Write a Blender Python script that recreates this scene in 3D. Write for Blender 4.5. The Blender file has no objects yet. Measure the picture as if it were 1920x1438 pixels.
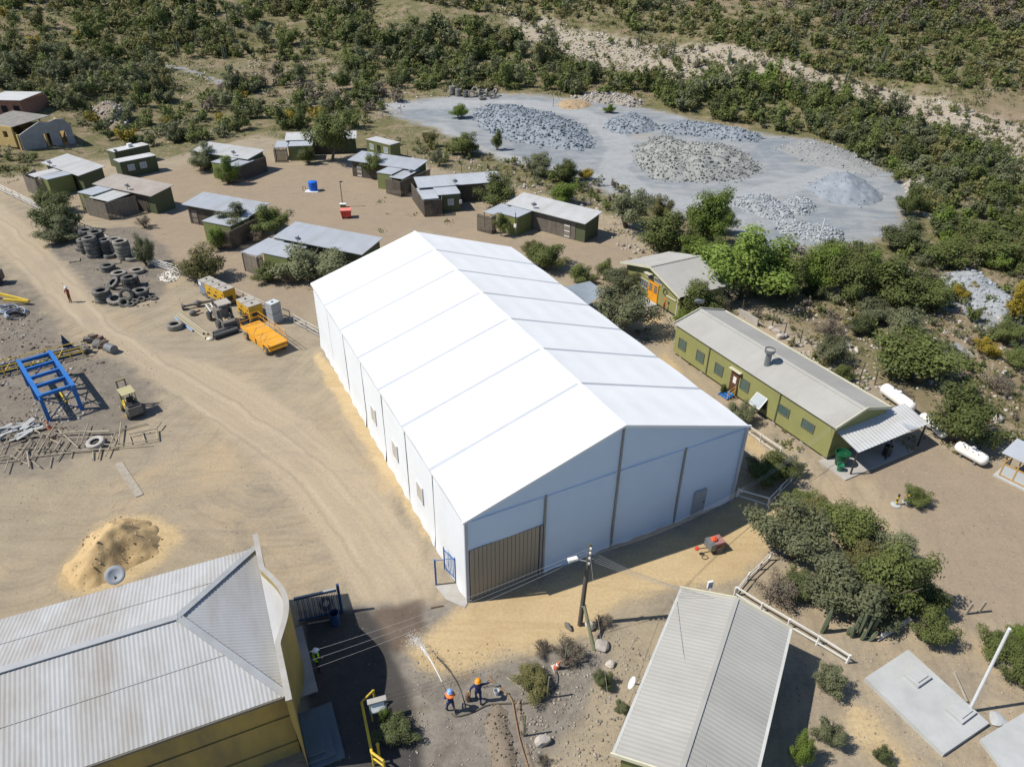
import bpy, bmesh, math, random
import numpy as np
from mathutils import Vector, Matrix

SC = bpy.context.scene
COL = SC.collection
random.seed(7)
RNG = np.random.default_rng(11)

# ------------------------------------------------------------------ camera
FPX, CAM_H, PITCH, ROLL = 1350.0, 34.45, math.radians(32.347), math.radians(0.6185)
cam_data = bpy.data.cameras.new("camera")
cam = bpy.data.objects.new("camera", cam_data)
COL.objects.link(cam)
cam_data.sensor_fit = 'HORIZONTAL'
cam_data.sensor_width = 36.0
cam_data.lens = FPX / 1920.0 * 36.0
cam_data.clip_start = 0.5
cam_data.clip_end = 3000.0
cam.matrix_world = (Matrix.Translation((0, 0, CAM_H)) @ Matrix.Rotation(math.pi / 2 - PITCH, 4, 'X')
                    @ Matrix.Rotation(ROLL, 4, 'Z'))
SC.camera = cam

# ------------------------------------------------------------------ sky and sun
SUN_EL, SUN_AZ = math.radians(52.0), math.radians(9.0)   # light travels towards +x, a little +y
world = bpy.data.worlds.new("World")
SC.world = world
world.use_nodes = True
wn = world.node_tree.nodes
wn.clear()
sky = wn.new('ShaderNodeTexSky')
sky.sky_type = 'NISHITA'
sky.sun_disc = False
sky.sun_elevation = SUN_EL
sky.sun_rotation = math.radians(261.0)
sky.altitude = 800
sky.air_density = 1.0
sky.dust_density = 0.3
sky.ozone_density = 2.5
bg = wn.new('ShaderNodeBackground')
bg.inputs['Strength'].default_value = 0.095
wo = wn.new('ShaderNodeOutputWorld')
world.node_tree.links.new(sky.outputs[0], bg.inputs[0])
world.node_tree.links.new(bg.outputs[0], wo.inputs[0])
sun_data = bpy.data.lights.new("sun", 'SUN')
sun_data.energy = 4.2
sun_data.angle = math.radians(0.5)
sun_data.color = (1.0, 0.945, 0.85)
sun = bpy.data.objects.new("sun", sun_data)
COL.objects.link(sun)
_ld = Vector((math.cos(SUN_AZ) * math.cos(SUN_EL), math.sin(SUN_AZ) * math.cos(SUN_EL), -math.sin(SUN_EL)))
sun.rotation_euler = _ld.to_track_quat('-Z', 'Y').to_euler()
sun.location = (-40, 0, 80)

vs = SC.view_settings
vs.view_transform = 'Standard'
vs.look = 'None'
vs.gamma = 1.0
vs.exposure = 0.5
vs.use_curve_mapping = False
SC.render.engine = 'CYCLES'
SC.cycles.max_bounces = 5
SC.cycles.diffuse_bounces = 2
SC.cycles.volume_bounces = 0
SC.cycles.glossy_bounces = 2
SC.cycles.transmission_bounces = 4
SC.cycles.transparent_max_bounces = 6
SC.cycles.use_denoising = True

# ------------------------------------------------------------------ terrain and picking points of the place
_C, _S = math.cos(PITCH), math.sin(PITCH)
_CR, _SR = math.cos(ROLL), math.sin(ROLL)


def vnoise(x, y, seed=0.0):
    """cheap smooth value noise, numpy"""
    x = np.asarray(x, float); y = np.asarray(y, float)
    xi = np.floor(x); yi = np.floor(y)
    xf = x - xi; yf = y - yi
    xf = xf * xf * (3 - 2 * xf); yf = yf * yf * (3 - 2 * yf)

    def h(a, b):
        t = np.sin(a * 127.1 + b * 311.7 + seed * 74.7) * 43758.5453
        return t - np.floor(t)
    return ((h(xi, yi) * (1 - xf) + h(xi + 1, yi) * xf) * (1 - yf) +
            (h(xi, yi + 1) * (1 - xf) + h(xi + 1, yi + 1) * xf) * yf) * 2 - 1


def height(x, y):
    x = np.asarray(x, float); y = np.asarray(y, float)
    u = y + 0.35 * x - 172.0
    w = 14.0
    ramp = np.where(u > 100, u, w * np.log1p(np.exp(np.clip(u / w, -20, 20))))
    far = np.clip((u + 25) / 60, 0, 1)
    h = 0.20 * ramp + 0.10 * np.clip(u - 90, 0, 400)
    h = h + far * (2.2 * vnoise(x / 34, y / 34, 1) + 0.8 * vnoise(x / 13, y / 13, 2) + 0.3 * vnoise(x / 5, y / 5, 3))
    rough = np.clip((y + 0.3 * x - 78) / 25, 0, 1)
    h = h + rough * (1 - far) * (0.10 * vnoise(x / 9, y / 9, 4))
    # the left side runs up gently as well
    h = h + 0.10 * np.clip(-x - 75, 0, 300) * np.clip((y - 95) / 40, 0, 1)
    # the hillside behind goes over a ridge
    return h


def _vn(x, y, seed):
    xi = math.floor(x); yi = math.floor(y)
    xf = x - xi; yf = y - yi
    xf = xf * xf * (3 - 2 * xf); yf = yf * yf * (3 - 2 * yf)

    def h(a, b):
        t = math.sin(a * 127.1 + b * 311.7 + seed * 74.7) * 43758.5453
        return t - math.floor(t)
    return ((h(xi, yi) * (1 - xf) + h(xi + 1, yi) * xf) * (1 - yf) + (h(xi, yi + 1) * (1 - xf) + h(xi + 1, yi + 1) * xf) * yf) * 2 - 1


def hz(x, y):
    """the same terrain height for one point"""
    u = y + 0.35 * x - 172.0
    h = 0.20 * (u if u > 100 else 14.0 * math.log1p(math.exp(max(-20.0, min(20.0, u / 14.0))))) + 0.10 * max(0.0, min(400.0, u - 90))
    far = max(0.0, min(1.0, (u + 25) / 60))
    if far > 0:
        h += far * (2.2 * _vn(x / 34, y / 34, 1) + 0.8 * _vn(x / 13, y / 13, 2) + 0.3 * _vn(x / 5, y / 5, 3))
    rough = max(0.0, min(1.0, (y + 0.3 * x - 78) / 25))
    if rough > 0 and far < 1:
        h += rough * (1 - far) * 0.10 * _vn(x / 9, y / 9, 4)
    return h + 0.10 * max(0.0, min(300.0, -x - 75)) * max(0.0, min(1.0, (y - 95) / 40))


def ray(px, py):
    a, b = px - 960.0, py - 719.0
    u = _CR * a + _SR * b
    v = -_SR * a + _CR * b
    return Vector((u, _C * FPX - _S * v, -_S * FPX - _C * v))


def at(px, py, z=0.0):
    """the point of the place at height z seen at photo pixel px, py"""
    d = ray(px, py)
    t = (z - CAM_H) / d.z
    return Vector((d.x * t, d.y * t, z))


def G(px, py):
    """the point on the terrain seen at photo pixel px, py"""
    d = ray(px, py)
    d = d / math.hypot(d.x, d.y)
    t = max(12.0, (CAM_H - 90.0) / d.z if d.z < 0 else 12.0)
    t = max(12.0, 0.30 * CAM_H / max(-d.z, 1e-3))
    while t < 700:
        z = CAM_H + d.z * t
        if z < hz(d.x * t, d.y * t):
            lo, hi = t - 2.0, t
            for _ in range(22):
                m = (lo + hi) / 2
                if CAM_H + d.z * m < hz(d.x * m, d.y * m):
                    hi = m
                else:
                    lo = m
            t = hi
            break
        t += 2.0
    return Vector((d.x * t, d.y * t, hz(d.x * t, d.y * t)))


def proj(x, y, z):
    x = np.asarray(x, float); y = np.asarray(y, float); z = np.asarray(z, float) - CAM_H
    dep = y * _C - z * _S
    u = FPX * x / dep
    v = -FPX * (y * _S + z * _C) / dep
    return 960 + _CR * u - _SR * v, 719 + _SR * u + _CR * v, dep


def dist(p):
    return p.y * _C - (p.z - CAM_H) * _S


def mpp(p):
    """metres per photo pixel at a point"""
    return dist(p) / FPX


# ------------------------------------------------------------------ materials
MATS = {}


def _n(nt, typ, **kw):
    nd = nt.nodes.new(typ)
    for k, v in kw.items():
        if k in nd.inputs:
            nd.inputs[k].default_value = v
        else:
            setattr(nd, k, v)
    return nd


def srgb(r, g, b):
    def f(c):
        c /= 255.0
        return c / 12.92 if c <= 0.04045 else ((c + 0.055) / 1.055) ** 2.4
    return (f(r), f(g), f(b))


def mat(name, col, rough=0.7, metal=0.0, var=0.12, scale=1.5, bump=0.0, bscale=20.0, dirt=None, dirt_amt=0.0,
        dirt_scale=0.6, spec=0.3, objvar=0.0, coord='Object', dirt_vec=None):
    """principled material whose colour is broken up by two noises, with optional dirt colour and fine relief"""
    if name in MATS:
        return MATS[name]
    m = bpy.data.materials.new(name)
    m.use_nodes = True
    nt = m.node_tree
    bs = nt.nodes['Principled BSDF']
    bs.inputs['Roughness'].default_value = rough
    bs.inputs['Metallic'].default_value = metal
    bs.inputs['Specular IOR Level'].default_value = spec
    tc = _n(nt, 'ShaderNodeTexCoord')
    n1 = _n(nt, 'ShaderNodeTexNoise', Scale=scale, Detail=5.0, Roughness=0.65)
    nt.links.new(tc.outputs[coord], n1.inputs['Vector'])
    rmp = _n(nt, 'ShaderNodeMapRange')
    rmp.inputs['From Min'].default_value = 0.25
    rmp.inputs['From Max'].default_value = 0.75
    rmp.inputs['To Min'].default_value = 1 - var
    rmp.inputs['To Max'].default_value = 1 + var
    nt.links.new(n1.outputs['Fac'], rmp.inputs['Value'])
    mul = _n(nt, 'ShaderNodeVectorMath', operation='SCALE')
    mul.inputs[0].default_value = col[:3]
    nt.links.new(rmp.outputs[0], mul.inputs['Scale'])
    out = mul.outputs[0]
    if objvar:
        oi = _n(nt, 'ShaderNodeObjectInfo')
        r2 = _n(nt, 'ShaderNodeMapRange')
        r2.inputs['To Min'].default_value = 1 - objvar
        r2.inputs['To Max'].default_value = 1 + objvar
        nt.links.new(oi.outputs['Random'], r2.inputs['Value'])
        m2 = _n(nt, 'ShaderNodeVectorMath', operation='SCALE')
        nt.links.new(out, m2.inputs[0])
        nt.links.new(r2.outputs[0], m2.inputs['Scale'])
        out = m2.outputs[0]
    if dirt is not None:
        n2 = _n(nt, 'ShaderNodeTexNoise', Scale=dirt_scale, Detail=7.0, Roughness=0.7)
        if dirt_vec:
            mpv = _n(nt, 'ShaderNodeMapping')
            mpv.inputs['Scale'].default_value = dirt_vec
            nt.links.new(tc.outputs[coord], mpv.inputs['Vector'])
            nt.links.new(mpv.outputs[0], n2.inputs['Vector'])
        else:
            nt.links.new(tc.outputs[coord], n2.inputs['Vector'])
        r3 = _n(nt, 'ShaderNodeMapRange')
        r3.inputs['From Min'].default_value = 0.42
        r3.inputs['From Max'].default_value = 0.70
        r3.inputs['To Max'].default_value = dirt_amt
        nt.links.new(n2.outputs['Fac'], r3.inputs['Value'])
        mx = _n(nt, 'ShaderNodeMix', data_type='RGBA')
        nt.links.new(r3.outputs[0], mx.inputs['Factor'])
        nt.links.new(out, mx.inputs['A'])
        mx.inputs['B'].default_value = (*dirt[:3], 1)
        out = mx.outputs['Result']
    nt.links.new(out, bs.inputs['Base Color'])
    if bump:
        nb = _n(nt, 'ShaderNodeTexNoise', Scale=bscale, Detail=6.0, Roughness=0.7)
        nt.links.new(tc.outputs[coord], nb.inputs['Vector'])
        bp = _n(nt, 'ShaderNodeBump', Strength=bump, Distance=0.05)
        nt.links.new(nb.outputs['Fac'], bp.inputs['Height'])
        nt.links.new(bp.outputs[0], bs.inputs['Normal'])
    MATS[name] = m
    return m


# ------------------------------------------------------------------ mesh helpers
class MB:
    """collects faces of one part"""

    def __init__(s):
        s.v = []; s.f = []; s.mi = []; s.cur = 0

    def add(s, vs_, fs):
        o = len(s.v)
        s.v.extend([tuple(p) for p in vs_])
        for f in fs:
            s.f.append(tuple(o + i for i in f)); s.mi.append(s.cur)
        return s

    def quad(s, a, b, c, d):
        return s.add([a, b, c, d], [(0, 1, 2, 3)])

    def poly(s, pts):
        return s.add(pts, [tuple(range(len(pts)))])

    def box(s, c, size, rz=0.0, R=None):
        hx, hy, hz_ = size[0] / 2, size[1] / 2, size[2] / 2
        M = R if R is not None else Matrix.Rotation(rz, 3, 'Z')
        c = Vector(c)
        vs_ = [c + M @ Vector((sx * hx, sy * hy, sz * hz_)) for sz in (-1, 1) for sy in (-1, 1) for sx in (-1, 1)]
        return s.add(vs_, [(0, 2, 3, 1), (4, 5, 7, 6), (0, 1, 5, 4), (2, 6, 7, 3), (0, 4, 6, 2), (1, 3, 7, 5)])

    def box2(s, lo, hi):
        return s.box([(a + b) / 2 for a, b in zip(lo, hi)], [abs(b - a) for a, b in zip(lo, hi)])

    def beam(s, p0, p1, w, h, up=(0, 0, 1)):
        p0 = Vector(p0); p1 = Vector(p1)
        d = p1 - p0
        L = d.length
        d.normalize()
        upv = Vector(up)
        if abs(d.dot(upv)) > 0.97:
            upv = Vector((1, 0, 0))
        sx = d.cross(upv).normalized()
        uz = sx.cross(d).normalized()
        R = Matrix((d, -sx, uz)).transposed()
        return s.box((p0 + p1) / 2, (L, w, h), R=R)

    def tube(s, pts, r, n=8, caps=True, closed=False):
        pts = [Vector(p) for p in pts]
        rr = r if isinstance(r, (list, tuple)) else [r] * len(pts)
        rings = []
        N = len(pts)
        prev = None
        for i, p in enumerate(pts):
            if closed:
                t = (pts[(i + 1) % N] - pts[i - 1])
            else:
                t = pts[min(i + 1, N - 1)] - pts[max(i - 1, 0)]
            t.normalize()
            if prev is None:
                a = Vector((0, 0, 1)) if abs(t.z) < 0.9 else Vector((1, 0, 0))
                u = t.cross(a).normalized()
            else:
                u = (prev - t * prev.dot(t))
                u = u.normalized() if u.length > 1e-6 else t.orthogonal().normalized()
            prev = u
            w = t.cross(u)
            rings.append([p + (u * math.cos(2 * math.pi * k / n) + w * math.sin(2 * math.pi * k / n)) * rr[i] for k in range(n)])
        vs_ = [q for ring in rings for q in ring]
        fs = []
        for i in range(N if closed else N - 1):
            j = (i + 1) % N
            for k in range(n):
                fs.append((i * n + k, i * n + (k + 1) % n, j * n + (k + 1) % n, j * n + k))
        if caps and not closed:
            fs.append(tuple(range(n - 1, -1, -1)))
            fs.append(tuple((N - 1) * n + k for k in range(n)))
        return s.add(vs_, fs)

    def lathe(s, prof, n=20, c=(0, 0, 0), R=None, caps=True):
        """prof: list of (r, z)"""
        c = Vector(c)
        M = R if R is not None else Matrix.Identity(3)
        vs_ = []
        for r, z in prof:
            for k in range(n):
                a = 2 * math.pi * k / n
                vs_.append(c + M @ Vector((r * math.cos(a), r * math.sin(a), z)))
        fs = []
        for i in range(len(prof) - 1):
            for k in range(n):
                fs.append((i * n + k, i * n + (k + 1) % n, (i + 1) * n + (k + 1) % n, (i + 1) * n + k))
        if caps:
            fs.append(tuple(range(n - 1, -1, -1)))
            fs.append(tuple((len(prof) - 1) * n + k for k in range(n)))
        return s.add(vs_, fs)

    def slab(s, pts, t):
        """flat polygon pts given thickness t downwards"""
        n = len(pts)
        P = [Vector(p) for p in pts]
        Q = [p - Vector((0, 0, t)) for p in P]
        fs = [tuple(range(n)), tuple(range(2 * n - 1, n - 1, -1))]
        for i in range(n):
            j = (i + 1) % n
            fs.append((i, i + n, j + n, j))
        return s.add(P + Q, fs)

    def plate(s, pts, nrm, t):
        """polygon with thickness t behind it (against nrm)"""
        n = len(pts)
        nv = Vector(nrm).normalized() * t
        P = [Vector(p) for p in pts]
        Q = [p - nv for p in P]
        fs = [tuple(range(n)), tuple(range(2 * n - 1, n - 1, -1))]
        for i in range(n):
            j = (i + 1) % n
            fs.append((i, i + n, j + n, j))
        return s.add(P + Q, fs)

    def mesh(s, name, mats, smooth=False):
        me = bpy.data.meshes.new(name)
        me.from_pydata(s.v, [], s.f)
        if not isinstance(mats, (list, tuple)):
            mats = [mats]
        for m_ in mats:
            me.materials.append(m_)
        if len(mats) > 1:
            me.polygons.foreach_set('material_index', s.mi)
        bm = bmesh.new()
        bm.from_mesh(me)
        bmesh.ops.recalc_face_normals(bm, faces=bm.faces)
        bm.to_mesh(me)
        bm.free()
        if smooth:
            me.polygons.foreach_set('use_smooth', [True] * len(me.polygons))
        me.update()
        return me

    def build(s, name, mats, parent=None, smooth=False, kind=None, label=None):
        me = s.mesh(name, mats, smooth)
        o = bpy.data.objects.new(name, me)
        COL.objects.link(o)
        if parent is not None:
            o.parent = parent
        if kind:
            o['kind'] = kind
        if label:
            o['label'] = label
        return o


def obj(name, me, parent=None, loc=(0, 0, 0), rz=0.0, sc=None):
    o = bpy.data.objects.new(name, me)
    COL.objects.link(o)
    o.location = loc
    o.rotation_euler = (0, 0, rz)
    if sc is not None:
        o.scale = (sc, sc, sc) if isinstance(sc, (int, float)) else sc
    if parent is not None:
        o.parent = parent
    return o


def tag(o, label, cat, group=None):
    o['label'] = label
    o['category'] = cat
    if group:
        o['group'] = group
    return o


def thing(name, label, cat, loc=(0, 0, 0), rz=0.0, group=None):
    o = bpy.data.objects.new(name, None)
    COL.objects.link(o)
    o.empty_display_size = 0.3
    o.location = loc
    o.rotation_euler = (0, 0, rz)
    return tag(o, label, cat, group)


def struct(o):
    o['kind'] = 'structure'
    return o


def copy_tree(o, parent=None):
    c = o.copy()
    COL.objects.link(c)
    c.parent = parent
    for ch in [k for k in bpy.data.objects if k.parent == o]:
        copy_tree(ch, c)
    return c


def corr(mb, O, U, V, L, vmax, pitch=0.17, amp=0.025, thick=0.0, vmin=None, sub=4):
    """corrugated sheet: origin O, unit U along the eave, unit V up the slope; vmax(u) may vary (hips)"""
    O = Vector(O); U = Vector(U).normalized(); V = Vector(V).normalized()
    N = U.cross(V).normalized()
    n = max(2, int(L / pitch * sub))
    vs_ = []
    for i in range(n + 1):
        u = L * i / n
        ph = (i % sub) / sub
        a = amp * math.cos(2 * math.pi * ph)
        v1 = vmax(u) if callable(vmax) else vmax
        v0 = (vmin(u) if callable(vmin) else (vmin or 0.0))
        vs_.append(O + U * u + V * v0 + N * a)
        vs_.append(O + U * u + V * max(v1, v0 + 0.001) + N * a)
    mb.add(vs_, [(2 * i, 2 * i + 2, 2 * i + 3, 2 * i + 1) for i in range(n)])
    return mb


def text_mesh(s, size):
    cu = bpy.data.curves.new('lettering', 'FONT')
    cu.body = s
    cu.size = size
    cu.extrude = 0.0
    cu.align_x = 'CENTER'
    cu.align_y = 'CENTER'
    o = bpy.data.objects.new('lettering', cu)
    COL.objects.link(o)
    bpy.context.view_layer.update()
    dg = bpy.context.evaluated_depsgraph_get()
    me = bpy.data.meshes.new_from_object(o.evaluated_get(dg))
    bpy.data.objects.remove(o)
    bpy.data.curves.remove(cu)
    return me
# ================================================================== GROUND
def W2(px_list):
    out = []
    for p in px_list:
        g = G(*p)
        out.append((g.x, g.y))
    return np.array(out)


def sdf(X, Y, poly):
    """signed distance to a polygon, positive inside"""
    n = len(poly)
    d = np.full(X.shape, 1e9)
    ins = np.zeros(X.shape, bool)
    for i in range(n):
        x0, y0 = poly[i]; x1, y1 = poly[(i + 1) % n]
        ex, ey = x1 - x0, y1 - y0
        t = np.clip(((X - x0) * ex + (Y - y0) * ey) / (ex * ex + ey * ey + 1e-9), 0, 1)
        d = np.minimum(d, np.hypot(X - x0 - t * ex, Y - y0 - t * ey))
        c = ((y0 > Y) != (y1 > Y)) & (X < (x1 - x0) * (Y - y0) / (y1 - y0 + 1e-12) + x0)
        ins ^= c
    return np.where(ins, d, -d)


def polydist(X, Y, line):
    """distance to a polyline, and distance along it"""
    d = np.full(X.shape, 1e9); al = np.zeros(X.shape); lat = np.zeros(X.shape)
    acc = 0
    for i in range(len(line) - 1):
        x0, y0 = line[i]; x1, y1 = line[i + 1]
        ex, ey = x1 - x0, y1 - y0
        L = math.hypot(ex, ey)
        t = np.clip(((X - x0) * ex + (Y - y0) * ey) / (L * L), 0, 1)
        dd = np.hypot(X - x0 - t * ex, Y - y0 - t * ey)
        s = np.sign((X - x0) * ey - (Y - y0) * ex)
        k = dd < d
        d = np.where(k, dd, d); al = np.where(k, acc + t * L, al); lat = np.where(k, s * dd, lat)
        acc += L
    return d, al, lat


def line_grid(lo, hi, step, far_lo, far_hi, g=1.13):
    a = list(np.arange(lo, hi + step / 2, step))
    s = step
    x = a[-1]
    while x < far_hi:
        s *= g; x += s; a.append(x)
    s = step
    x = a[0]
    b = []
    while x > far_lo:
        s *= g; x -= s; b.append(x)
    return np.array(b[::-1] + a)


gx = line_grid(-58, 62, 0.55, -620, 640)
gy = np.concatenate([line_grid(14, 95, 0.55, -160, 96)[:-0 or None]])
ys = [gy[-1]]
s_ = 0.6
while ys[-1] < 900:
    if ys[-1] > 250:
        s_ *= 1.12
    elif s_ < 1.6:
        s_ *= 1.03
    ys.append(ys[-1] + s_)
gy = np.concatenate([gy, np.array(ys[1:])])
GX, GY = np.meshgrid(gx, gy)
GZ = height(GX, GY)

ROAD = W2([(0, 474), (55, 520), (100, 572), (190, 640), (300, 715), (420, 810), (520, 905), (600, 1000), (650, 1090),
           (690, 1140), (800, 1120), (815, 1090), (770, 1000), (690, 890), (590, 800), (480, 720), (390, 680), (290, 655),
           (215, 605), (160, 545), (110, 490), (60, 432), (0, 380), (-120, 300), (-220, 300)])
ROADC = W2([(-60, 390), (0, 428), (60, 480), (115, 545), (180, 608), (260, 675), (380, 745), (500, 825), (600, 910),
            (680, 1000), (730, 1080), (760, 1150), (800, 1300)])
SAND = W2([(800, 1195), (880, 1138), (960, 1118), (1060, 1090), (1180, 1045), (1300, 1000), (1400, 935), (1470, 950), (1440, 1010),
           (1380, 1075), (1290, 1095), (1180, 1115), (1090, 1175), (1010, 1205), (930, 1232), (870, 1255), (820, 1250), (770, 1220)])
SAND2 = W2([(596, 655), (640, 700), (700, 800), (760, 900), (820, 1010), (800, 1020), (735, 920), (670, 820), (610, 720), (585, 670)])
SAND3 = W2([(1195, 600), (1235, 585), (1270, 620), (1258, 660), (1300, 720), (1400, 800), (1470, 870), (1440, 880), (1300, 770), (1215, 680), (1240, 650)])
SAND4 = W2([(1580, 1300), (1640, 1310), (1760, 1438), (1700, 1500), (1600, 1400), (1560, 1340)])
SAND5 = W2([(95, 1085), (140, 1030), (180, 982), (225, 962), (290, 962), (345, 985), (350, 1010), (320, 1050), (260, 1085), (215, 1110), (150, 1125), (100, 1115)])
YARDR = W2([(1560, 900), (1640, 870), (1740, 830), (1920, 900), (2050, 960), (2000, 1180), (1800, 1160), (1740, 1090), (1700, 960), (1640, 900)])
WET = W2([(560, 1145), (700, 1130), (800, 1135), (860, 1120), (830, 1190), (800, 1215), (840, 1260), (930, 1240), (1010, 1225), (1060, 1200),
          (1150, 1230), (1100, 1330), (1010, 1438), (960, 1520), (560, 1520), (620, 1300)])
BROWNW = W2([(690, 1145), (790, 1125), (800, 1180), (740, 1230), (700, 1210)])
DARKL = W2([(0, 500), (60, 540), (110, 600), (150, 660), (260, 690), (320, 760), (260, 800), (160, 860), (60, 900), (0, 900), (-200, 850), (-200, 520)])
DARKT = W2([(110, 430), (260, 425), (330, 480), (300, 560), (190, 575), (150, 520), (90, 470)])
QUARRY = W2([(715, 198), (800, 186), (950, 178), (1080, 188), (1210, 205), (1330, 235), (1440, 255), (1520, 265), (1600, 290), (1660, 325),
             (1700, 350), (1690, 400), (1680, 440), (1560, 460), (1440, 470), (1380, 430), (1250, 395), (1150, 360), (1060, 330),
             (950, 300), (880, 270), (820, 240), (750, 220)])
QUARRY2 = W2([(1760, 520), (1830, 515), (1900, 560), (1960, 600), (1880, 640), (1800, 590), (1740, 560)])
QUARRY3 = W2([(1740, 640), (1800, 640), (1830, 665), (1780, 680)])
HUTY = W2([(0, 350), (140, 330), (290, 330), (420, 290), (560, 310), (700, 310), (860, 380), (1000, 440), (1150, 440), (1210, 470), (1100, 520),
           (980, 470), (780, 430), (600, 540), (560, 600), (420, 560), (320, 500), (240, 420), (120, 380)])
PALE = W2([(930, -6), (985, 22), (1060, 48), (1180, 72), (1300, 82), (1400, 86), (1480, 112), (1600, 148), (1720, 178), (1930, 236), (1930, 318), (1800, 262), (1690, 226),
           (1500, 182), (1340, 160), (1200, 138), (1040, 106), (960, 60)])
TRACK = W2([(1745, 190), (1790, 205), (1840, 240), (1900, 275), (1960, 290)])
TRACK2 = W2([(930, -5), (965, 25), (990, 55)])
TRACK3 = W2([(1330, 85), (1400, 105), (1440, 118)])
PATHL = W2([(300, 122), (345, 130), (400, 150), (450, 163), (480, 170)])


COURT_SHADE = W2([(565, 1150), (690, 1140), (735, 1215), (765, 1290), (790, 1380), (800, 1470), (600, 1480), (575, 1300)])
QTRK = W2([(715, 200), (860, 195), (1000, 196), (1090, 212), (1140, 240), (1165, 280), (1150, 320), (1200, 365), (1330, 385), (1480, 350), (1600, 310)])
QTRK2 = W2([(820, 235), (900, 285), (1020, 312), (1150, 340), (1300, 390), (1400, 430)])


def soft(d, w):
    return np.clip(0.5 + d / w, 0, 1)


A = {}
A['road'] = soft(sdf(GX, GY, ROAD), 2.4)
d_, al_, lat_ = polydist(GX, GY, ROADC)
A['lat'] = lat_
A['along'] = al_
A['sand'] = np.maximum.reduce([soft(sdf(GX, GY, SAND) + 0.3, 3.6), 0.85 * soft(sdf(GX, GY, SAND2), 1.4), 0.7 * soft(sdf(GX, GY, SAND3), 2.0),
                               0.6 * soft(sdf(GX, GY, SAND4), 2.0), 0.8 * soft(sdf(GX, GY, SAND5), 2.2)])
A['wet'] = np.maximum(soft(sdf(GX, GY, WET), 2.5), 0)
A['court_shade'] = soft(sdf(GX, GY, COURT_SHADE), 2.0)
A['qtrk'] = np.maximum(soft(2.6 - polydist(GX, GY, QTRK)[0], 3.0), 0.8 * soft(2.0 - polydist(GX, GY, QTRK2)[0], 3.0))
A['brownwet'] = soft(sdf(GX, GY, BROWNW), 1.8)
A['dark'] = np.maximum(0.9 * soft(sdf(GX, GY, DARKL), 5.0), 0.95 * soft(sdf(GX, GY, DARKT), 3.0))
A['quarry'] = np.maximum.reduce([soft(sdf(GX, GY, QUARRY) + 0.6, 9.0), 0.85 * soft(sdf(GX, GY, QUARRY2), 3.0), 0.7 * soft(sdf(GX, GY, QUARRY3), 2.0),
                                 0.8 * soft(1.4 - polydist(GX, GY, PATHL)[0], 2.0)])
hut = soft(sdf(GX, GY, HUTY), 6.0)
yr = soft(sdf(GX, GY, YARDR), 4.0)
A['yard'] = np.maximum(hut, yr)
A['pale'] = np.maximum.reduce([0.9 * soft(sdf(GX, GY, PALE), 10.0), 1.1 * soft(1.5 - polydist(GX, GY, TRACK)[0], 2.0),
                               1.1 * soft(1.2 - polydist(GX, GY, TRACK2)[0], 2.0), 1.1 * soft(1.2 - polydist(GX, GY, TRACK3)[0], 2.0)])
# natural scrub ground: right bank and everything beyond the huts
yard_all = W2([(-300, 330), (0, 335), (160, 300), (300, 300), (480, 255), (600, 270), (760, 300), (960, 350), (1200, 420), (1240, 480), (1420, 560),
               (1600, 690), (1760, 800), (1960, 870)])
poly = np.vstack([yard_all, [[120, 30], [90, -150], [-300, -150], [-300, 60]]])
A['scrub'] = soft(-sdf(GX, GY, poly), 7.0) * (1 - 0.9 * A['quarry'])

CX = 0.25 * (GX[:-1, :-1] + GX[1:, :-1] + GX[:-1, 1:] + GX[1:, 1:])
CY = 0.25 * (GY[:-1, :-1] + GY[1:, :-1] + GY[:-1, 1:] + GY[1:, 1:])
reg = np.zeros(CX.shape, int)
reg[sdf(CX, CY, ROAD) > 0] = 1
reg[sdf(CX, CY, QUARRY) > 0] = 2


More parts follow.
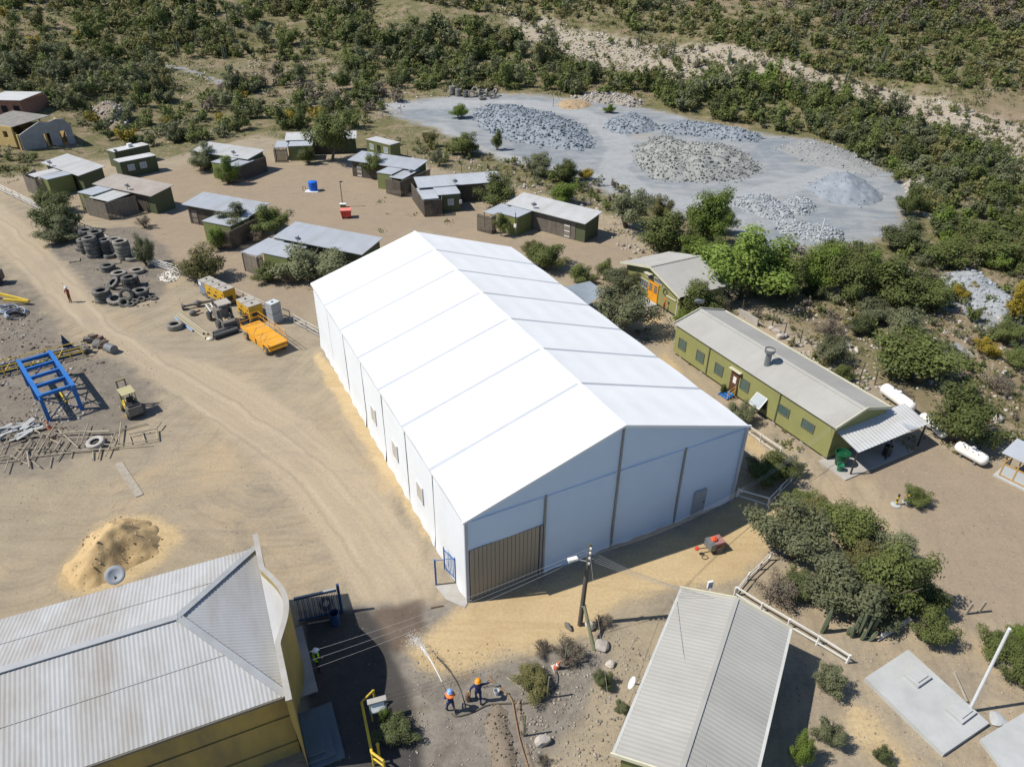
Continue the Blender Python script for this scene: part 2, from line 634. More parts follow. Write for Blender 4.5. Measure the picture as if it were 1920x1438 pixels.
def attr_mat():
    m = bpy.data.materials.new('earth')
    m.use_nodes = True
    nt = m.node_tree
    L = nt.links.new
    bs = nt.nodes['Principled BSDF']
    bs.inputs['Roughness'].default_value = 0.95
    bs.inputs['Specular IOR Level'].default_value = 0.12
    tc = _n(nt, 'ShaderNodeTexCoord')

    def noise(scale, detail=5.0, rough=0.6, vec=None, dist=0.0):
        nd = _n(nt, 'ShaderNodeTexNoise', Scale=scale, Detail=detail, Roughness=rough, Distortion=dist)
        L(vec if vec is not None else tc.outputs['Object'], nd.inputs['Vector'])
        return nd.outputs['Fac']

    def rng(v, a, b, c=0.0, d=1.0, smooth=False):
        nd = _n(nt, 'ShaderNodeMapRange')
        if smooth:
            nd.interpolation_type = 'SMOOTHSTEP'
        L(v, nd.inputs['Value'])
        for k, x in zip(('From Min', 'From Max', 'To Min', 'To Max'), (a, b, c, d)):
            nd.inputs[k].default_value = x
        return nd.outputs[0]

    def math_(op, a, b):
        nd = _n(nt, 'ShaderNodeMath', operation=op)
        for i, x in enumerate((a, b)):
            if isinstance(x, (int, float)):
                nd.inputs[i].default_value = x
            else:
                L(x, nd.inputs[i])
        return nd.outputs[0]

    def mix(f, a, b):
        nd = _n(nt, 'ShaderNodeMix', data_type='RGBA')
        L(f, nd.inputs['Factor']) if not isinstance(f, float) else None
        for k, x in (('A', a), ('B', b)):
            if isinstance(x, tuple):
                nd.inputs[k].default_value = (*x, 1)
            else:
                L(x, nd.inputs[k])
        return nd.outputs['Result']

    def att(n):
        nd = _n(nt, 'ShaderNodeAttribute', attribute_name=n)
        return nd.outputs['Fac']

    nbig = noise(0.045, 4)
    nmid = noise(0.32, 7, 0.68)
    nmid2 = noise(0.9, 6, 0.7, dist=0.6)
    nfin = noise(5.0, 5, 0.75)
    ngrn = noise(26.0, 3, 0.7)

    def edge(name, k=0.7, lo=0.32, hi=0.68):
        v = math_('ADD', att(name), math_('MULTIPLY', math_('SUBTRACT', nmid, 0.5), k))
        v = math_('ADD', v, math_('MULTIPLY', math_('SUBTRACT', nfin, 0.5), k * 0.35))
        return rng(v, lo, hi, smooth=True)

    # general yard soil
    base = mix(rng(nbig, 0.35, 0.65), (0.315, 0.254, 0.172), (0.308, 0.262, 0.192))
    base = mix(rng(nmid, 0.36, 0.70), base, (0.240, 0.202, 0.148))
    base = mix(rng(noise(0.075, 6, 0.72, dist=0.8), 0.50, 0.66, 0, 0.80), base, (0.385, 0.292, 0.182))
    base = mix(rng(noise(0.11, 6, 0.75, dist=1.2), 0.53, 0.68, 0, 0.70), base, (0.190, 0.166, 0.130))
    # curved wheel marks over the yard
    mp = _n(nt, 'ShaderNodeMapping')
    mp.inputs['Rotation'].default_value = (0, 0, 0.55)
    mp.inputs['Scale'].default_value = (0.10, 1.1, 1.0)
    L(tc.outputs['Object'], mp.inputs['Vector'])
    trk = noise(1.0, 5, 0.6, mp.outputs[0], dist=1.3)
    base = mix(rng(trk, 0.52, 0.70, 0, 0.30), base, (0.335, 0.282, 0.212))
    base = mix(rng(trk, 0.44, 0.34, 0, 0.22), base, (0.175, 0.148, 0.118))
    mp3 = _n(nt, 'ShaderNodeMapping')
    mp3.inputs['Rotation'].default_value = (0, 0, 0.95)
    mp3.inputs['Scale'].default_value = (0.06, 2.6, 1.0)
    L(tc.outputs['Object'], mp3.inputs['Vector'])
    tr3 = noise(1.0, 4, 0.6, mp3.outputs[0], dist=0.5)
    tm3 = rng(noise(0.07, 4, 0.6), 0.50, 0.60)
    base = mix(math_('MULTIPLY', rng(tr3, 0.57, 0.68, 0, 0.30), tm3), base, (0.350, 0.290, 0.212))
    base = mix(math_('MULTIPLY', rng(tr3, 0.42, 0.32, 0, 0.25), tm3), base, (0.175, 0.150, 0.120))
    # turning marks of wheels
    for (cx_, cy_, sc_, th_) in ((-31.0, 33.0, 0.21, 0.50), (-17.0, 43.0, 0.17, 0.52), (-26.0, 58.0, 0.13, 0.52), (34.0, 36.0, 0.15, 0.50)):
        mw = _n(nt, 'ShaderNodeMapping')
        mw.inputs['Location'].default_value = (-cx_, -cy_, 0)
        L(tc.outputs['Object'], mw.inputs['Vector'])
        wv = _n(nt, 'ShaderNodeTexWave', wave_type='RINGS', rings_direction='Z')
        wv.inputs['Scale'].default_value = sc_
        wv.inputs['Distortion'].default_value = 3.5
        wv.inputs['Detail'].default_value = 2.0
        wv.inputs['Detail Scale'].default_value = 0.6
        L(mw.outputs[0], wv.inputs['Vector'])
        msk = rng(noise(0.06 + 0.013 * sc_, 3, 0.5, mw.outputs[0]), th_, th_ + 0.08)
        base = mix(math_('MULTIPLY', rng(wv.outputs['Fac'], 0.86, 0.99), math_('MULTIPLY', msk, 0.28)), base, (0.355, 0.290, 0.205))
        base = mix(math_('MULTIPLY', rng(wv.outputs['Fac'], 0.12, 0.0), math_('MULTIPLY', msk, 0.22)), base, (0.165, 0.140, 0.108))
    # camp yard: redder
    base = mix(math_('MULTIPLY', edge('yard'), 0.75), base, mix(rng(nmid2, 0.3, 0.7), (0.290, 0.226, 0.158), (0.238, 0.190, 0.140)))
    # dark oily ground
    base = mix(math_('MULTIPLY', edge('dark', 1.0), 0.8), base, mix(rng(nmid2, 0.35, 0.65), (0.108, 0.098, 0.086), (0.190, 0.166, 0.140)))
    # scrub soil with dry grass and stones
    sc = mix(rng(nmid, 0.35, 0.65), (0.200, 0.150, 0.100), (0.250, 0.195, 0.135))
    sc = mix(math_('MULTIPLY', rng(noise(0.22, 7, 0.8, dist=0.5), 0.40, 0.52, 0, 0.88), rng(noise(0.025, 3, 0.5), 0.30, 0.46)), sc, mix(rng(nmid2, 0.3, 0.7), (0.084, 0.090, 0.036), (0.132, 0.128, 0.055)))
    sc = mix(rng(nmid2, 0.55, 0.72, 0, 0.7), sc, (0.28, 0.22, 0.11))
    vo = _n(nt, 'ShaderNodeTexVoronoi', Scale=1.6)
    L(tc.outputs['Object'], vo.inputs['Vector'])
    stone = math_('MULTIPLY', rng(vo.outputs['Distance'], 0.28, 0.16), rng(noise(0.12, 4), 0.48, 0.60))
    sc = mix(stone, sc, (0.37, 0.335, 0.295))
    base = mix(edge('scrub'), base, sc)
    base = mix(math_('MULTIPLY', edge('pale', 0.9), 0.8), base, mix(rng(nmid2, 0.3, 0.7), (0.40, 0.345, 0.270), (0.31, 0.27, 0.215)))
    # quarry floor
    q = mix(rng(nmid, 0.35, 0.65), (0.195, 0.212, 0.226), (0.270, 0.278, 0.280))
    q = mix(rng(noise(0.06, 6, 0.7, dist=1.0), 0.50, 0.62, 0, 0.7), q, (0.165, 0.188, 0.212))
    q = mix(rng(noise(0.10, 5, 0.6), 0.58, 0.72, 0, 0.6), q, (0.33, 0.285, 0.215))
    mp2 = _n(nt, 'ShaderNodeMapping')
    mp2.inputs['Rotation'].default_value = (0, 0, -0.5)
    mp2.inputs['Scale'].default_value = (0.05, 0.17, 1.0)
    L(tc.outputs['Object'], mp2.inputs['Vector'])
    qt = noise(1.0, 5, 0.62, mp2.outputs[0], dist=3.0)
    q = mix(rng(qt, 0.48, 0.64, 0, 0.6), q, (0.315, 0.325, 0.33))
    q = mix(rng(qt, 0.44, 0.32, 0, 0.5), q, (0.155, 0.182, 0.212))
    q = mix(math_('MULTIPLY', edge('qtrk', 0.5), rng(nmid2, 0.35, 0.6, 0.35, 0.8)), q, (0.325, 0.332, 0.332))
    base = mix(edge('quarry', 1.1), base, q)
    # road: streaks along its course
    cb = _n(nt, 'ShaderNodeCombineXYZ')
    L(math_('MULTIPLY', att('lat'), 0.9), cb.inputs[0])
    L(math_('MULTIPLY', att('along'), 0.035), cb.inputs[1])
    rs = noise(1.4, 6, 0.65, cb.outputs[0])
    rd = mix(rng(rs, 0.30, 0.70), (0.330, 0.266, 0.184), (0.382, 0.314, 0.224))
    rd = mix(rng(noise(0.14, 6, 0.72, dist=1.0), 0.50, 0.68, 0, 0.7), rd, (0.272, 0.230, 0.176))
    rd = mix(rng(nmid2, 0.60, 0.75, 0, 0.5), rd, (0.25, 0.205, 0.155))
    wob = math_('ADD', att('lat'), math_('MULTIPLY', math_('SUBTRACT', noise(0.09, 3, 0.5), 0.5), 3.2))
    for (c0, wd, cc, am) in ((0.9, 0.26, (0.415, 0.345, 0.250), 0.55), (-0.9, 0.26, (0.415, 0.345, 0.250), 0.55), (1.35, 0.16, (0.235, 0.195, 0.145), 0.45), (-1.35, 0.16, (0.235, 0.195, 0.145), 0.45),
                             (2.7, 0.22, (0.245, 0.205, 0.155), 0.4), (-2.6, 0.24, (0.400, 0.330, 0.240), 0.45), (0.0, 0.3, (0.265, 0.220, 0.165), 0.3)):
        ln = _n(nt, 'ShaderNodeMath', operation='ABSOLUTE')
        L(math_('SUBTRACT', wob, c0), ln.inputs[0])
        rd = mix(math_('MULTIPLY', rng(ln.outputs[0], wd, wd * 0.45, 0, am), rng(rs, 0.36, 0.58)), rd, cc)
    base = mix(math_('MULTIPLY', edge('road', 0.8), 0.92), base, rd)
    # wet and gravelly ground by the workers
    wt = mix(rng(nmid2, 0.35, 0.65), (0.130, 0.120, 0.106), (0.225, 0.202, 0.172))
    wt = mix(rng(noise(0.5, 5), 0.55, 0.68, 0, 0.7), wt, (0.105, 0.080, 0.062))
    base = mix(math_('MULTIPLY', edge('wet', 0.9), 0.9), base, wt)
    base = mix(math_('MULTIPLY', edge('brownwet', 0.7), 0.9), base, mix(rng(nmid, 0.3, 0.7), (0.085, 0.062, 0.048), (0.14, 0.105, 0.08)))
    base = mix(math_('MULTIPLY', edge('court_shade', 0.4), 0.92), base, mix(rng(nmid, 0.3, 0.7), (0.034, 0.033, 0.034), (0.062, 0.058, 0.054)))  # dark court paving, with the office's shade painted into its colour
    # fresh yellow sand
    sd = mix(rng(nmid, 0.3, 0.7), (0.420, 0.310, 0.165), (0.465, 0.362, 0.215))
    sd = mix(rng(trk, 0.52, 0.62, 0, 0.4), sd, (0.34, 0.245, 0.125))
    sd = mix(rng(noise(0.16, 4, 0.6), 0.50, 0.66, 0, 0.7), sd, (0.33, 0.235, 0.120))
    base = mix(math_('MULTIPLY', edge('sand', 0.9), 0.95), base, sd)
    # litter: small dark and pale flecks
    for (vs_, thr, cA, cB) in ((2.6, 0.10, (0.085, 0.075, 0.062), (0.40, 0.365, 0.32)), (6.5, 0.13, (0.12, 0.10, 0.085), (0.37, 0.33, 0.28))):
        vf = _n(nt, 'ShaderNodeTexVoronoi', Scale=vs_)
        L(tc.outputs['Object'], vf.inputs['Vector'])
        sp_ = _n(nt, 'ShaderNodeSeparateColor')
        L(vf.outputs['Color'], sp_.inputs[0])
        pick = math_('MULTIPLY', rng(vf.outputs['Distance'], thr, thr * 0.6), rng(math_('ADD', sp_.outputs[0], math_('MULTIPLY', math_('SUBTRACT', nmid, 0.5), 0.9)), 0.62, 0.70))
        base = mix(math_('MULTIPLY', pick, 0.75), base, mix(rng(sp_.outputs[1], 0.45, 0.55), cA, cB))
    # grain
    gr = math_('ADD', rng(ngrn, 0.25, 0.75, 0.80, 1.20), rng(nfin, 0.3, 0.7, -0.14, 0.14))
    sca = _n(nt, 'ShaderNodeVectorMath', operation='SCALE')
    L(base, sca.inputs[0])
    L(gr, sca.inputs['Scale'])
    L(sca.outputs[0], bs.inputs['Base Color'])
    hgt_ = math_('ADD', math_('MULTIPLY', nfin, 0.6), math_('ADD', math_('MULTIPLY', ngrn, 0.25), math_('MULTIPLY', trk, 1.2)))
    bp = _n(nt, 'ShaderNodeBump', Strength=0.55, Distance=0.09)
    L(hgt_, bp.inputs['Height'])
    L(bp.outputs[0], bs.inputs['Normal'])
    return m


EARTH = attr_mat()


def ground_piece(name, sel):
    nx = GX.shape[1]
    jj, ii = np.nonzero(sel)
    quads = np.stack([jj * nx + ii, jj * nx + ii + 1, (jj + 1) * nx + ii + 1, (jj + 1) * nx + ii], 1)
    used, inv = np.unique(quads, return_inverse=True)
    inv = inv.reshape(quads.shape)
    co = np.stack([GX.ravel()[used], GY.ravel()[used], GZ.ravel()[used]], 1)
    me = bpy.data.meshes.new(name)
    me.vertices.add(len(used))
    me.vertices.foreach_set('co', co.ravel())
    me.loops.add(inv.size)
    me.loops.foreach_set('vertex_index', inv.ravel().astype(np.int32))
    me.polygons.add(len(inv))
    me.polygons.foreach_set('loop_start', np.arange(0, inv.size, 4, dtype=np.int32))
    me.polygons.foreach_set('loop_total', np.full(len(inv), 4, np.int32))
    me.update(calc_edges=True)
    me.polygons.foreach_set('use_smooth', [True] * len(inv))
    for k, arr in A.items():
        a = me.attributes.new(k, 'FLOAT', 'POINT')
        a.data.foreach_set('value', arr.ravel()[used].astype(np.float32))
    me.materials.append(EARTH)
    o = bpy.data.objects.new(name, me)
    COL.objects.link(o)
    return struct(o)


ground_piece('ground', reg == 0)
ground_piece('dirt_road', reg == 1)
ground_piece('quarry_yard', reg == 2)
# ================================================================== WHITE TENT HALL
FAB = mat('white_fabric', (0.81, 0.825, 0.84), rough=0.55, var=0.015, scale=0.4, dirt=(0.70, 0.70, 0.685), dirt_amt=0.4, dirt_scale=0.3, bump=0.05, bscale=3.0, spec=0.25)
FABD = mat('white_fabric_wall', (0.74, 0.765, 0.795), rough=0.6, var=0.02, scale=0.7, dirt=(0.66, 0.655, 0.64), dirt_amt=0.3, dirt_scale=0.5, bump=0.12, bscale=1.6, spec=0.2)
ALU = mat('aluminium_beam', (0.40, 0.42, 0.46), rough=0.5, metal=0.0, var=0.05)
POSTG = mat('post_grey', (0.24, 0.24, 0.235), rough=0.5, metal=0.1)
SEAM = mat('seam_cord', (0.10, 0.10, 0.105), rough=0.8)
TANDOOR = mat('tan_door_sheet', (0.31, 0.275, 0.215), rough=0.5, var=0.12, scale=0.7, dirt=(0.16, 0.15, 0.14), dirt_amt=0.5, dirt_scale=0.35)
VENT = mat('vent_mesh', (0.42, 0.385, 0.32), rough=0.8)
GREYDOOR = mat('grey_door', (0.28, 0.31, 0.35), rough=0.5)



def let_light_through(m, amt):
    nt = m.node_tree
    bs = nt.nodes['Principled BSDF']
    src = bs.inputs['Base Color'].links[0].from_socket
    tr = nt.nodes.new('ShaderNodeBsdfTranslucent')
    ms = nt.nodes.new('ShaderNodeMixShader')
    ms.inputs[0].default_value = amt
    nt.links.new(src, tr.inputs['Color'])
    nt.links.new(bs.outputs[0], ms.inputs[1]); nt.links.new(tr.outputs[0], ms.inputs[2])
    nt.links.new(ms.outputs[0], [n_ for n_ in nt.nodes if n_.type == 'OUTPUT_MATERIAL'][0].inputs[0])


FABG = mat('white_gable_fabric_shade_blue', (0.64, 0.79, 0.97), rough=0.6, var=0.03, scale=0.5, bump=0.15, bscale=1.4, spec=0.2)  # white fabric; the blue of the gable's shade is painted into its colour
let_light_through(FAB, 0.10)
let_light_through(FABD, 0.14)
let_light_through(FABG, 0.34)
FLAP = mat('grey_white_flap', (0.50, 0.52, 0.55), rough=0.6)
TW, TL, THE, THR, TB = 20.5, 35.0, 6.54, 9.84, 5.0
TENT_RZ = math.atan2(0.4567, 0.8896)
tent = thing('tent_hall', 'huge white fabric tent hall with ridged roof in the middle of the yard', 'tent',
             (-2.553, 29.769, 0), TENT_RZ)
slope_len = math.hypot(TW / 2, THR - THE)


def roof_panel(i, side):
    y0, y1 = i * TB + 0.13, (i + 1) * TB - 0.13
    if i == 0:
        y0 = -0.10
    if i == 6:
        y1 = 35.10
    mb = MB()
    nu, nv = 24, 7
    vs_ = []
    for a in range(nu + 1):
        t = a / nu                        # eave to ridge
        for b in range(nv + 1):
            w = b / nv
            y = y0 + (y1 - y0) * w
            e = -0.12 + t * (TW / 2 + 0.12)
            z = THE - 0.04 + t * (THR - THE + 0.04)
            pur = 0.035 * abs(math.sin(math.pi * t * 5)) ** 0.8
            bow = 0.07 * math.sin(math.pi * w)
            z += -pur * math.sin(math.pi * w) * 1.0 + bow + 0.05
            x = e if side < 0 else TW - e
            vs_.append((x, y, z))
    fs = [(a * (nv + 1) + b, a * (nv + 1) + b + 1, (a + 1) * (nv + 1) + b + 1, (a + 1) * (nv + 1) + b) for a in range(nu) for b in range(nv)]
    mb.add(vs_, fs)
    return mb.build('roof_panel', FAB, tent, smooth=True)


for i in range(7):
    roof_panel(i, -1); roof_panel(i, 1)
for i in range(1, 7):
    for sd in (0, 1):
        xs = (-0.12, TW / 2) if sd == 0 else (TW + 0.12, TW / 2)
        mb = MB()
        mb.beam((xs[0], i * TB, THE - 0.01), (xs[1], i * TB, THR + 0.005), 0.30, 0.05)
        mb.build('roof_beam', ALU, tent)
# ridge cap
mb = MB(); mb.beam((TW / 2, -0.1, THR + 0.07), (TW / 2, TL + 0.1, THR + 0.07), 0.22, 0.04); mb.build('ridge_cap', FAB, tent)


def wall_panel(x0, y0, x1, y1, z0, z1, name='wall_panel', bulge=0.05, seed=0, m=None, nrm=None, flare=0.0, ripple=0.012):
    """softly rippled fabric between two posts"""
    mb = MB()
    nu, nv = 26, 18
    d = Vector((x1 - x0, y1 - y0, 0))
    nv_ = Vector((d.y, -d.x, 0)).normalized() if nrm is None else Vector(nrm)
    rn = random.Random(seed)
    ph = rn.uniform(0, 6)
    vs_ = []
    for a in range(nu + 1):
        u = a / nu
        for b in range(nv + 1):
            w = b / nv
            zz = (z0(u) if callable(z0) else z0) * (1 - w) + (z1(u) if callable(z1) else z1) * w
            off = bulge * math.sin(math.pi * u) * (0.4 + 0.6 * math.sin(math.pi * w)) + 0.018 * math.sin(u * 9 + ph + w * 2.5)
            off += ripple * (math.sin(u * 23 + ph * 2 + w * 9) * 0.5 + math.sin(u * 13 - w * 17 + ph) * 0.5) * (0.35 + 0.65 * abs(2 * w - 1))
            off += flare * max(0, 0.18 - w) / 0.18 * (0.6 + 0.4 * math.sin(u * 17 + ph))
            p = Vector((x0, y0, zz)) + d * u + nv_ * off
            vs_.append(p)
    mb.add(vs_, [(a * (nv + 1) + b, (a + 1) * (nv + 1) + b, (a + 1) * (nv + 1) + b + 1, a * (nv + 1) + b + 1) for a in range(nu) for b in range(nv)])
    return mb.build(name, m or FABD, tent, smooth=True)


for i in range(7):
    y0, y1 = i * TB, (i + 1) * TB
    g = 0.035
    wall_panel(0, y0 + g, 0, y1 - g, 0.0, THE - 0.02, seed=i, nrm=(-1, 0, 0), flare=0.12)
    wall_panel(TW, y0 + g, TW, y1 - g, 0.0, THE - 0.02, seed=i + 20, nrm=(1, 0, 0), flare=0.12)
    if i:
        for x in (0.0, TW):
            mb = MB(); mb.box((x, y0, THE / 2 + 0.05), (0.03, 0.09, THE - 0.1)); mb.build('wall_seam', SEAM, tent)
# edge flap along the eaves
for x in (-0.125, TW + 0.125):
    mb = MB(); mb.box((x, TL / 2, THE - 0.07), (0.03, TL + 0.2, 0.14)); mb.build('eave_flap', FLAP, tent)
for i in (3, 2, 1):
    yc = (i + 0.48) * TB
    vt = MB(); vt.box((-0.085, yc, 2.85), (0.05, 0.95, 1.35)); v = vt.build('wall_vent', VENT, tent)
    fr = MB()
    for dz in (-0.70, 0.70):
        fr.box((-0.09, yc, 2.85 + dz), (0.07, 1.05, 0.05))
    for dy in (-0.50, 0.50):
        fr.box((-0.09, yc + dy, 2.85), (0.068, 0.05, 1.36))
    fr.build('vent_frame', FABD, v)

# gable wall facing the camera
GZS = 0.0
PX = [0.0, 5.125, 10.25, 15.375, TW]


def gable_z(x):
    return THE + (THR - THE) * (1 - abs(x - TW / 2) / (TW / 2)) - 0.02


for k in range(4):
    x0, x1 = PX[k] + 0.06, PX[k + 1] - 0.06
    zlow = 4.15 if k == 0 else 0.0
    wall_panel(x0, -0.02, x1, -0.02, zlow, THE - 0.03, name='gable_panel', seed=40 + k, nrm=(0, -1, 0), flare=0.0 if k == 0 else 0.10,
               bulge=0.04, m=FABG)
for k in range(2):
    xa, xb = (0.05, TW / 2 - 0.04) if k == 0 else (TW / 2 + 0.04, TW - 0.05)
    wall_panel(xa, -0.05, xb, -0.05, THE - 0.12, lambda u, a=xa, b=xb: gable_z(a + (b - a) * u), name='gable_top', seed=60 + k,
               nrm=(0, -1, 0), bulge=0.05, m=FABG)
for k, x in enumerate(PX):
    top = gable_z(x) if k in (2,) else THE - 0.05
    mb = MB()
    w = 0.20 if k in (0, 4) else 0.12
    mb.box((x, -0.10, top / 2), (w, 0.12, top))
    mb.build('post', POSTG if k not in (0, 4) else ALU, tent)
mb = MB()
for (xa, za, xb, zb) in ((-0.2, THE - 0.06, TW / 2, THR), (TW / 2, THR, TW + 0.2, THE - 0.06)):
    mb.beam((xa, -0.17, za + 0.06), (xb, -0.17, zb + 0.06), 0.14, 0.16)
mb.build('gable_edge', FAB, tent)
for k in range(4):
    mb = MB(); mb.beam((PX[k] + 0.1, -0.115, THE - 0.14), (PX[k + 1] - 0.1, -0.115, THE - 0.14), 0.05, 0.05); mb.build('gable_hem', FABG, tent)
# back gable
wall_panel(0, TL, TW, TL, 0.0, lambda u: gable_z(u * TW), name='back_gable', nrm=(0, 1, 0), seed=90)
# ribbed sheet door in the first bay, panel by panel
for k in range(17):
    w = (5.125 - 0.55) / 17
    x = 0.22 + w * (k + 0.5)
    mb = MB()
    mb.box((x, -0.05, 2.10), (w - 0.025, 0.05, 4.15))
    mb.box((x - w / 2 + 0.03, -0.075, 2.10), (0.04, 0.03, 4.15))
    mb.build('door_sheet', TANDOOR, tent)
mb = MB(); mb.box((2.6, -0.01, 2.08), (4.9, 0.03, 4.12)); mb.build('door_backing', SEAM, tent)
mb = MB(); mb.box((4.93, -0.09, 2.1), (0.14, 0.08, 4.2)); mb.build('door_frame', POSTG, tent)
# small grey door near the right corner
mb = MB(); mb.box((17.35, -0.15, 1.12), (1.05, 0.07, 2.2)); dr = mb.build('side_door', GREYDOOR, tent)
mb = MB(); mb.box((17.73, -0.20, 1.1), (0.10, 0.06, 0.12)); mb.build('handle', SEAM, dr)
# ================================================================== CAMP HUTS
GREEN = mat('olive_paint', (0.158, 0.176, 0.062), rough=0.65, var=0.10, scale=0.9, dirt=(0.13, 0.12, 0.07), dirt_amt=0.35)
GREEN_D = mat('dark_green_paint', (0.078, 0.092, 0.046), rough=0.7, var=0.12, scale=0.9, dirt=(0.11, 0.10, 0.07), dirt_amt=0.35)
ZINC = mat('zinc_sheet', (0.375, 0.40, 0.435), rough=0.5, metal=0.0, var=0.07, scale=0.5, dirt=(0.29, 0.275, 0.255), dirt_amt=0.55, dirt_scale=0.6, dirt_vec=(1.0, 0.2, 1.0))
ZINC_L = mat('pale_roof_sheet', (0.47, 0.475, 0.47), rough=0.55, metal=0.0, var=0.06, scale=0.5, dirt=(0.33, 0.305, 0.27), dirt_amt=0.6, dirt_scale=0.6, dirt_vec=(1.0, 0.2, 1.0))
ZINC_R = mat('rusty_roof_sheet', (0.40, 0.36, 0.315), rough=0.6, metal=0.0, var=0.10, scale=0.5, dirt=(0.30, 0.24, 0.20), dirt_amt=0.6, dirt_scale=0.3)
SLAT = mat('weathered_slats', (0.105, 0.088, 0.070), rough=0.9, var=0.35, scale=3.0, bump=0.2)
SLAT_L = mat('grey_slats', (0.19, 0.165, 0.135), rough=0.9, var=0.3, scale=3.0, bump=0.2)
GLASS = mat('window_glass', (0.10, 0.115, 0.12), rough=0.12, var=0.2, spec=0.6)
GLASS_L = mat('curtained_window', (0.30, 0.34, 0.36), rough=0.3, var=0.1, spec=0.5)
WHITE = mat('white_paint', (0.70, 0.70, 0.68), rough=0.6, var=0.06, dirt=(0.42, 0.38, 0.33), dirt_amt=0.35, dirt_scale=1.5)
DARK = mat('dark_opening', (0.02, 0.02, 0.018), rough=0.9)
BLACKM = mat('black_metal', (0.035, 0.035, 0.037), rough=0.5)
DISH = mat('dish_grey', (0.22, 0.245, 0.275), rough=0.4, var=0.05)


class Frame:
    """local frame of a building laid along a near edge"""

    def __init__(s, a, b):
        s.o = Vector((a.x, a.y, 0))
        d = Vector((b.x - a.x, b.y - a.y, 0))
        s.L = d.length
        s.x = d.normalized()
        s.y = Vector((-s.x.y, s.x.x, 0))
        s.rz = math.atan2(d.y, d.x)

    def loc(s, p):
        q = Vector((p.x, p.y, 0)) - s.o
        return Vector((q.dot(s.x), q.dot(s.y), p.z))

    def rect(s, pxs, z):
        zz = z if isinstance(z, (list, tuple)) else [z] * len(pxs)
        P = [s.loc(at(p[0], p[1], h)) for p, h in zip(pxs, zz)]
        # NL, FL, FR, NR
        return (P[0].x + P[1].x) / 2, (P[0].y + P[3].y) / 2, (P[2].x + P[3].x) / 2, (P[1].y + P[2].y) / 2


def dish_on(name, label, px, py, z, r=0.4, mast=0.5, facing=(0.2, 1.0, 0.9), group='satellite dishes on the camp roofs'):
    p = at(px, py, z + mast)
    t = thing(name, label, 'satellite dish', (p.x, p.y, z), 0, group)
    mb = MB(); mb.tube([(0, 0, -0.05), (0, 0, mast)], 0.03, 6); mb.build('mast', BLACKM, t)
    q = Vector(facing).normalized().to_track_quat('Z', 'Y').to_matrix()
    prof = [(0.02, -0.02), (r * 0.4, 0.02), (r * 0.75, 0.07), (r, 0.16), (r, 0.135), (r * 0.75, 0.045), (r * 0.4, -0.005), (0.02, -0.045)]
    mb = MB(); mb.lathe(prof, 18, (0, 0, mast), q); mb.build('reflector', DISH, t, smooth=True)
    mb = MB(); e = Vector((0, 0, mast)) + q @ Vector((0, 0, r * 1.0)); mb.tube([Vector((0, 0, mast)) + q @ Vector((0, -r, 0.15)), e], 0.02, 5)
    mb.box(e, (0.09, 0.09, 0.12)); mb.build('receiver_arm', BLACKM, t)
    return t


def slat_fence(pts, h, parent, m=SLAT, w=0.13, gap=0.03, name='slat_fence', seed=1, z0=0.0):
    """vertical boards along a polyline (local coords), each with its own height and tilt; joined because they are hair-thin in view"""
    rn = random.Random(seed)
    mb = MB()
    for a, b in zip(pts[:-1], pts[1:]):
        a = Vector(a); b = Vector(b)
        d = b - a
        L = d.length
        ang = math.atan2(d.y, d.x)
        n = max(1, int(L / (w + gap)))
        for i in range(n):
            p = a + d * ((i + 0.5) / n)
            hh = h * rn.uniform(0.96, 1.04)
            mb.box((p.x, p.y, z0 + hh / 2), (w * rn.uniform(0.85, 1.05), 0.02, hh), ang + rn.uniform(-0.06, 0.06))
        nrm = Vector((-d.y, d.x)).normalized()
        for zz in (0.35, h - 0.3):
            mb.beam((a.x + nrm.x * 0.03, a.y + nrm.y * 0.03, z0 + zz), (b.x + nrm.x * 0.03, b.y + nrm.y * 0.03, z0 + zz), 0.03, 0.08)
    return mb.build(name, m, parent, kind='stuff')


def sheet_roof(x0, y0, x1, y1, zn, zf, m, parent, pitch=0.18, name='roof', along='y'):
    mb = MB()
    V = Vector((0, y1 - y0, zf - zn))
    corr(mb, (x0, y0, zn), (1, 0, 0), V, x1 - x0, V.length, pitch=pitch, amp=0.018, sub=3)
    # underside and rim give it thickness
    mb.add([(x0, y0, zn - 0.05), (x1, y0, zn - 0.05), (x1, y1, zf - 0.05), (x0, y1, zf - 0.05)], [(3, 2, 1, 0)])
    for a, b in (((x0, y0, zn - 0.03), (x1, y0, zn - 0.03)), ((x0, y1, zf - 0.03), (x1, y1, zf - 0.03)),
                 ((x0, y0, zn - 0.03), (x0, y1, zf - 0.03)), ((x1, y0, zn - 0.03), (x1, y1, zf - 0.03))):
        mb.beam(a, b, 0.035, 0.075)
    return mb.build(name, m, parent)


def shed_walls(x0, y0, x1, y1, zn, zf, m, parent, name='wall'):
    mb = MB()
    mb.add([(x0, y0, 0), (x1, y0, 0), (x1, y1, 0), (x0, y1, 0), (x0, y0, zn), (x1, y0, zn), (x1, y1, zf), (x0, y1, zf)],
           [(0, 1, 5, 4), (1, 2, 6, 5), (2, 3, 7, 6), (3, 0, 4, 7), (4, 5, 6, 7)])
    return mb.build(name, m, parent)


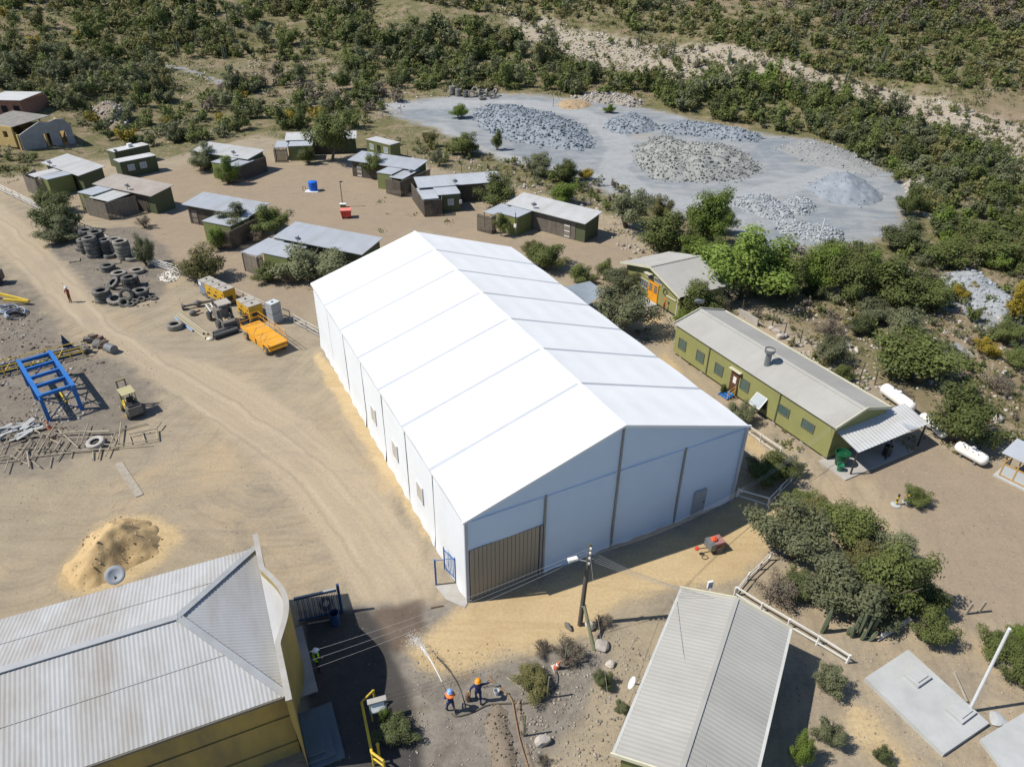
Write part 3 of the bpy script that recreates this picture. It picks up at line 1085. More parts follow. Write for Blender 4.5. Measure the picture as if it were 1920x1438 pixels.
def window(parent, c, w, h, nrm, m=GLASS, frame=WHITE, bars=1, name='window'):
    """framed window on a wall: c centre, nrm horizontal outward normal"""
    n = Vector(nrm).normalized()
    t = Vector((-n.y, n.x, 0))
    c = Vector(c)
    mb = MB()
    mb.plate([c + t * sx * w / 2 + Vector((0, 0, sz * h / 2)) + n * 0.012 for sx, sz in ((-1, -1), (1, -1), (1, 1), (-1, 1))], n, 0.03)
    o = mb.build(name, m, parent)
    fb = MB()
    f = 0.05
    for sz in (-1, 1):
        fb.beam(c + t * (-w / 2 - f) + Vector((0, 0, sz * (h / 2 + f / 2))) + n * 0.02, c + t * (w / 2 + f) + Vector((0, 0, sz * (h / 2 + f / 2))) + n * 0.02, 0.06, f)
    for sx in (-1, 1):
        fb.beam(c + t * sx * (w / 2 + f / 2) + Vector((0, 0, -h / 2)) + n * 0.02, c + t * sx * (w / 2 + f / 2) + Vector((0, 0, h / 2)) + n * 0.02, 0.058, f)
    for k in range(bars):
        u = -w / 2 + w * (k + 1) / (bars + 1)
        fb.beam(c + t * u + Vector((0, 0, -h / 2)) + n * 0.02, c + t * u + Vector((0, 0, h / 2)) + n * 0.02, 0.045, 0.035)
    fb.build('window_frame', frame, o)
    return o


def hut(label, main, zn, zf, cont=None, zc=2.6, yard=None, zy=2.35, fence=None, fh=2.35, roofm=ZINC, cm=GREEN, front_slats=True, seed=0,
        door=None, win_end=True, win_front=None, cont_roof=None, yard_roof=None, pipe=None):
    P = [at(p[0], p[1], h) for p, h in zip(main, (zn, zf, zf, zn))]
    F = Frame(P[0], P[3])
    base = hz(F.o.x, F.o.y)
    t = thing('camp_hut', label, 'hut', (F.o.x, F.o.y, 0), F.rz)
    x0, y0, x1, y1 = F.rect(main, (zn, zf, zf, zn))
    print('hut', label[:40], 'L %.1f D %.1f' % (x1 - x0, y1 - y0))
    sheet_roof(x0, y0, x1, y1, zn, zf, roofm, t)
    ov = 0.35
    sl = (zf - zn) / (y1 - y0)
    wx0, wy0, wx1, wy1 = x0 + ov, y0 + 0.55, x1 - ov * 0.8, y1 - ov
    shed_walls(wx0, wy0, wx1, wy1, zn + sl * 0.55 - 0.06, zf - sl * ov - 0.06, GREEN_D, t)
    if front_slats:
        slat_fence([(wx0, wy0 - 0.05, 0), (wx1 - (wx1 - wx0) * 0.12, wy0 - 0.05, 0)], zn - 0.05, t, SLAT if front_slats is True else front_slats,
                   name='front_slats', seed=seed, gap=0.05)
    if door is not None:
        xd = wx0 + (wx1 - wx0) * door
        mb = MB(); mb.box((xd, wy0 - 0.09, 1.0), (0.9, 0.05, 2.0)); d = mb.build('door', SLAT_L, t)
        for zz in (0.3, 1.0, 1.7):
            mb = MB(); mb.box((xd, wy0 - 0.13, zz), (0.86, 0.03, 0.1)); mb.build('door_brace', WHITE if seed % 2 else SLAT, d)
    if cont:
        a0, b0, a1, b1 = F.rect(cont, zc)
        shed_walls(a0 + 0.05, b0 + 0.05, a1 - 0.05, b1 - 0.05, zc - 0.06, zc - 0.06, cm, t, name='cabin_wall')
        sheet_roof(a0, b0, a1, b1, zc, zc + 0.02, cont_roof or ZINC, t, pitch=0.3, name='cabin_roof')
        if win_end:
            window(t, (a0 + 0.04, (b0 + b1) / 2 - 0.1, 1.5), 0.8, 0.8, (-1, 0, 0), GLASS)
        for wf in (win_front or []):
            window(t, (a0 + (a1 - a0) * wf, b0 + 0.04, 1.45), 0.75, 0.8, (0, -1, 0), GLASS_L)
        if pipe:
            xp = a0 + (a1 - a0) * pipe
            mb = MB(); mb.tube([(xp, b0 - 0.08, 1.2), (xp, b0 - 0.08, zc + 0.6)], 0.05, 7); mb.build('flue_pipe', BLACKM, t)
            mb = MB(); mb.box((xp, b0 - 0.12, 1.45), (0.35, 0.22, 0.5)); mb.build('water_heater', WHITE, t)
    if yard:
        a0, b0, a1, b1 = F.rect(yard, zy)
        sheet_roof(a0, b0, a1, b1, zy, zy + 0.10, yard_roof or ZINC, t, pitch=0.25, name='lean_to_roof')
        mb = MB()
        for xx in (a0 + 0.08, a1 - 0.08):
            for yy in (b0 + 0.08, b1 - 0.08):
                mb.box((xx, yy, zy / 2 - 0.04), (0.09, 0.09, zy - 0.1))
        mb.build('lean_to_posts', SLAT, t, kind='stuff')
    if fence:
        pts = [F.loc(at(p[0], p[1], fh)) for p in fence]
        slat_fence([(p.x, p.y, 0) for p in pts], fh, t, SLAT_L if seed % 3 == 1 else SLAT, name='slat_fence', seed=seed + 5)
        mb = MB()
        for p, q in zip(pts[:-1], pts[1:]):
            mb.beam((p.x, p.y, fh + 0.05), (q.x, q.y, fh + 0.05), 0.06, 0.06)
        mb.build('fence_rail', SLAT_L, t)
    return t




def hutq(label, NL, FL, FR, NR, **k):
    zn = k.pop('zn', 2.75); zf = k.pop('zf', 3.25)
    return hut(label, [NL, FL, FR, NR], zn, zf, **k)


hutq('olive hut with big pale roof, leftmost of the camp behind the white fence', (77, 305), (126, 288), (196, 312), (147, 330),
     cont=[(71, 331), (120, 321), (136, 326), (89, 337)],
     yard=[(50, 328), (105, 316), (117, 321), (69, 332)], fence=[(66, 318), (43, 331), (66, 339), (80, 336)], seed=1, roofm=ZINC_L, front_slats=False,
     yard_roof=ZINC_L)
hutq('olive hut with brownish rusty roof and slatted yard behind the stacked tyres', (173, 345), (216, 325), (327, 347), (282, 368),
     cont=[(148, 360), (184, 348), (212, 354), (171, 367)], yard=[(171, 369), (214, 355), (246, 364), (199, 379)],
     fence=[(150, 362), (158, 373), (196, 382), (254, 368)], seed=4, roofm=ZINC_R, door=0.62, win_end=False, yard_roof=ZINC_L)
hutq('olive hut with grey shrub at its left wall and green creeper on its fence', (358, 283), (390, 266), (497, 281), (465, 299),
     cont=[(392, 303), (429, 294), (450, 297), (416, 307)], yard=[(418, 309), (448, 299), (480, 301), (446, 313)],
     fence=[(410, 314), (438, 315), (498, 295), (492, 290)], seed=2, roofm=ZINC_L, front_slats=False)
hutq('olive hut half hidden behind the tall leafy tree at the back of the camp', (527, 264), (543, 248), (670, 246), (666, 260),
     cont=[(540, 274), (544, 265), (586, 265), (586, 274)], yard=[(512, 279), (520, 266), (544, 265), (537, 274)],
     fence=[(512, 280), (538, 280)], seed=3, roofm=ZINC_L, win_front=[0.5], win_end=False)
hutq('olive hut with blue grey roof behind two small trees, left of the tent', (340, 383), (382, 360), (503, 381), (470, 407),
     cont=[(375, 414), (418, 399), (470, 407), (432, 424)], fence=[(395, 430), (429, 436), (478, 412)], seed=6, door=0.10)
hutq('olive hut with wide zinc roof just behind the back corner of the tent', (508, 444), (560, 415), (714, 447), (680, 478),
     cont=[(492, 474), (530, 455), (574, 463), (540, 484)],
     yard=[(454, 471), (508, 446), (530, 455), (480, 482)], fence=[(454, 473), (480, 484), (492, 480)], seed=7, front_slats=False)
hutq('olive hut with blue grey roof and a small tree against its front', (651, 300), (679, 283), (803, 301), (778, 319),
     cont=[(704, 323), (730, 313), (760, 316), (733, 327)], yard=[(735, 330), (760, 317), (790, 320), (749, 338)],
     fence=[(722, 335), (750, 342), (806, 318), (806, 312)], seed=5, door=0.12)
hutq('olive hut with long zinc roof left of the round tree', (783, 353), (777, 333), (936, 320), (938, 341),
     cont=[(821, 366), (811, 352), (854, 350), (865, 363)], yard=[(795, 378), (780, 355), (809, 352), (822, 368)],
     fence=[(771, 345), (795, 377), (828, 375), (828, 368)], seed=8, win_front=[0.55], win_end=False, cm=GREEN_D, pipe=0.97)
hutq('olive hut with white roof and grey plank front facing the tent', (948, 382), (982, 361), (1130, 397), (1097, 420),
     cont=[(931, 397), (965, 387), (1000, 396), (967, 408)], yard=[(901, 397), (943, 384), (960, 388), (928, 401)],
     fence=[(894, 401), (922, 408), (931, 404)], seed=9, front_slats=SLAT_L, roofm=ZINC_L, door=0.78, pipe=0.93, win_end=False)


def cabin(label, roof, z, wins_front=(), wins_end=(), m=GREEN_D, door=None, rm=ZINC_L, box=None):
    P = [at(p[0], p[1], z) for p in roof]
    F = Frame(P[0], P[3])
    t = thing('container_cabin', label, 'cabin', (F.o.x, F.o.y, hz(F.o.x, F.o.y)), F.rz)
    x0, y0, x1, y1 = F.rect(roof, z)
    print('cabin', label[:30], x1 - x0, y1 - y0)
    y1 = max(y1, y0 + 2.2)
    mb = MB()
    n = int((x1 - x0) / 0.28)
    # ribbed container sides
    for i in range(n):
        xa = x0 + (x1 - x0) * i / n
        mb.box((xa + 0.07, y0 - 0.012, z / 2), (0.12, 0.03, z - 0.2))
    mb.box(((x0 + x1) / 2, (y0 + y1) / 2, z / 2 - 0.03), (x1 - x0, y1 - y0, z - 0.06))
    mb.build('cabin_wall', m, t)
    sheet_roof(x0 - 0.03, y0 - 0.05, x1 + 0.03, y1 + 0.05, z, z + 0.02, rm, t, pitch=0.3)
    for u in wins_front:
        window(t, (x0 + (x1 - x0) * u, y0 - 0.04, 1.5), 0.95, 0.85, (0, -1, 0), GLASS_L)
    if door:
        mb = MB(); mb.box((x0 + (x1 - x0) * door, y0 - 0.05, 1.05), (0.8, 0.06, 2.0)); mb.build('door', DARK, t)
    if box:
        mb = MB(); mb.box((x0 + (x1 - x0) * box, (y0 + y1) / 2, z + 0.3), (0.7, 0.6, 0.5)); mb.build('cooler_box', WHITE, t)
    return t


cabin('dark green container cabin with a cooler box on its roof, back one of a pair', [(214, 286), (201, 282), (267, 268), (278, 272)], 2.6, box=0.55)
cabin('dark green container cabin with two pale windows, front one of a pair', [(224, 305), (213, 300), (280, 287), (292, 292)], 2.6, wins_front=(0.27, 0.6))
cabin('yellow green container cabin with two windows and dark door at the back', [(686, 262), (705, 258), (751, 268), (731, 273)],
      2.6, wins_front=(0.22, 0.82), m=GREEN, door=0.52)

for k, (x, y, z, lab) in enumerate([
        (92, 306, 2.8, 'small dish on the leftmost pale camp roof'), (238, 350, 2.8, 'small dish on the brownish rusty camp roof'),
        (437, 287, 2.8, 'small dish on the roof beside the green creeper hut'), (446, 391, 2.8, 'small dish on the blue grey roof among small trees'),
        (770, 323, 2.6, 'small dish on the blue grey roof with the small tree in front'), (853, 341, 2.8, 'small dish on the long zinc roof left of the round tree'),
        (1001, 385, 2.8, 'small dish on the white roof of the plank fronted hut'), (558, 449, 2.9, 'small dish behind the bush on the wide zinc roof by the tent')]):
    dish_on('satellite_dish', lab, x, y, z)
dish_on('satellite_dish', 'small dish on the front green container cabin roof', 216, 284, 2.62, r=0.35, mast=0.3)
# ================================================================== BUILDINGS
LIME = mat('lime_siding', (0.225, 0.225, 0.085), rough=0.6, var=0.08, scale=0.8, dirt=(0.17, 0.17, 0.08), dirt_amt=0.35)
LIME_T = mat('cream_trim', (0.50, 0.48, 0.36), rough=0.6)
CEM = mat('fibre_cement_roof', (0.345, 0.338, 0.312), rough=0.85, var=0.06, scale=0.5, dirt_vec=(1.0, 0.25, 1.0), dirt=(0.265, 0.255, 0.232), dirt_amt=0.6, dirt_scale=0.35)
CEM_W = mat('white_corrugated_roof', (0.385, 0.390, 0.392), rough=0.75, var=0.06, scale=0.4, dirt=(0.265, 0.235, 0.200), dirt_amt=0.75, dirt_scale=0.5, dirt_vec=(1.0, 0.16, 1.0))
RIDGE = mat('ridge_flashing', (0.36, 0.37, 0.375), rough=0.5, metal=0.2)
OCHRE = mat('ochre_plaster', (0.335, 0.252, 0.078), rough=0.85, var=0.10, scale=0.5, dirt=(0.165, 0.135, 0.08), dirt_amt=0.75, dirt_scale=0.7, dirt_vec=(1.0, 1.0, 0.35), bump=0.1, bscale=12)
CONC = mat('concrete', (0.40, 0.405, 0.40), rough=0.9, var=0.07, scale=0.8, dirt=(0.27, 0.285, 0.27), dirt_amt=0.5, dirt_scale=0.5, bump=0.08)
CONC_P = mat('concrete_path', (0.36, 0.345, 0.32), rough=0.9, var=0.10, scale=1.0, dirt=(0.27, 0.235, 0.19), dirt_amt=0.6, dirt_scale=0.8)
BROWN_D = mat('brown_door', (0.105, 0.050, 0.032), rough=0.5)
ORANGE_D = mat('orange_door', (0.62, 0.26, 0.015), rough=0.5)
BLUE_P = mat('blue_paint', (0.020, 0.135, 0.42), rough=0.45, var=0.08, dirt=(0.10, 0.16, 0.25), dirt_amt=0.3)
BLUE_D = mat('dark_blue_paint', (0.020, 0.055, 0.13), rough=0.5)
YEL = mat('yellow_paint', (0.60, 0.335, 0.018), rough=0.5, var=0.12, scale=2.0, dirt=(0.36, 0.26, 0.11), dirt_amt=0.55, dirt_scale=1.6)
YELR = mat('yellow_rail_paint', (0.58, 0.41, 0.03), rough=0.55, var=0.15, scale=2.5, dirt=(0.30, 0.24, 0.13), dirt_amt=0.5, dirt_scale=2.0)
GREY_M = mat('grey_metal', (0.20, 0.215, 0.225), rough=0.45, metal=0.4)
BRICK = mat('brick_plaster', (0.30, 0.15, 0.105), rough=0.9, var=0.2, scale=2.0)
GREEN_B = mat('green_plastic', (0.010, 0.072, 0.034), rough=0.35)


def on_wall(px, py, F, y):
    """local (x, z) where the ray of a photo pixel meets the wall plane local y = const"""
    d = ray(px, py)
    o = Vector((0, 0, CAM_H)) - F.o
    oy, dy = o.dot(F.y), d.dot(F.y)
    t = (y - oy) / dy
    return o.dot(F.x) + d.dot(F.x) * t, CAM_H + d.z * t


def siding(mb, x0, x1, y, z0, z1, nrm=-1, board=0.16):
    """lap boards on a wall facing local -y (nrm -1) or along x"""
    n = int((z1 - z0) / board)
    for i in range(n):
        za = z0 + (z1 - z0) * i / n
        zb = z0 + (z1 - z0) * (i + 1) / n
        mb.add([(x0, y + nrm * 0.035, za), (x1, y + nrm * 0.035, za), (x1, y + nrm * 0.005, zb), (x0, y + nrm * 0.005, zb),
                (x0, y, za), (x1, y, za)], [(0, 1, 2, 3), (4, 5, 1, 0)])


# ---------------------------------------------------------------- long mess hall
zE = 3.2
F = Frame(at(1265, 608, zE), at(1565, 803, zE))
ML, MW = 18.7, 6.1
mh = thing('mess_hall', 'long lime green cabin building with grey gable roof and open porch at its end', 'building', (F.o.x, F.o.y, 0), F.rz)
FM = F
zR = 4.05
for side in (0, 1):
    mb = MB()
    V = Vector((0, MW / 2, zR - zE)) if side == 0 else Vector((0, -MW / 2, zR - zE))
    if side == 0:
        corr(mb, (-0.05, 0, zE), (1, 0, 0), V, ML + 0.1, V.length, pitch=0.26, amp=0.010, sub=4)
    else:
        corr(mb, (ML + 0.05, MW, zE), (-1, 0, 0), V, ML + 0.1, V.length, pitch=0.26, amp=0.010, sub=4)
    mb.build('roof_slope', CEM, mh)
mb = MB(); mb.beam((-0.08, MW / 2 - 0.13, zR + 0.0), (ML + 0.08, MW / 2 - 0.13, zR + 0.0), 0.28, 0.035, up=(0, -0.25, 1))
mb.beam((-0.08, MW / 2 + 0.13, zR + 0.0), (ML + 0.08, MW / 2 + 0.13, zR + 0.0), 0.28, 0.035, up=(0, 0.25, 1)); mb.build('ridge_cap', CEM, mh)
for xx, nm in ((-0.1, 'barge_board'), (ML + 0.1, 'barge_board')):
    mb = MB()
    mb.beam((xx, -0.05, zE + 0.03), (xx, MW / 2, zR + 0.07), 0.07, 0.24); mb.beam((xx, MW + 0.05, zE + 0.03), (xx, MW / 2, zR + 0.07), 0.07, 0.24)
    mb.build(nm, LIME_T, mh)
mb = MB(); mb.box((ML / 2, MW + 0.12, zE - 0.02), (ML, 0.16, 0.12)); mb.build('gutter', LIME_T, mh)
wy = 0.22
mb = MB()
mb.add([(0.1, wy, 0.28), (ML - 0.1, wy, 0.28), (ML - 0.1, MW - wy, 0.28), (0.1, MW - wy, 0.28),
        (0.1, wy, zE), (ML - 0.1, wy, zE), (ML - 0.1, MW - wy, zE), (0.1, MW - wy, zE), (0.1, MW / 2, zR - 0.05), (ML - 0.1, MW / 2, zR - 0.05)],
       [(0, 1, 5, 4), (2, 3, 7, 6), (0, 4, 8, 7, 3), (1, 2, 6, 9, 5), (3, 2, 1, 0)])
mb.build('wall', LIME, mh)
mb = MB(); siding(mb, 0.1, ML - 0.1, wy, 0.30, zE - 0.02); mb.build('wall_siding', LIME, mh)
mb = MB()
for xx in (1, 4, 7, 10, 13, 16, ML - 0.5):
    mb.box((xx, 0.5, 0.14), (0.3, 0.3, 0.28)); mb.box((xx, MW - 0.5, 0.14), (0.3, 0.3, 0.28))
mb.build('foundation_blocks', CONC, mh, kind='stuff')
mb = MB(); mb.box((ML / 2, 0.7, 0.13), (ML - 0.6, 0.04, 0.24)); mb.build('skirt_board', DARK, mh)
for k, xq in enumerate([(1324, 700), (1455, 780)]):
    x, z = on_wall(*xq, F, wy)
    mb = MB(); mb.box((x, wy - 0.06, 1.7), (0.10, 0.06, 2.9)); mb.build('joint_strip', GREEN_D, mh)
WFR = mat('dark_window_frame', (0.13, 0.125, 0.085), rough=0.6)
GLT = mat('teal_glass', (0.065, 0.105, 0.095), rough=0.15, spec=0.6)
for (px, py) in ((1280, 646), (1313.5, 668.5), (1348.5, 692.7), (1397, 722), (1469.6, 769.5), (1515.5, 798)):
    x, z = on_wall(px, py, F, wy)
    small = px > 1450
    window(mh, (x, wy - 0.035, z), 1.15 if small else 0.95, 0.72 if small else 0.98, (0, -1, 0), GLT, WFR, bars=0)
# open awning window
x, z = on_wall(1428, 752, F, wy)
mb = MB(); mb.box((x, wy - 0.03, z), (1.1, 0.05, 1.1)); ow = mb.build('window', DARK, mh, label='top hung window propped open')
mb = MB()
a0 = Vector((x - 0.58, wy - 0.06, z + 0.55)); a1 = Vector((x + 0.58, wy - 0.06, z + 0.55)); dn = Vector((0, -0.75, -0.78)).normalized() * 1.1
mb.plate([a0, a1, a1 + dn, a0 + dn], (0, -0.7, 0.7), 0.02); mb.build('sash_glass', GLASS_L, ow)
mb = MB()
for p, q in ((a0, a1), (a0 + dn, a1 + dn), (a0, a0 + dn), (a1, a1 + dn)):
    mb.beam(p, q, 0.06, 0.05)
mb.build('sash_frame', WHITE, ow)
# door with notice, small awning, blue steps and yellow rail
x, z = on_wall(1377, 718, F, wy)
mb = MB(); mb.box((x, wy - 0.06, 1.38), (0.95, 0.06, 2.05)); dr = mb.build('door', BROWN_D, mh)
mb = MB(); mb.box((x + 0.05, wy - 0.10, 1.62), (0.36, 0.02, 0.62)); mb.build('notice', WHITE, dr)
mb = MB(); mb.box((x + 0.38, wy - 0.11, 1.3), (0.05, 0.06, 0.14)); mb.build('handle', GREY_M, dr)
mb = MB(); mb.box((x + 0.05, wy - 0.22, 2.62), (1.35, 0.36, 0.05)); mb.build('door_awning', LIME_T, mh)
st = thing('entrance_steps', 'blue metal steps with a yellow handrail at the mess hall door', 'steps', tuple(F.o + F.x * (x - 0.1) + F.y * (wy - 0.1)), F.rz)
for k in range(3):
    mb = MB(); mb.box((0, -0.2 - 0.28 * k, 0.33 - 0.12 * k), (1.0, 0.28, 0.035)); mb.build('tread', BLUE_P, st)
mb = MB()
for sx in (-0.5, 0.5):
    mb.beam((sx, -0.05, 0.33), (sx, -0.95, 0.05), 0.05, 0.16)
mb.build('stringer', BLUE_P, st)
mb = MB()
mb.tube([(0.55, -0.12, 0.3), (0.55, -0.12, 1.25), (0.55, -0.9, 0.95), (0.55, -0.9, 0.05)], 0.03, 6); mb.tube([(0.55, -0.12, 0.8), (0.55, -0.9, 0.5)], 0.025, 6)
mb.build('handrail', YELR, st)
# round vent on the roof
x, z = on_wall(1437, 700, F, MW * 0.30)
vt = MB(); vt.lathe([(0.26, zE + 0.35), (0.24, zE + 1.55), (0.40, zE + 1.62), (0.44, zE + 1.72), (0.44, zE + 1.95), (0.40, zE + 1.95)], 20, (x, MW * 0.27, 0), caps=False)
v = vt.build('roof_vent', GREY_M, mh, smooth=False)
mb = MB(); mb.lathe([(0.40, zE + 1.86), (0.02, zE + 1.90)], 20, (x, MW * 0.27, 0)); mb.build('vent_cap', CEM, v)
# porch canopy at the end
P = [at(1575, 812, 2.75), at(1673, 774, 2.75), at(1741, 794, 2.2), at(1609, 849, 2.2)]
Q = [FM.loc(p) for p in P]
mb = MB()
U = Vector((0, Q[2].y - Q[3].y, 0)); V = Vector((Q[0].x - Q[3].x, 0, 0.55))
corr(mb, (Q[3].x, Q[3].y, 2.2), (0, 1, 0), (-1, 0, 0.55 / max(0.5, Q[3].x - ML + 0.3)), Q[2].y - Q[3].y, Q[3].x - ML + 0.35, pitch=0.35, amp=0.02, sub=3)
pc = mb.build('porch_roof', ZINC_L, mh)
mb = MB(); mb.box(((ML + Q[3].x) / 2, MW + 0.75, 2.62), (Q[3].x - ML + 3.2, 1.5, 0.05)); 
mb2 = MB(); mb2.plate([(ML - 4.4, MW + 0.1, 2.85), (Q[2].x + 0.05, MW + 0.1, 2.35), (Q[2].x + 0.05, MW + 1.5, 2.15), (ML - 4.4, MW + 1.3, 2.55)], (0, 0, 1), 0.04)
mb2.build('side_roof', ZINC, mh)
for k, (bx, by) in enumerate(((Q[3].x - 0.1, Q[3].y + 0.1), (Q[3].x - 0.1, (Q[3].y + Q[2].y) / 2), (Q[2].x - 0.1, Q[2].y - 0.1))):
    mb = MB(); mb.box((bx, by, 1.08), (0.10, 0.10, 2.16)); mb.build('porch_post', BLACKM, mh)
mb = MB(); mb.beam((Q[3].x - 0.1, Q[3].y, 2.13), (Q[2].x - 0.1, Q[2].y, 2.13), 0.08, 0.12); mb.build('porch_beam', BLACKM, mh)
mb = MB(); mb.box(((ML + Q[3].x) / 2 - 0.05, MW / 2 + 0.4, 0.05), (Q[3].x - ML + 0.5, MW + 1.6, 0.1)); mb.build('porch_slab', CONC_P, mh)
p = at(1578, 872, 0)
t = thing('rubbish_bin', 'round dark green bin with lighter lid piece under the porch corner', 'bin', tuple(F.o + F.x * (ML + 0.75) + F.y * 0.75 + Vector((0, 0, 0.1))))
mb = MB(); mb.lathe([(0.38, 0), (0.42, 0.2), (0.52, 1.05), (0.55, 1.1), (0.50, 1.1), (0.46, 0.9)], 22); mb.build('body', GREEN_B, t)
mb = MB(); mb.lathe([(0.56, 1.04), (0.58, 1.1), (0.56, 1.14), (0.52, 1.14), (0.52, 1.06)], 22, caps=False); mb.build('rim', GREEN_B, t)
t = thing('bucket', 'light green bucket standing by the round bin at the porch', 'bucket', tuple(F.o + F.x * (ML + 1.25) + F.y * 0.1 + Vector((0, 0, 0.1))))
mb = MB(); mb.lathe([(0.18, 0), (0.24, 0.5), (0.27, 0.54), (0.25, 0.54), (0.2, 0.4)], 18); mb.build('body', mat('light_green_plastic', (0.02, 0.14, 0.07), rough=0.35), t)
mb = MB(); mb.tube([(0.25, 0, 0.5), (0.2, 0.15, 0.64), (0, 0.2, 0.68), (-0.2, 0.15, 0.64), (-0.25, 0, 0.5)], 0.015, 5); mb.build('handle', GREY_M, t)
dish_on('satellite_dish', 'pale dish behind the far end of the mess hall ridge', 1311, 568, 4.0, r=0.5, mast=0.4)
p = F.o + F.x * (ML + 1.6) + F.y * 4.9
t = thing('waste_drum', 'dark drum in the shade under the porch roof', 'drum', (p.x, p.y, 0.1))
mb = MB(); mb.lathe([(0.3, 0), (0.3, 0.3), (0.32, 0.32), (0.3, 0.34), (0.3, 0.85), (0.27, 0.85), (0.27, 0.3)], 18); mb.build('body', BLACKM, t)
mb = MB(); mb.lathe([(0.315, 0.83), (0.33, 0.86), (0.315, 0.89)], 18, caps=False); mb.build('rim', GREY_M, t)

# ---------------------------------------------------------------- small house with orange door
zE2 = 2.7
F = Frame(at(1164, 491, zE2), at(1275, 558.5, zE2))
HW, HD, zR2 = 10.4, 6.75, 4.1
sh = thing('small_house', 'small lime green house with orange double door and pale gable roof', 'house', (F.o.x, F.o.y, 0), F.rz)
for side in (0, 1):
    mb = MB()
    sl = Vector((HW / 2, 0, zR2 - zE2))
    if side == 0:
        corr(mb, (0, HD, zE2), (0, -1, 0), sl, HD, sl.length, pitch=0.3, amp=0.016, sub=3)
    else:
        corr(mb, (HW, 0, zE2), (0, 1, 0), (-sl.x, 0, sl.z), HD, sl.length, pitch=0.3, amp=0.016, sub=3)
    mb.build('roof_slope', CEM, sh)
mb = MB(); mb.box((HW / 2, HD / 2, zR2 + 0.02), (0.3, HD, 0.04)); mb.build('ridge_cap', CEM, sh)
for yy in (-0.03, HD + 0.03):
    mb = MB(); mb.beam((-0.05, yy, zE2 - 0.08), (HW / 2, yy, zR2 - 0.08), 0.06, 0.22); mb.beam((HW + 0.05, yy, zE2 - 0.08), (HW / 2, yy, zR2 - 0.08), 0.06, 0.22)
    mb.build('barge_board', LIME_T if yy < 0 else GREEN_D, sh)
hx0, hx1, hy0 = 0.5, HW - 0.35, 0.55
zc_ = lambda x: zE2 + (zR2 - zE2) * (1 - abs(x - HW / 2) / (HW / 2)) - 0.06
mb = MB()
pts = [(hx0, hy0), (hx1, hy0), (hx1, HD - 0.35), (hx0, HD - 0.35)]
mb.add([(hx0, hy0, 0), (hx1, hy0, 0), (hx1, HD - .35, 0), (hx0, HD - .35, 0), (hx0, hy0, zc_(hx0)), (hx1, hy0, zc_(hx1)), (hx1, HD - .35, zc_(hx1)),
        (hx0, HD - .35, zc_(hx0)), (HW / 2, hy0, zc_(HW / 2)), (HW / 2, HD - .35, zc_(HW / 2))],
       [(0, 1, 5, 8, 4), (2, 3, 7, 9, 6), (1, 2, 6, 5), (3, 0, 4, 7)])
mb.build('wall', LIME, sh)
mb = MB(); mb.box(((hx0 + hx1) / 2, hy0 - 0.02, 0.12), (hx1 - hx0, 0.05, 0.16)); mb.build('plinth', DARK, sh)
x, z = on_wall(1225, 549, F, hy0)
for k, dx in enumerate((-0.42, 0.42)):
    mb = MB(); mb.box((x + dx, hy0 - 0.05, 1.12), (0.82, 0.08, 2.15)); dl = mb.build('door_leaf', ORANGE_D, sh)
    for j in range(3):
        mb = MB(); mb.box((x + dx, hy0 - 0.10, 1.35 + j * 0.30), (0.5, 0.03, 0.22)); mb.build('pane', GLASS, dl)
mb = MB(); mb.box((x, hy0 - 0.04, 2.25), (1.85, 0.08, 0.1)); mb.build('door_frame', ORANGE_D, sh)
mb = MB(); mb.box((x - 0.1, hy0 - 0.75, 0.09), (2.3, 1.2, 0.18)); mb.build('door_step', CONC, sh)
xw, zw = on_wall(1208, 531, F, hy0)
window(sh, (xw, hy0 - 0.03, 1.55), 1.5, 0.85, (0, -1, 0), GLASS, LIME_T, bars=3)
for dx in (-0.95, 0.95):
    window(sh, (x + dx * 0.8 - 0.1, hy0 - 0.03, 2.72), 1.25, 0.42, (0, -1, 0), GLASS, LIME_T, bars=0)
mb = MB(); mb.box((x - 0.75, hy0 - 0.35, 3.15), (1.0, 0.6, 0.04)); mb.build('lamp_hood', LIME_T, sh)
mb = MB(); mb.tube([(hx1 - 0.05, 0.15, 0), (hx1 - 0.05, 0.15, zE2 - 0.15)], 0.05, 7); mb.build('downpipe', WHITE, sh)
mb = MB(); mb.tube([(HW - 0.1, HD - 0.3, 0), (HW - 0.1, HD - 0.3, zE2)], 0.05, 7); mb.build('corner_post', GREY_M, sh)
mb = MB(); mb.beam((7.8, hy0 - 0.08, 1.75), (9.4, hy0 - 0.08, 1.75), 0.06, 0.14); mb.build('sign_rail', LIME_T, sh)
# bicycle wheel like ornament on the wall, and a small extinguisher stand
mb = MB(); c = (x + 1.95, hy0 - 0.08, 2.05)
mb.tube([(c[0] + 0.3 * math.cos(a), c[1], c[2] + 0.34 * math.sin(a)) for a in np.linspace(0, 2 * math.pi, 18, endpoint=False)], 0.04, 5, closed=True)
mb.build('wall_ring', BLACKM, sh)
g = G(1245, 585)
t = thing('fire_point', 'small red fire extinguisher stand beside the orange door', 'fire extinguisher', (g.x, g.y, 0), F.rz)
REDP = mat('red_paint', (0.55, 0.035, 0.02), rough=0.4)
mb = MB(); mb.tube([(0, 0, 0), (0, 0, 1.6)], 0.035, 6); mb.build('post', GREEN_D, t)
mb = MB(); mb.lathe([(0.09, 0.55), (0.1, 0.6), (0.1, 1.05), (0.05, 1.12), (0.03, 1.2)], 12, (0, -0.13, 0)); mb.build('extinguisher', REDP, t)
mb = MB(); mb.box((0, -0.03, 1.55), (0.28, 0.02, 0.28)); mb.build('sign_plate', mat('orange_red', (0.65, 0.12, 0.03), rough=0.5), t)

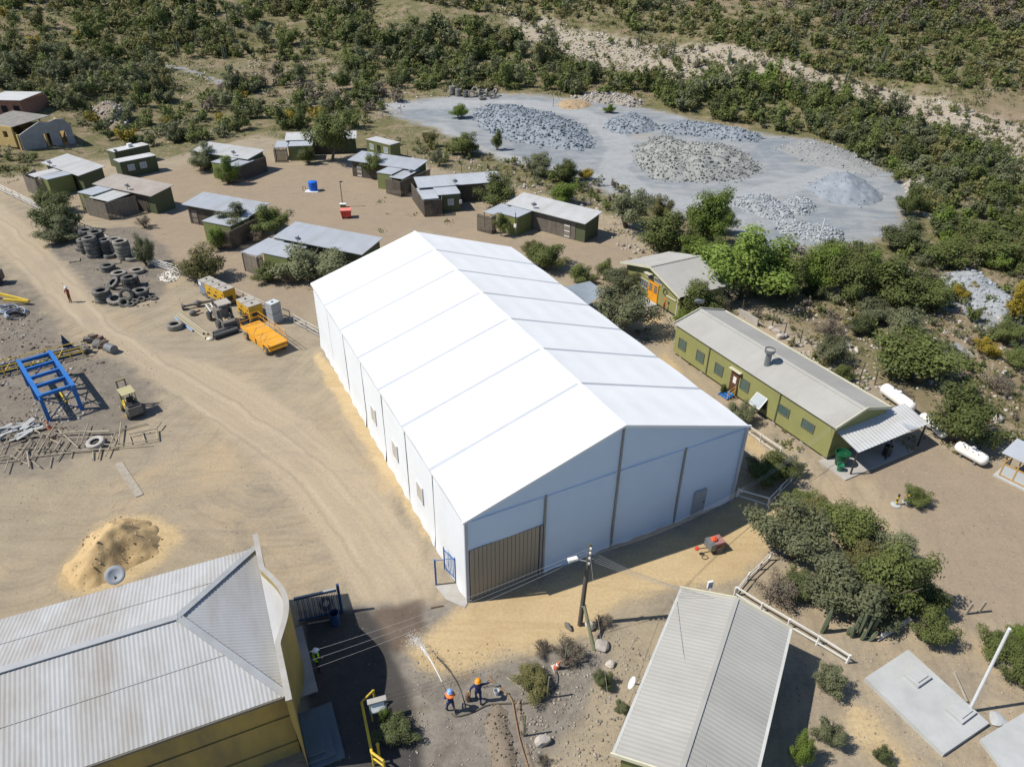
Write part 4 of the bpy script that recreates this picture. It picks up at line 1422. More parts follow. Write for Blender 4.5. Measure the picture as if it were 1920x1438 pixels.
# ---------------------------------------------------------------- ochre office with hipped roof, lower left
zE3, zR3 = 5.0, 6.65
a = Vector((-10.086, 19.9375, 0)); b = Vector((-13.839, 29.246, 0))
YRZ = math.atan2(0.4135, 0.9105)           # long axis of the office points away to the right
X = Vector((0.9105, 0.4135, 0)); Y = Vector((-0.4135, 0.9105, 0))
yo = thing('office_building', 'ochre plastered office with white corrugated hip roof and curved end wall, lower left', 'building',
           (a.x, a.y, 0), YRZ)
YB = (b - a).dot(Y)                        # depth across the roof
YL = 32.0
print('office depth', YB, (b - a).dot(X))
xs_far = (b - a).dot(X)                    # small skew of the end wall
kk = 3.95
mid = YB / 2
s_len = math.hypot(mid, zR3 - zE3)
mb = MB(); corr(mb, (-YL, 0, zE3), (1, 0, 0), (0, mid, zR3 - zE3), YL + 0.05, lambda u: min(s_len, max(0.0, (YL - u) / kk * s_len)), pitch=0.19, amp=0.008, sub=4)
mb.build('roof_near_slope', CEM_W, yo)
mb = MB(); corr(mb, (0, YB, zE3), (-1, 0, 0), (0, -mid, zR3 - zE3), YL, lambda u: min(s_len, max(0.0, u / kk * s_len)), pitch=0.19, amp=0.008, sub=4)
mb.build('roof_far_slope', CEM_W, yo)
e_len = math.hypot(kk, zR3 - zE3)
mb = MB(); corr(mb, (0.0, 0, zE3), (0, 1, 0), (-kk, 0, zR3 - zE3), YB, lambda u: e_len * min(u, YB - u) / mid, pitch=0.19, amp=0.014, sub=4)
mb.build('roof_hip_end', CEM_W, yo)
mb = MB()
rp = Vector((-kk, mid, zR3 + 0.03))
for q in ((-YL, mid, zR3 + 0.03), (0, 0, zE3 + 0.05), (0, YB, zE3 + 0.05)):
    mb.beam(rp, q, 0.34, 0.05)
mb.build('ridge_flashing', RIDGE, yo)
mb = MB()
mb.add([(-YL, 0.45, 0), (-0.02, 0.45, 0), (-0.02, YB - 0.45, 0), (-YL, YB - 0.45, 0), (-YL, 0.45, zE3 - 0.05), (-0.02, 0.45, zE3 - 0.05), (-0.02, YB - 0.45, zE3 - 0.05), (-YL, YB - 0.45, zE3 - 0.05)],
       [(0, 1, 5, 4), (1, 2, 6, 5), (2, 3, 7, 6), (3, 0, 4, 7)])
mb.build('wall', OCHRE, yo)
mb = MB(); mb.box((-YL / 2, 0.40, 2.9), (YL, 0.06, 0.10)); mb.box((-YL / 2, 0.40, 0.45), (YL, 0.1, 0.9)); mb.build('wall_band', OCHRE, yo)
mb = MB(); mb.box((-YL / 2, -0.02, zE3 - 0.08), (YL, 0.12, 0.12)); mb.build('eave_gutter', mat('dark_gutter', (0.12, 0.11, 0.09)), yo)
# end wall: straight shoulders and a bowed middle
prof = []
for i in range(61):
    s = -0.75 + (YB + 1.2) * i / 60
    t_ = (s - (YB - 7.55)) / (7.55 - 2.3)
    off = 0.22
    if 0 < t_ < 1:
        off += 0.80 * math.sin(math.pi * t_) ** 1.1
    prof.append((off, s))
mb = MB()
th = 0.24
zt = [5.55] * 61
vs_ = []
for (off, s), z in zip(prof, zt):
    vs_ += [(off, s, 0), (off, s, z), (off - th, s, z), (off - th, s, zE3 - 0.6)]
fs = []
for i in range(60):
    for k in range(3):
        fs.append((i * 4 + k, (i + 1) * 4 + k, (i + 1) * 4 + k + 1, i * 4 + k + 1))
fs += [(0, 1, 2, 3), (240, 243, 242, 241)]
mb.add(vs_, fs)
mb.build('curved_end_wall', OCHRE, yo)
mb = MB()
vs_ = []
for (off, s) in prof:
    vs_ += [(off + 0.02, s, 5.556), (off - th - 0.02, s, 5.556), (off + 0.02, s, 5.60), (off - th - 0.02, s, 5.60)]
fs = []
for i in range(60):
    o_ = i * 4
    fs += [(o_, o_ + 4, o_ + 6, o_ + 2), (o_ + 1, o_ + 3, o_ + 7, o_ + 5), (o_ + 2, o_ + 6, o_ + 7, o_ + 3), (o_, o_ + 1, o_ + 5, o_ + 4)]
mb.add(vs_, fs); mb.build('coping', CONC_P, yo)
mb = MB()   # little flat roof inside the bow
vs_ = []; 
for (off, s) in prof[10:50]:
    vs_ += [(off - th, s, 5.15), (-0.05, s, 5.06)]
mb.add(vs_, [(2 * i, 2 * i + 2, 2 * i + 3, 2 * i + 1) for i in range(39)]); mb.build('bow_roof', CEM_W, yo)
for (sx0, sx1, yy, zf_) in ((-YL, -kk * 0.5, 0.5, 0), (-YL, -kk * 0.5, 0.5, 1)):
    yq = mid * 0.52 if zf_ == 0 else YB - mid * 0.52
    zq = zE3 + (zR3 - zE3) * 0.52 + 0.028
    mb = MB(); mb.beam((sx0, yq, zq), (-kk * 0.52 - 0.2, yq, zq), 0.05, 0.006, up=(0, -0.33 if zf_ == 0 else 0.33, 1)); mb.build('sheet_lap', CEM_W, yo)
# steps in front of the office
for k, (sx, sy, h) in enumerate(((1.7, 3.2, 0.16), (1.3, 2.7, 0.32), (0.9, 2.2, 0.48))):
    mb = MB(); mb.box((0.25 + sx / 2, 0.75, h / 2), (sx, sy, h)); mb.build('entrance_step', mat('blue_grey_tiles', (0.10, 0.125, 0.14), rough=0.4), yo)
mb = MB(); mb.box((0.9, 5.6, 0.06), (1.1, 4.6, 0.12)); mb.build('pavement_strip', CONC_P, yo)
dp = at(216, 1078, 5.4)
t = thing('satellite_dish', 'large dish on the far eave of the ochre office beside the sand mound', 'satellite dish', (dp.x, dp.y, 5.0))
q = Vector((0.30, -0.55, 0.75)).normalized().to_track_quat('Z', 'Y').to_matrix()
mb = MB(); mb.lathe([(0.02, -0.06), (0.30, 0.0), (0.50, 0.12), (0.50, 0.09), (0.30, -0.03), (0.02, -0.09)], 24, (0, 0, 0.4), q); mb.build('reflector', mat('old_dish_grey', (0.27, 0.29, 0.31), rough=0.6), t, smooth=True)
mb = MB(); mb.tube([(0.05, -0.3, 0.0), (0, -0.05, 0.38)], 0.03, 6); mb.build('mast', BLACKM, t)

# ---------------------------------------------------------------- grey gabled cabin, lower right
zE4, zR4 = 3.0, 3.75
a = at(1150, 1413, zE4); b = at(1278, 1103, zE4); c = at(1484, 1172, zE4)
d = (b - a); d.z = 0; d.normalize()
F = Frame(b, b - d)                         # x runs from the far end towards the camera, y to the right
LG = (b - a).length
gw = abs(F.loc(c).y)
print('grey cabin', LG, gw)
gc = thing('grey_roof_cabin', 'low cabin with wide grey corrugated gable roof, lower right', 'building', (F.o.x, F.o.y, 0), F.rz)
for side in (0, 1):
    mb = MB()
    if side == 0:
        V = Vector((0, gw / 2, zR4 - zE4)); corr(mb, (0, 0, zE4), (1, 0, 0), V, LG, V.length, pitch=0.24, amp=0.008, sub=4)
    else:
        V = Vector((0, -gw / 2, zR4 - zE4)); corr(mb, (LG, gw, zE4), (-1, 0, 0), V, LG, V.length, pitch=0.24, amp=0.008, sub=4)
    mb.build('roof_slope', CEM, gc)
mb = MB(); mb.box((LG / 2, gw / 2, zR4 + 0.02), (LG, 0.22, 0.04)); mb.build('ridge_cap', CEM, gc)
mb = MB(); mb.add([(0.2, 0.35, 0), (LG - 0.2, 0.35, 0), (LG - 0.2, gw - 0.35, 0), (0.2, gw - 0.35, 0), (0.2, 0.35, zE4), (LG - 0.2, 0.35, zE4), (LG - 0.2, gw - 0.35, zE4), (0.2, gw - 0.35, zE4),
                   (0.2, gw / 2, zR4 - 0.08), (LG - 0.2, gw / 2, zR4 - 0.08)], [(0, 1, 5, 4), (2, 3, 7, 6), (0, 4, 8, 7, 3), (1, 2, 6, 9, 5)])
mb.build('wall', GREEN, gc)
mb = MB()
for yy in (-0.02, gw + 0.02):
    mb.box((LG / 2, yy, zE4 - 0.05), (LG + 0.1, 0.14, 0.14))
mb.build('gutter', mat('pale_gutter', (0.46, 0.46, 0.43), rough=0.6), gc)
for xx in (-0.04, LG + 0.04):
    mb = MB(); mb.beam((xx, -0.1, zE4 - 0.02), (xx, gw / 2, zR4 - 0.0), 0.08, 0.2); mb.beam((xx, gw + 0.1, zE4 - 0.02), (xx, gw / 2, zR4 - 0.0), 0.08, 0.2)
    mb.build('barge_board', LIME_T, gc)
for xx in (2.2, 5.2, 8.3):
    window(gc, (xx, 0.34, 1.6), 1.1, 0.9, (0, -1, 0), GLASS, WHITE)
p = at(1640, 1290, 0)
t = thing('satellite_dish', 'white dish on the left eave of the grey roofed cabin', 'satellite dish', tuple(at(1186, 1283, 2.6)), 0)
q = Vector((-0.9, 0.2, 0.5)).normalized().to_track_quat('Z', 'Y').to_matrix()
mb = MB(); mb.lathe([(0.02, -0.03), (0.2, 0.0), (0.33, 0.08), (0.33, 0.05), (0.2, -0.03), (0.02, -0.06)], 20, (0, 0, 0.1), q); mb.build('reflector', WHITE, t, smooth=True)
mb = MB(); mb.tube([(0, 0, 0.1), (0.35, 0, 0.0)], 0.03, 6); mb.build('mast', GREY_M, t)
t = thing('roof_sign', 'small upright white board at the far end of the grey roofed cabin', 'sign', tuple(at(1329, 1106, 2.9)), 0.3)
mb = MB(); mb.tube([(0, -0.3, -0.2), (0, 0, 0.35)], 0.03, 6); mb.build('post', WHITE, t)
mb = MB(); mb.box((0, 0, 0.45), (0.30, 0.12, 0.5)); mb.build('board', WHITE, t)

# ---------------------------------------------------------------- ruined houses, upper left
ruin = thing('brick_house', 'red brick house with flat zinc roof at the far left edge', 'house', tuple(G(0, 222)), 0)
P = [at(0, 203, 3.2), at(45, 209, 3.2), at(98, 187, 3.2), at(40, 179, 3.2)]
g0 = ruin.location.copy()
ruin.location = (P[1].x, P[1].y, hz(P[1].x, P[1].y))
F = Frame(P[1] - (P[2] - P[1]).normalized() * 0, P[2])
ruin.rotation_euler = (0, 0, F.rz)
zb = ruin.location.z
mb = MB(); mb.add([(0, 0.2, -1), (10, 0.2, -1), (10, 8, -1), (0, 8, -1), (0, 0.2, 3.0), (10, 0.2, 2.4), (10, 8, 2.9), (0, 8, 3.1)],
                  [(0, 1, 5, 4), (1, 2, 6, 5), (2, 3, 7, 6), (3, 0, 4, 7)]); mb.build('wall', BRICK, ruin)
sheet_roof(-0.4, -0.2, 8.2, 7, 3.15, 3.3, ZINC_L, ruin, pitch=0.3)
for k in range(3):
    mb = MB(); mb.box((-0.03, 1.2 + 2.3 * k, 1.5), (0.06, 1.1, 1.2)); mb.build('window', DARK, ruin)
ruin2 = thing('roofless_house', 'roofless plastered house ruin with open door hole at the far left', 'ruin', tuple(G(45, 280)), 0)
P0, P1 = G(46, 283), G(143, 270)
F = Frame(P0, P1)
ruin2.location = (P0.x, P0.y, P0.z); ruin2.rotation_euler = (0, 0, F.rz)
PLAST = mat('old_plaster', (0.30, 0.30, 0.31), rough=0.95, var=0.15, scale=0.8, dirt=(0.22, 0.18, 0.13), dirt_amt=0.6)
YPL = mat('yellow_plaster', (0.45, 0.33, 0.13), rough=0.95, var=0.15, scale=0.8, dirt=(0.25, 0.2, 0.13), dirt_amt=0.5)
rl = F.L
prf = [(0, 2.6), (rl * 0.2, 3.4), (rl * 0.42, 4.2), (rl * 0.6, 4.0), (rl * 0.75, 4.3), (rl * 0.88, 4.2), (rl, 3.0)]
for (x0, z0), (x1, z1), m in zip(prf[:-1], prf[1:], (PLAST, PLAST, PLAST, PLAST, PLAST, PLAST)):
    mb = MB()
    if abs(x0 - rl * 0.42) < 0.01 or abs(x0 - rl * 0.75) < 0.01:
        xm = (x0 + x1) / 2
        mb.plate([(x0, 0, 0), (xm - 0.6, 0, 0), (xm - 0.6, 0, z0), (x0, 0, z0)], (0, -1, 0), 0.3)
        mb.plate([(xm + 0.4, 0, 0), (x1, 0, 0), (x1, 0, z1), (xm + 0.4, 0, z1)], (0, -1, 0), 0.3)
        mb.plate([(xm - 0.6, 0.003, 2.2), (xm + 0.4, 0.003, 2.2), (xm + 0.4, 0.003, z1), (xm - 0.6, 0.003, z0)], (0, -1, 0), 0.29)
    else:
        mb.plate([(x0, 0, -0.5), (x1, 0, -0.5), (x1, 0, z1), (x0, 0, z0)], (0, -1, 0), 0.3)
    mb.build('wall_piece', m, ruin2)
mb = MB()
for k in range(5):
    xx = rl * k / 4
    mb.plate([(xx + 0.04, 0.3, -0.5), (xx + 0.04, 7, -0.5), (xx + 0.04, 7, 3.2 - 0.3 * (k % 2)), (xx + 0.04, 0.3, 2.6 + 0.3 * (k % 3))], (1, 0, 0), 0.3)
mb.build('cross_walls', YPL, ruin2)
mb = MB(); mb.plate([(0, 7, -0.5), (rl, 7, -0.5), (rl, 7, 2.8), (0, 7, 3.3)], (0, 1, 0), 0.3); mb.build('rear_wall', YPL, ruin2)
ruin3 = thing('yellow_ruin', 'yellow plastered house ruin with two window holes at the left edge', 'ruin', tuple(G(34, 281)), 0)
P0, P1 = G(-40, 262), G(34, 281)
F = Frame(P0, P1)
ruin3.location = P0; ruin3.rotation_euler = (0, 0, F.rz)
rl = F.L
mb = MB()
for x0, x1, z0, z1 in ((0, rl, -0.5, 1.0), (0, rl, 2.1, 2.9), (0, rl * 0.45, 1.0, 2.1), (rl * 0.58, rl * 0.74, 1.0, 2.1), (rl * 0.86, rl, 1.0, 2.1)):
    mb.box2((x0, 0, z0), (x1, 0.3, z1 - 0.003))
mb.build('wall', YPL, ruin3)
mb = MB(); mb.plate([(0, 0.4, 2.7), (rl, 0.4, 2.9), (rl, 8, 3.3), (0, 8, 3.4)], (0, 0, 1), 0.1); mb.build('broken_roof', mat('old_roof', (0.2, 0.19, 0.17), rough=0.9, var=0.3, scale=1), ruin3)

# ---------------------------------------------------------------- guard booth at the right edge
TIMB = mat('pine_timber', (0.42, 0.25, 0.085), rough=0.7, var=0.12, scale=2)
PLEX = mat('clear_panel', (0.42, 0.44, 0.45), rough=0.2, var=0.05)
F = Frame(G(1872, 893), G(1915, 914))
bo = thing('guard_booth', 'small timber framed booth with clear panels at the right edge', 'booth', (F.o.x, F.o.y, 0), F.rz)
mb = MB(); mb.box((0.9, 0.75, 0.06), (2.4, 2.1, 0.12)); mb.build('base_slab', CONC, bo)
for (x0, y0) in ((0, 0), (1.8, 0), (0, 1.5), (1.8, 1.5), (0.9, 0)):
    mb = MB(); mb.box((x0, y0, 1.15), (0.09, 0.09, 2.1)); mb.build('post', TIMB, bo)
mb = MB()
for z in (0.2, 1.2, 2.15):
    mb.beam((0, 0, z), (1.8, 0, z), 0.07, 0.08); mb.beam((0, 0, z), (0, 1.5, z), 0.07, 0.08); mb.beam((1.8, 0, z), (1.8, 1.5, z), 0.07, 0.08)
mb.build('frame_rails', TIMB, bo)
for (p0, p1) in (((0.05, 0.0), (0.86, 0.0)), ((0.94, 0.0), (1.76, 0.0)), ((0.0, 0.05), (0.0, 1.45)), ((1.8, 0.05), (1.8, 1.45))):
    mb = MB(); mb.beam((p0[0], p0[1], 0.7), (p1[0], p1[1], 0.7), 0.02, 0.9); mb.build('panel', PLEX, bo)
mb = MB(); mb.plate([(-0.35, -0.45, 2.25), (2.2, -0.45, 2.25), (2.2, 1.9, 2.5), (-0.35, 1.9, 2.5)], (0, 0, 1), 0.05); mb.build('roof', ZINC, bo)
# ================================================================== YARD THINGS
RUB = mat('rubber', (0.062, 0.062, 0.060), rough=0.85, var=0.25, scale=2.0, dirt=(0.26, 0.245, 0.21), dirt_amt=0.75, dirt_scale=1.0, objvar=0.3)
RUB_P = mat('dusty_rubber', (0.16, 0.155, 0.135), rough=0.9, var=0.2, scale=2.0, dirt=(0.34, 0.30, 0.24), dirt_amt=0.6, dirt_scale=1.0, objvar=0.2)
RUST = mat('rusty_metal', (0.17, 0.105, 0.07), rough=0.85, var=0.3, scale=2.0, dirt=(0.26, 0.22, 0.18), dirt_amt=0.5)
GALV = mat('galvanised', (0.40, 0.41, 0.42), rough=0.5, metal=0.3, var=0.1)
TANP = mat('tan_pipe', (0.33, 0.29, 0.20), rough=0.6, var=0.12)
GENTOP = mat('dusty_grey_top', (0.34, 0.315, 0.275), rough=0.7, var=0.1, scale=1.5)
GENGREY = mat('blue_grey_panel', (0.20, 0.23, 0.28), rough=0.5)
LIFTY = mat('orange_yellow_paint', (0.66, 0.30, 0.012), rough=0.5, var=0.12, scale=2.0, dirt=(0.42, 0.28, 0.13), dirt_amt=0.6, dirt_scale=1.6)
FRAMEY = mat('olive_dusty_paint', (0.24, 0.23, 0.13), rough=0.7)
CHASS = mat('dusty_chassis', (0.125, 0.12, 0.115), rough=0.8, var=0.25, scale=3, dirt=(0.26, 0.23, 0.19), dirt_amt=0.6, dirt_scale=2)
WOODP = mat('grey_pole_wood', (0.10, 0.085, 0.07), rough=0.9, var=0.25, scale=2.0, bump=0.2)
WOODG = mat('greenish_treated_wood', (0.16, 0.165, 0.10), rough=0.9, var=0.2, scale=2.0)
WOODL = mat('weathered_pale_wood', (0.30, 0.265, 0.215), rough=0.9, var=0.25, scale=3.0)
SCAF = mat('scaffold_pole', (0.30, 0.265, 0.195), rough=0.6, var=0.15, scale=1.5)
TANKW = mat('tank_white', (0.78, 0.77, 0.74), rough=0.4, var=0.04, dirt=(0.45, 0.33, 0.22), dirt_amt=0.25, dirt_scale=1.3)
STONE = mat('field_stone', (0.40, 0.36, 0.32), rough=0.95, var=0.15, scale=3.0, bump=0.3, bscale=8, objvar=0.15)
CONE = mat('cone_orange', (0.50, 0.13, 0.06), rough=0.6, dirt=(0.4, 0.3, 0.25), dirt_amt=0.4)
REDT = mat('red_box_paint', (0.60, 0.045, 0.025), rough=0.5, dirt=(0.55, 0.25, 0.2), dirt_amt=0.4)
BLUET = mat('blue_tank_plastic', (0.012, 0.12, 0.55), rough=0.35)
IBCW = mat('white_plastic', (0.50, 0.52, 0.53), rough=0.4, var=0.05)
HOSE = mat('hose_rubber', (0.10, 0.085, 0.065), rough=0.8)
HOSEG = mat('grey_hose', (0.30, 0.34, 0.40), rough=0.5)
SACK = mat('pale_sack', (0.62, 0.58, 0.48), rough=0.9)


# ---------------------------------------------------------------- tyres
def tyre_mesh(R, w, tread, m, n=28):
    mb = MB()
    r = R * 0.52
    prof = [(r, -w * 0.36), (R * 0.66, -w * 0.5), (R * 0.86, -w * 0.5), (R * 0.97, -w * 0.42), (R, -w * 0.25), (R, w * 0.25), (R * 0.97, w * 0.42), (R * 0.86, w * 0.5),
            (R * 0.66, w * 0.5), (r, w * 0.36), (r * 1.04, w * 0.30), (R * 0.84, w * 0.38), (R * 0.9, 0), (R * 0.84, -w * 0.38), (r * 1.04, -w * 0.30), (r, -w * 0.36)]
    mb.lathe(prof, n, caps=False)
    if tread:
        k = 22
        for i in range(k):
            a = 2 * math.pi * i / k
            for sgn in (-1, 1):
                aa = a + (0.5 * sgn * math.pi / k)
                Rm = Matrix.Rotation(aa, 3, 'Z') @ Matrix.Rotation(0.35 * sgn, 3, 'X')
                c = Matrix.Rotation(aa, 3, 'Z') @ Vector((R * 0.995, 0, sgn * w * 0.24))
                mb.box(c, (0.07, 0.11 * R, w * 0.42), R=Rm)
    return mb.mesh('tyre', m)


TY = {}


def tyre(label, pos, R, w, rot=(0, 0, 0), tread=False, m=None, group=None):
    m = m or RUB
    key = (tread, m.name)
    if key not in TY:
        TY[key] = tyre_mesh(1.0, 0.52, tread, m)
    o = obj('tyre', TY[key], None, pos)
    o.rotation_euler = rot
    o.scale = (R, R, w / 0.52)
    tag(o, label, 'tyre', group)
    return o


ORD = ['topmost', 'second from the top', 'third from the top', 'fourth from the top', 'fifth from the top', 'sixth from the top']


def tyre_stack(desc, px, py, n, R, w, m=None, group='scrap tyres by the road', tread=False, seed=0):
    """px, py: where the bottom of the stack stands"""
    g = G(px, py)
    rn = random.Random(seed)
    m = m or RUB
    for i in range(n):
        z = g.z + w * (i + 0.5)
        d = 'only' if n == 1 else (('lower', 'upper')[i] if n == 2 else ORD[n - 1 - i])
        lab = f'worn tyre, {d} in {desc}' if n > 1 else f'worn tyre {desc}'
        tyre(lab, (g.x + rn.uniform(-.06, .06), g.y + rn.uniform(-.06, .06), z), R * rn.uniform(0.96, 1.03), w, (rn.uniform(-.03, .03), rn.uniform(-.03, .03), rn.uniform(0, 6)), tread, m, group)


tyre_stack('the tall front left stack by the white fence', 178, 481, 5, 0.86, 0.50, seed=1)
tyre_stack('the stack half hidden left of the tallest one', 164, 474, 4, 0.80, 0.46, seed=2)
tyre_stack('the stack behind the tallest one touching the fence', 189, 468, 5, 0.84, 0.48, seed=3)
tyre_stack('the dark middle stack between the tall ones', 204, 476, 4, 0.80, 0.48, seed=4)
tyre_stack('the back stack next to the fence rails', 222, 474, 4, 0.84, 0.46, m=RUB_P, seed=5)
tyre_stack('the tall front right stack below the fence', 235, 485, 5, 0.88, 0.46, m=RUB_P, seed=6)
tyre_stack('lying alone left of the tallest stack', 155, 468, 1, 0.72, 0.42, seed=7)
tyre_stack('with a stone on it, in front of the stacks', 208, 482, 1, 0.82, 0.45, seed=8)
tyre_stack('dusty pale one lying flat right of the stacks', 250, 487, 1, 0.86, 0.40, m=RUB_P, seed=9)
tyre_stack('the low pair at the top of the loose heap', 204, 507, 2, 0.84, 0.36, seed=10)
tyre_stack('lying at the right end of the loose heap top', 258, 511, 1, 0.82, 0.42, m=RUB_P, seed=11)
tyre_stack('the reddish low pair in the loose heap', 226, 524, 2, 0.85, 0.45, m=RUB_P, tread=True, seed=12)
tyre_stack('the deep lugged pair in the loose heap middle', 248, 537, 2, 0.88, 0.62, tread=True, seed=13)
tyre_stack('the three high stack lower left in the heap', 196, 564, 3, 0.88, 0.44, seed=14)
tyre_stack('the pair at the lower right of the heap', 265, 556, 2, 0.84, 0.40, seed=15)
g = G(216, 540); tyre('lugged tyre leaning inside the loose heap', (g.x, g.y, 0.62), 0.74, 0.45, (0.5, -0.45, 0), True, RUB, 'scrap tyres by the road')
g = G(218, 568); tyre('lugged tyre lying low at the front of the heap', (g.x, g.y, 0.42), 0.82, 0.5, (0.35, 0.1, 0), True, RUB_P, 'scrap tyres by the road')
g = G(240, 564); tyre('tyre standing on edge with lugs facing the road', (g.x, g.y, 0.72), 0.72, 0.6, (1.25, 0.0, 0.5), True, RUB, 'scrap tyres by the road')
g = G(234, 573); tyre('small tyre half buried at the heap foot', (g.x, g.y, 0.35), 0.55, 0.35, (0.9, 0.0, 0.7), True, RUB_P, 'scrap tyres by the road')
for (x, y, r, lab) in ((246, 573, .40, 'leftmost'), (254, 568, .38, 'second from left'), (266, 564, .42, 'middle'), (277, 561, .36, 'second from right'), (289, 561, .38, 'rightmost')):
    g = G(x, y); tyre(f'small car tyre, {lab} of the row by the heap', (g.x, g.y, 0.16), r, 0.2, (0.25, 0.1, 0), False, RUB, 'small car tyres')
g = G(170, 462); tyre('dark flat tyre on the left rear stack, nearest the bush', (g.x, g.y, 2.0), 0.86, 0.45, (0.0, 0.05, 0), False, RUB, 'scrap tyres by the road')
g = G(329, 615); tyre('large single tyre lying beside the tan pipes', (g.x, g.y, 0.28), 0.80, 0.55, (0, 0, 0), False, RUB_P)
g = G(181, 836); tyre('pale dusty tyre lying on the scaffold poles', (g.x, g.y, 0.32), 0.68, 0.36, (0.12, -0.08, 0), False, mat('pale_tyre', (0.36, 0.34, 0.31), rough=0.9, var=0.15))
qg = 'dumped tyres at the quarry edge'
tyre_stack('the leftmost quarry stack', 848, 178, 3, 0.75, 0.62, m=RUB_P, group=qg, seed=31)
tyre_stack('the second quarry stack from the left', 860, 180, 3, 0.72, 0.5, m=RUB_P, group=qg, seed=32)
tyre_stack('the third quarry stack from the left', 874, 182, 3, 0.72, 0.46, group=qg, seed=33)
for i, (x, y, rt, dz, lab) in enumerate(((884, 183, (1.35, 0, 0.1), .75, 'left one facing the camera in the quarry heap'), (891, 181, (1.2, 0, -0.1), 1.3, 'upper one facing the camera in the quarry heap'),
                                         (901, 182, (1.2, 0, 1.0), .9, 'left leaning one in the quarry heap'), (905, 181, (0.2, 0.1, 0), 1.0, 'flat upper one amid the quarry heap'),
                                         (904, 187, (0.1, 0.1, 0), .4, 'flat lowest one before the quarry heap'), (915, 181, (1.2, 0.2, 1.0), .9, 'right leaning one in the quarry heap'),
                                         (923, 185, (1.45, 0, 0.1), .75, 'right one facing the camera in the quarry heap'), (928, 181, (1.0, 0, -1.0), .9, 'rightmost one leaning in the quarry heap'))):
    g = G(x, y); tyre('dusty tyre, ' + lab, (g.x, g.y, g.z + dz), 0.80, 0.5, rt, i % 3 == 0, RUB_P, qg)


# ---------------------------------------------------------------- fences
def rail_fence(label, pts, h=1.2, rails=3, m=WHITE, post_every=2.2, rw=0.11, seed=0, lean=0.0, name='rail_fence'):
    t = thing(name, label, 'fence', (pts[0].x, pts[0].y, pts[0].z))
    o = Vector(t.location)
    rn = random.Random(seed)
    for a, b in zip(pts[:-1], pts[1:]):
        L = (b - a).length
        n = max(1, round(L / post_every))
        P = [a.lerp(b, i / n) for i in range(n + 1)]
        for i, p in enumerate(P[:-1] if b is not pts[-1] else P):
            q = p - o
            mb = MB(); mb.beam(q + Vector((0, 0, -0.1)), q + Vector((rn.uniform(-.05, .05) + lean, rn.uniform(-.05, .05), h)), 0.10, 0.10, up=(1, 0, 0)); mb.build('post', m, t)
        for k in range(rails):
            z = h * (0.25 + 0.70 * k / max(1, rails - 1)) if rails > 1 else h * 0.9
            for i in range(n):
                p, q = P[i] - o, P[i + 1] - o
                mb = MB(); mb.beam(p + Vector((lean * z / h, 0, z + rn.uniform(-.05, .05))), q + Vector((lean * z / h, 0, z + rn.uniform(-.05, .05))), 0.04, rw); mb.build('rail', m, t)
    return t


WFEN = mat('old_white_rails', (0.62, 0.60, 0.56), rough=0.8, var=0.15, scale=2, dirt=(0.36, 0.31, 0.26), dirt_amt=0.6, dirt_scale=1.5)
rail_fence('white rail fence along the camp behind the stacked tyres', [G(-30, 345), G(0, 358), G(40, 378), G(85, 400), G(130, 424), G(180, 443), G(250, 486), G(338, 517)],
           h=1.15, rails=4, m=WFEN, seed=1)
GFEN = mat('grey_white_rails', (0.48, 0.46, 0.42), rough=0.8, var=0.2, scale=2)
rail_fence('grey wooden rail fence behind the yellow generators', [G(440, 556), G(500, 585), G(545, 600)], h=1.1, rails=2, m=GFEN, seed=2)
rail_fence('short rail fence ending at the left back side of the tent', [G(553, 608), G(600, 634)], h=1.1, rails=3, m=GFEN, seed=3)
rail_fence('white two rail fence beside the grey roofed cabin', [G(1377, 1116), G(1587, 1243)], h=0.75, rails=2, m=WHITE, seed=4, post_every=1.6)
rail_fence('crooked white fence climbing up to the garden bushes', [G(1377, 1116), G(1400, 1088), G(1440, 1050)], h=0.7, rails=2, m=WFEN, seed=5, post_every=1.3, lean=0.12)
rail_fence('pale blue rail fence at the shaded right corner of the tent', [G(1381, 932), G(1439, 950), G(1503, 882)], h=0.8, rails=2, m=WHITE, seed=6, post_every=1.9)
rail_fence('white rail fence between the tent and the mess hall', [G(1400, 812), G(1425, 830), G(1462, 856)], h=0.8, rails=2, m=WFEN, seed=7, post_every=1.9)
t = thing('fallen_fence', 'fallen weathered fence section lying beside the garden cacti', 'fence', tuple(G(1645, 1203)))
o_ = Vector(t.location); e_ = G(1709, 1164) - o_
for k in range(3):
    off = Vector((0.12 * k, 0.12 * k, 0.12 + 0.1 * k))
    mb = MB(); mb.beam(off, e_ * (1 - 0.1 * k) + off, 0.05, 0.13); mb.build('rail', WFEN, t)
for k in range(3):
    mb = MB(); mb.beam(e_ * (0.1 + 0.35 * k) + Vector((0, 0, 0.02)), e_ * (0.1 + 0.35 * k) + Vector((0.35, 0.35, 0.3)), 0.09, 0.09); mb.build('post', WFEN, t)
# lattice gate by the fence end
t = thing('lattice_panel', 'leaning brown lattice gate panel at the white fence end', 'gate', tuple(G(340, 518)), math.radians(-25))
for k in range(7):
    mb = MB(); mb.beam((0.3 * k, 0, 0), (0.3 * k + 0.5, 0, 1.5), 0.03, 0.05); mb.build('slat', SLAT_L, t)
    mb = MB(); mb.beam((0.3 * k + 0.5, 0.04, 0), (0.3 * k, 0.04, 1.5), 0.03, 0.05); mb.build('slat', SLAT_L, t)


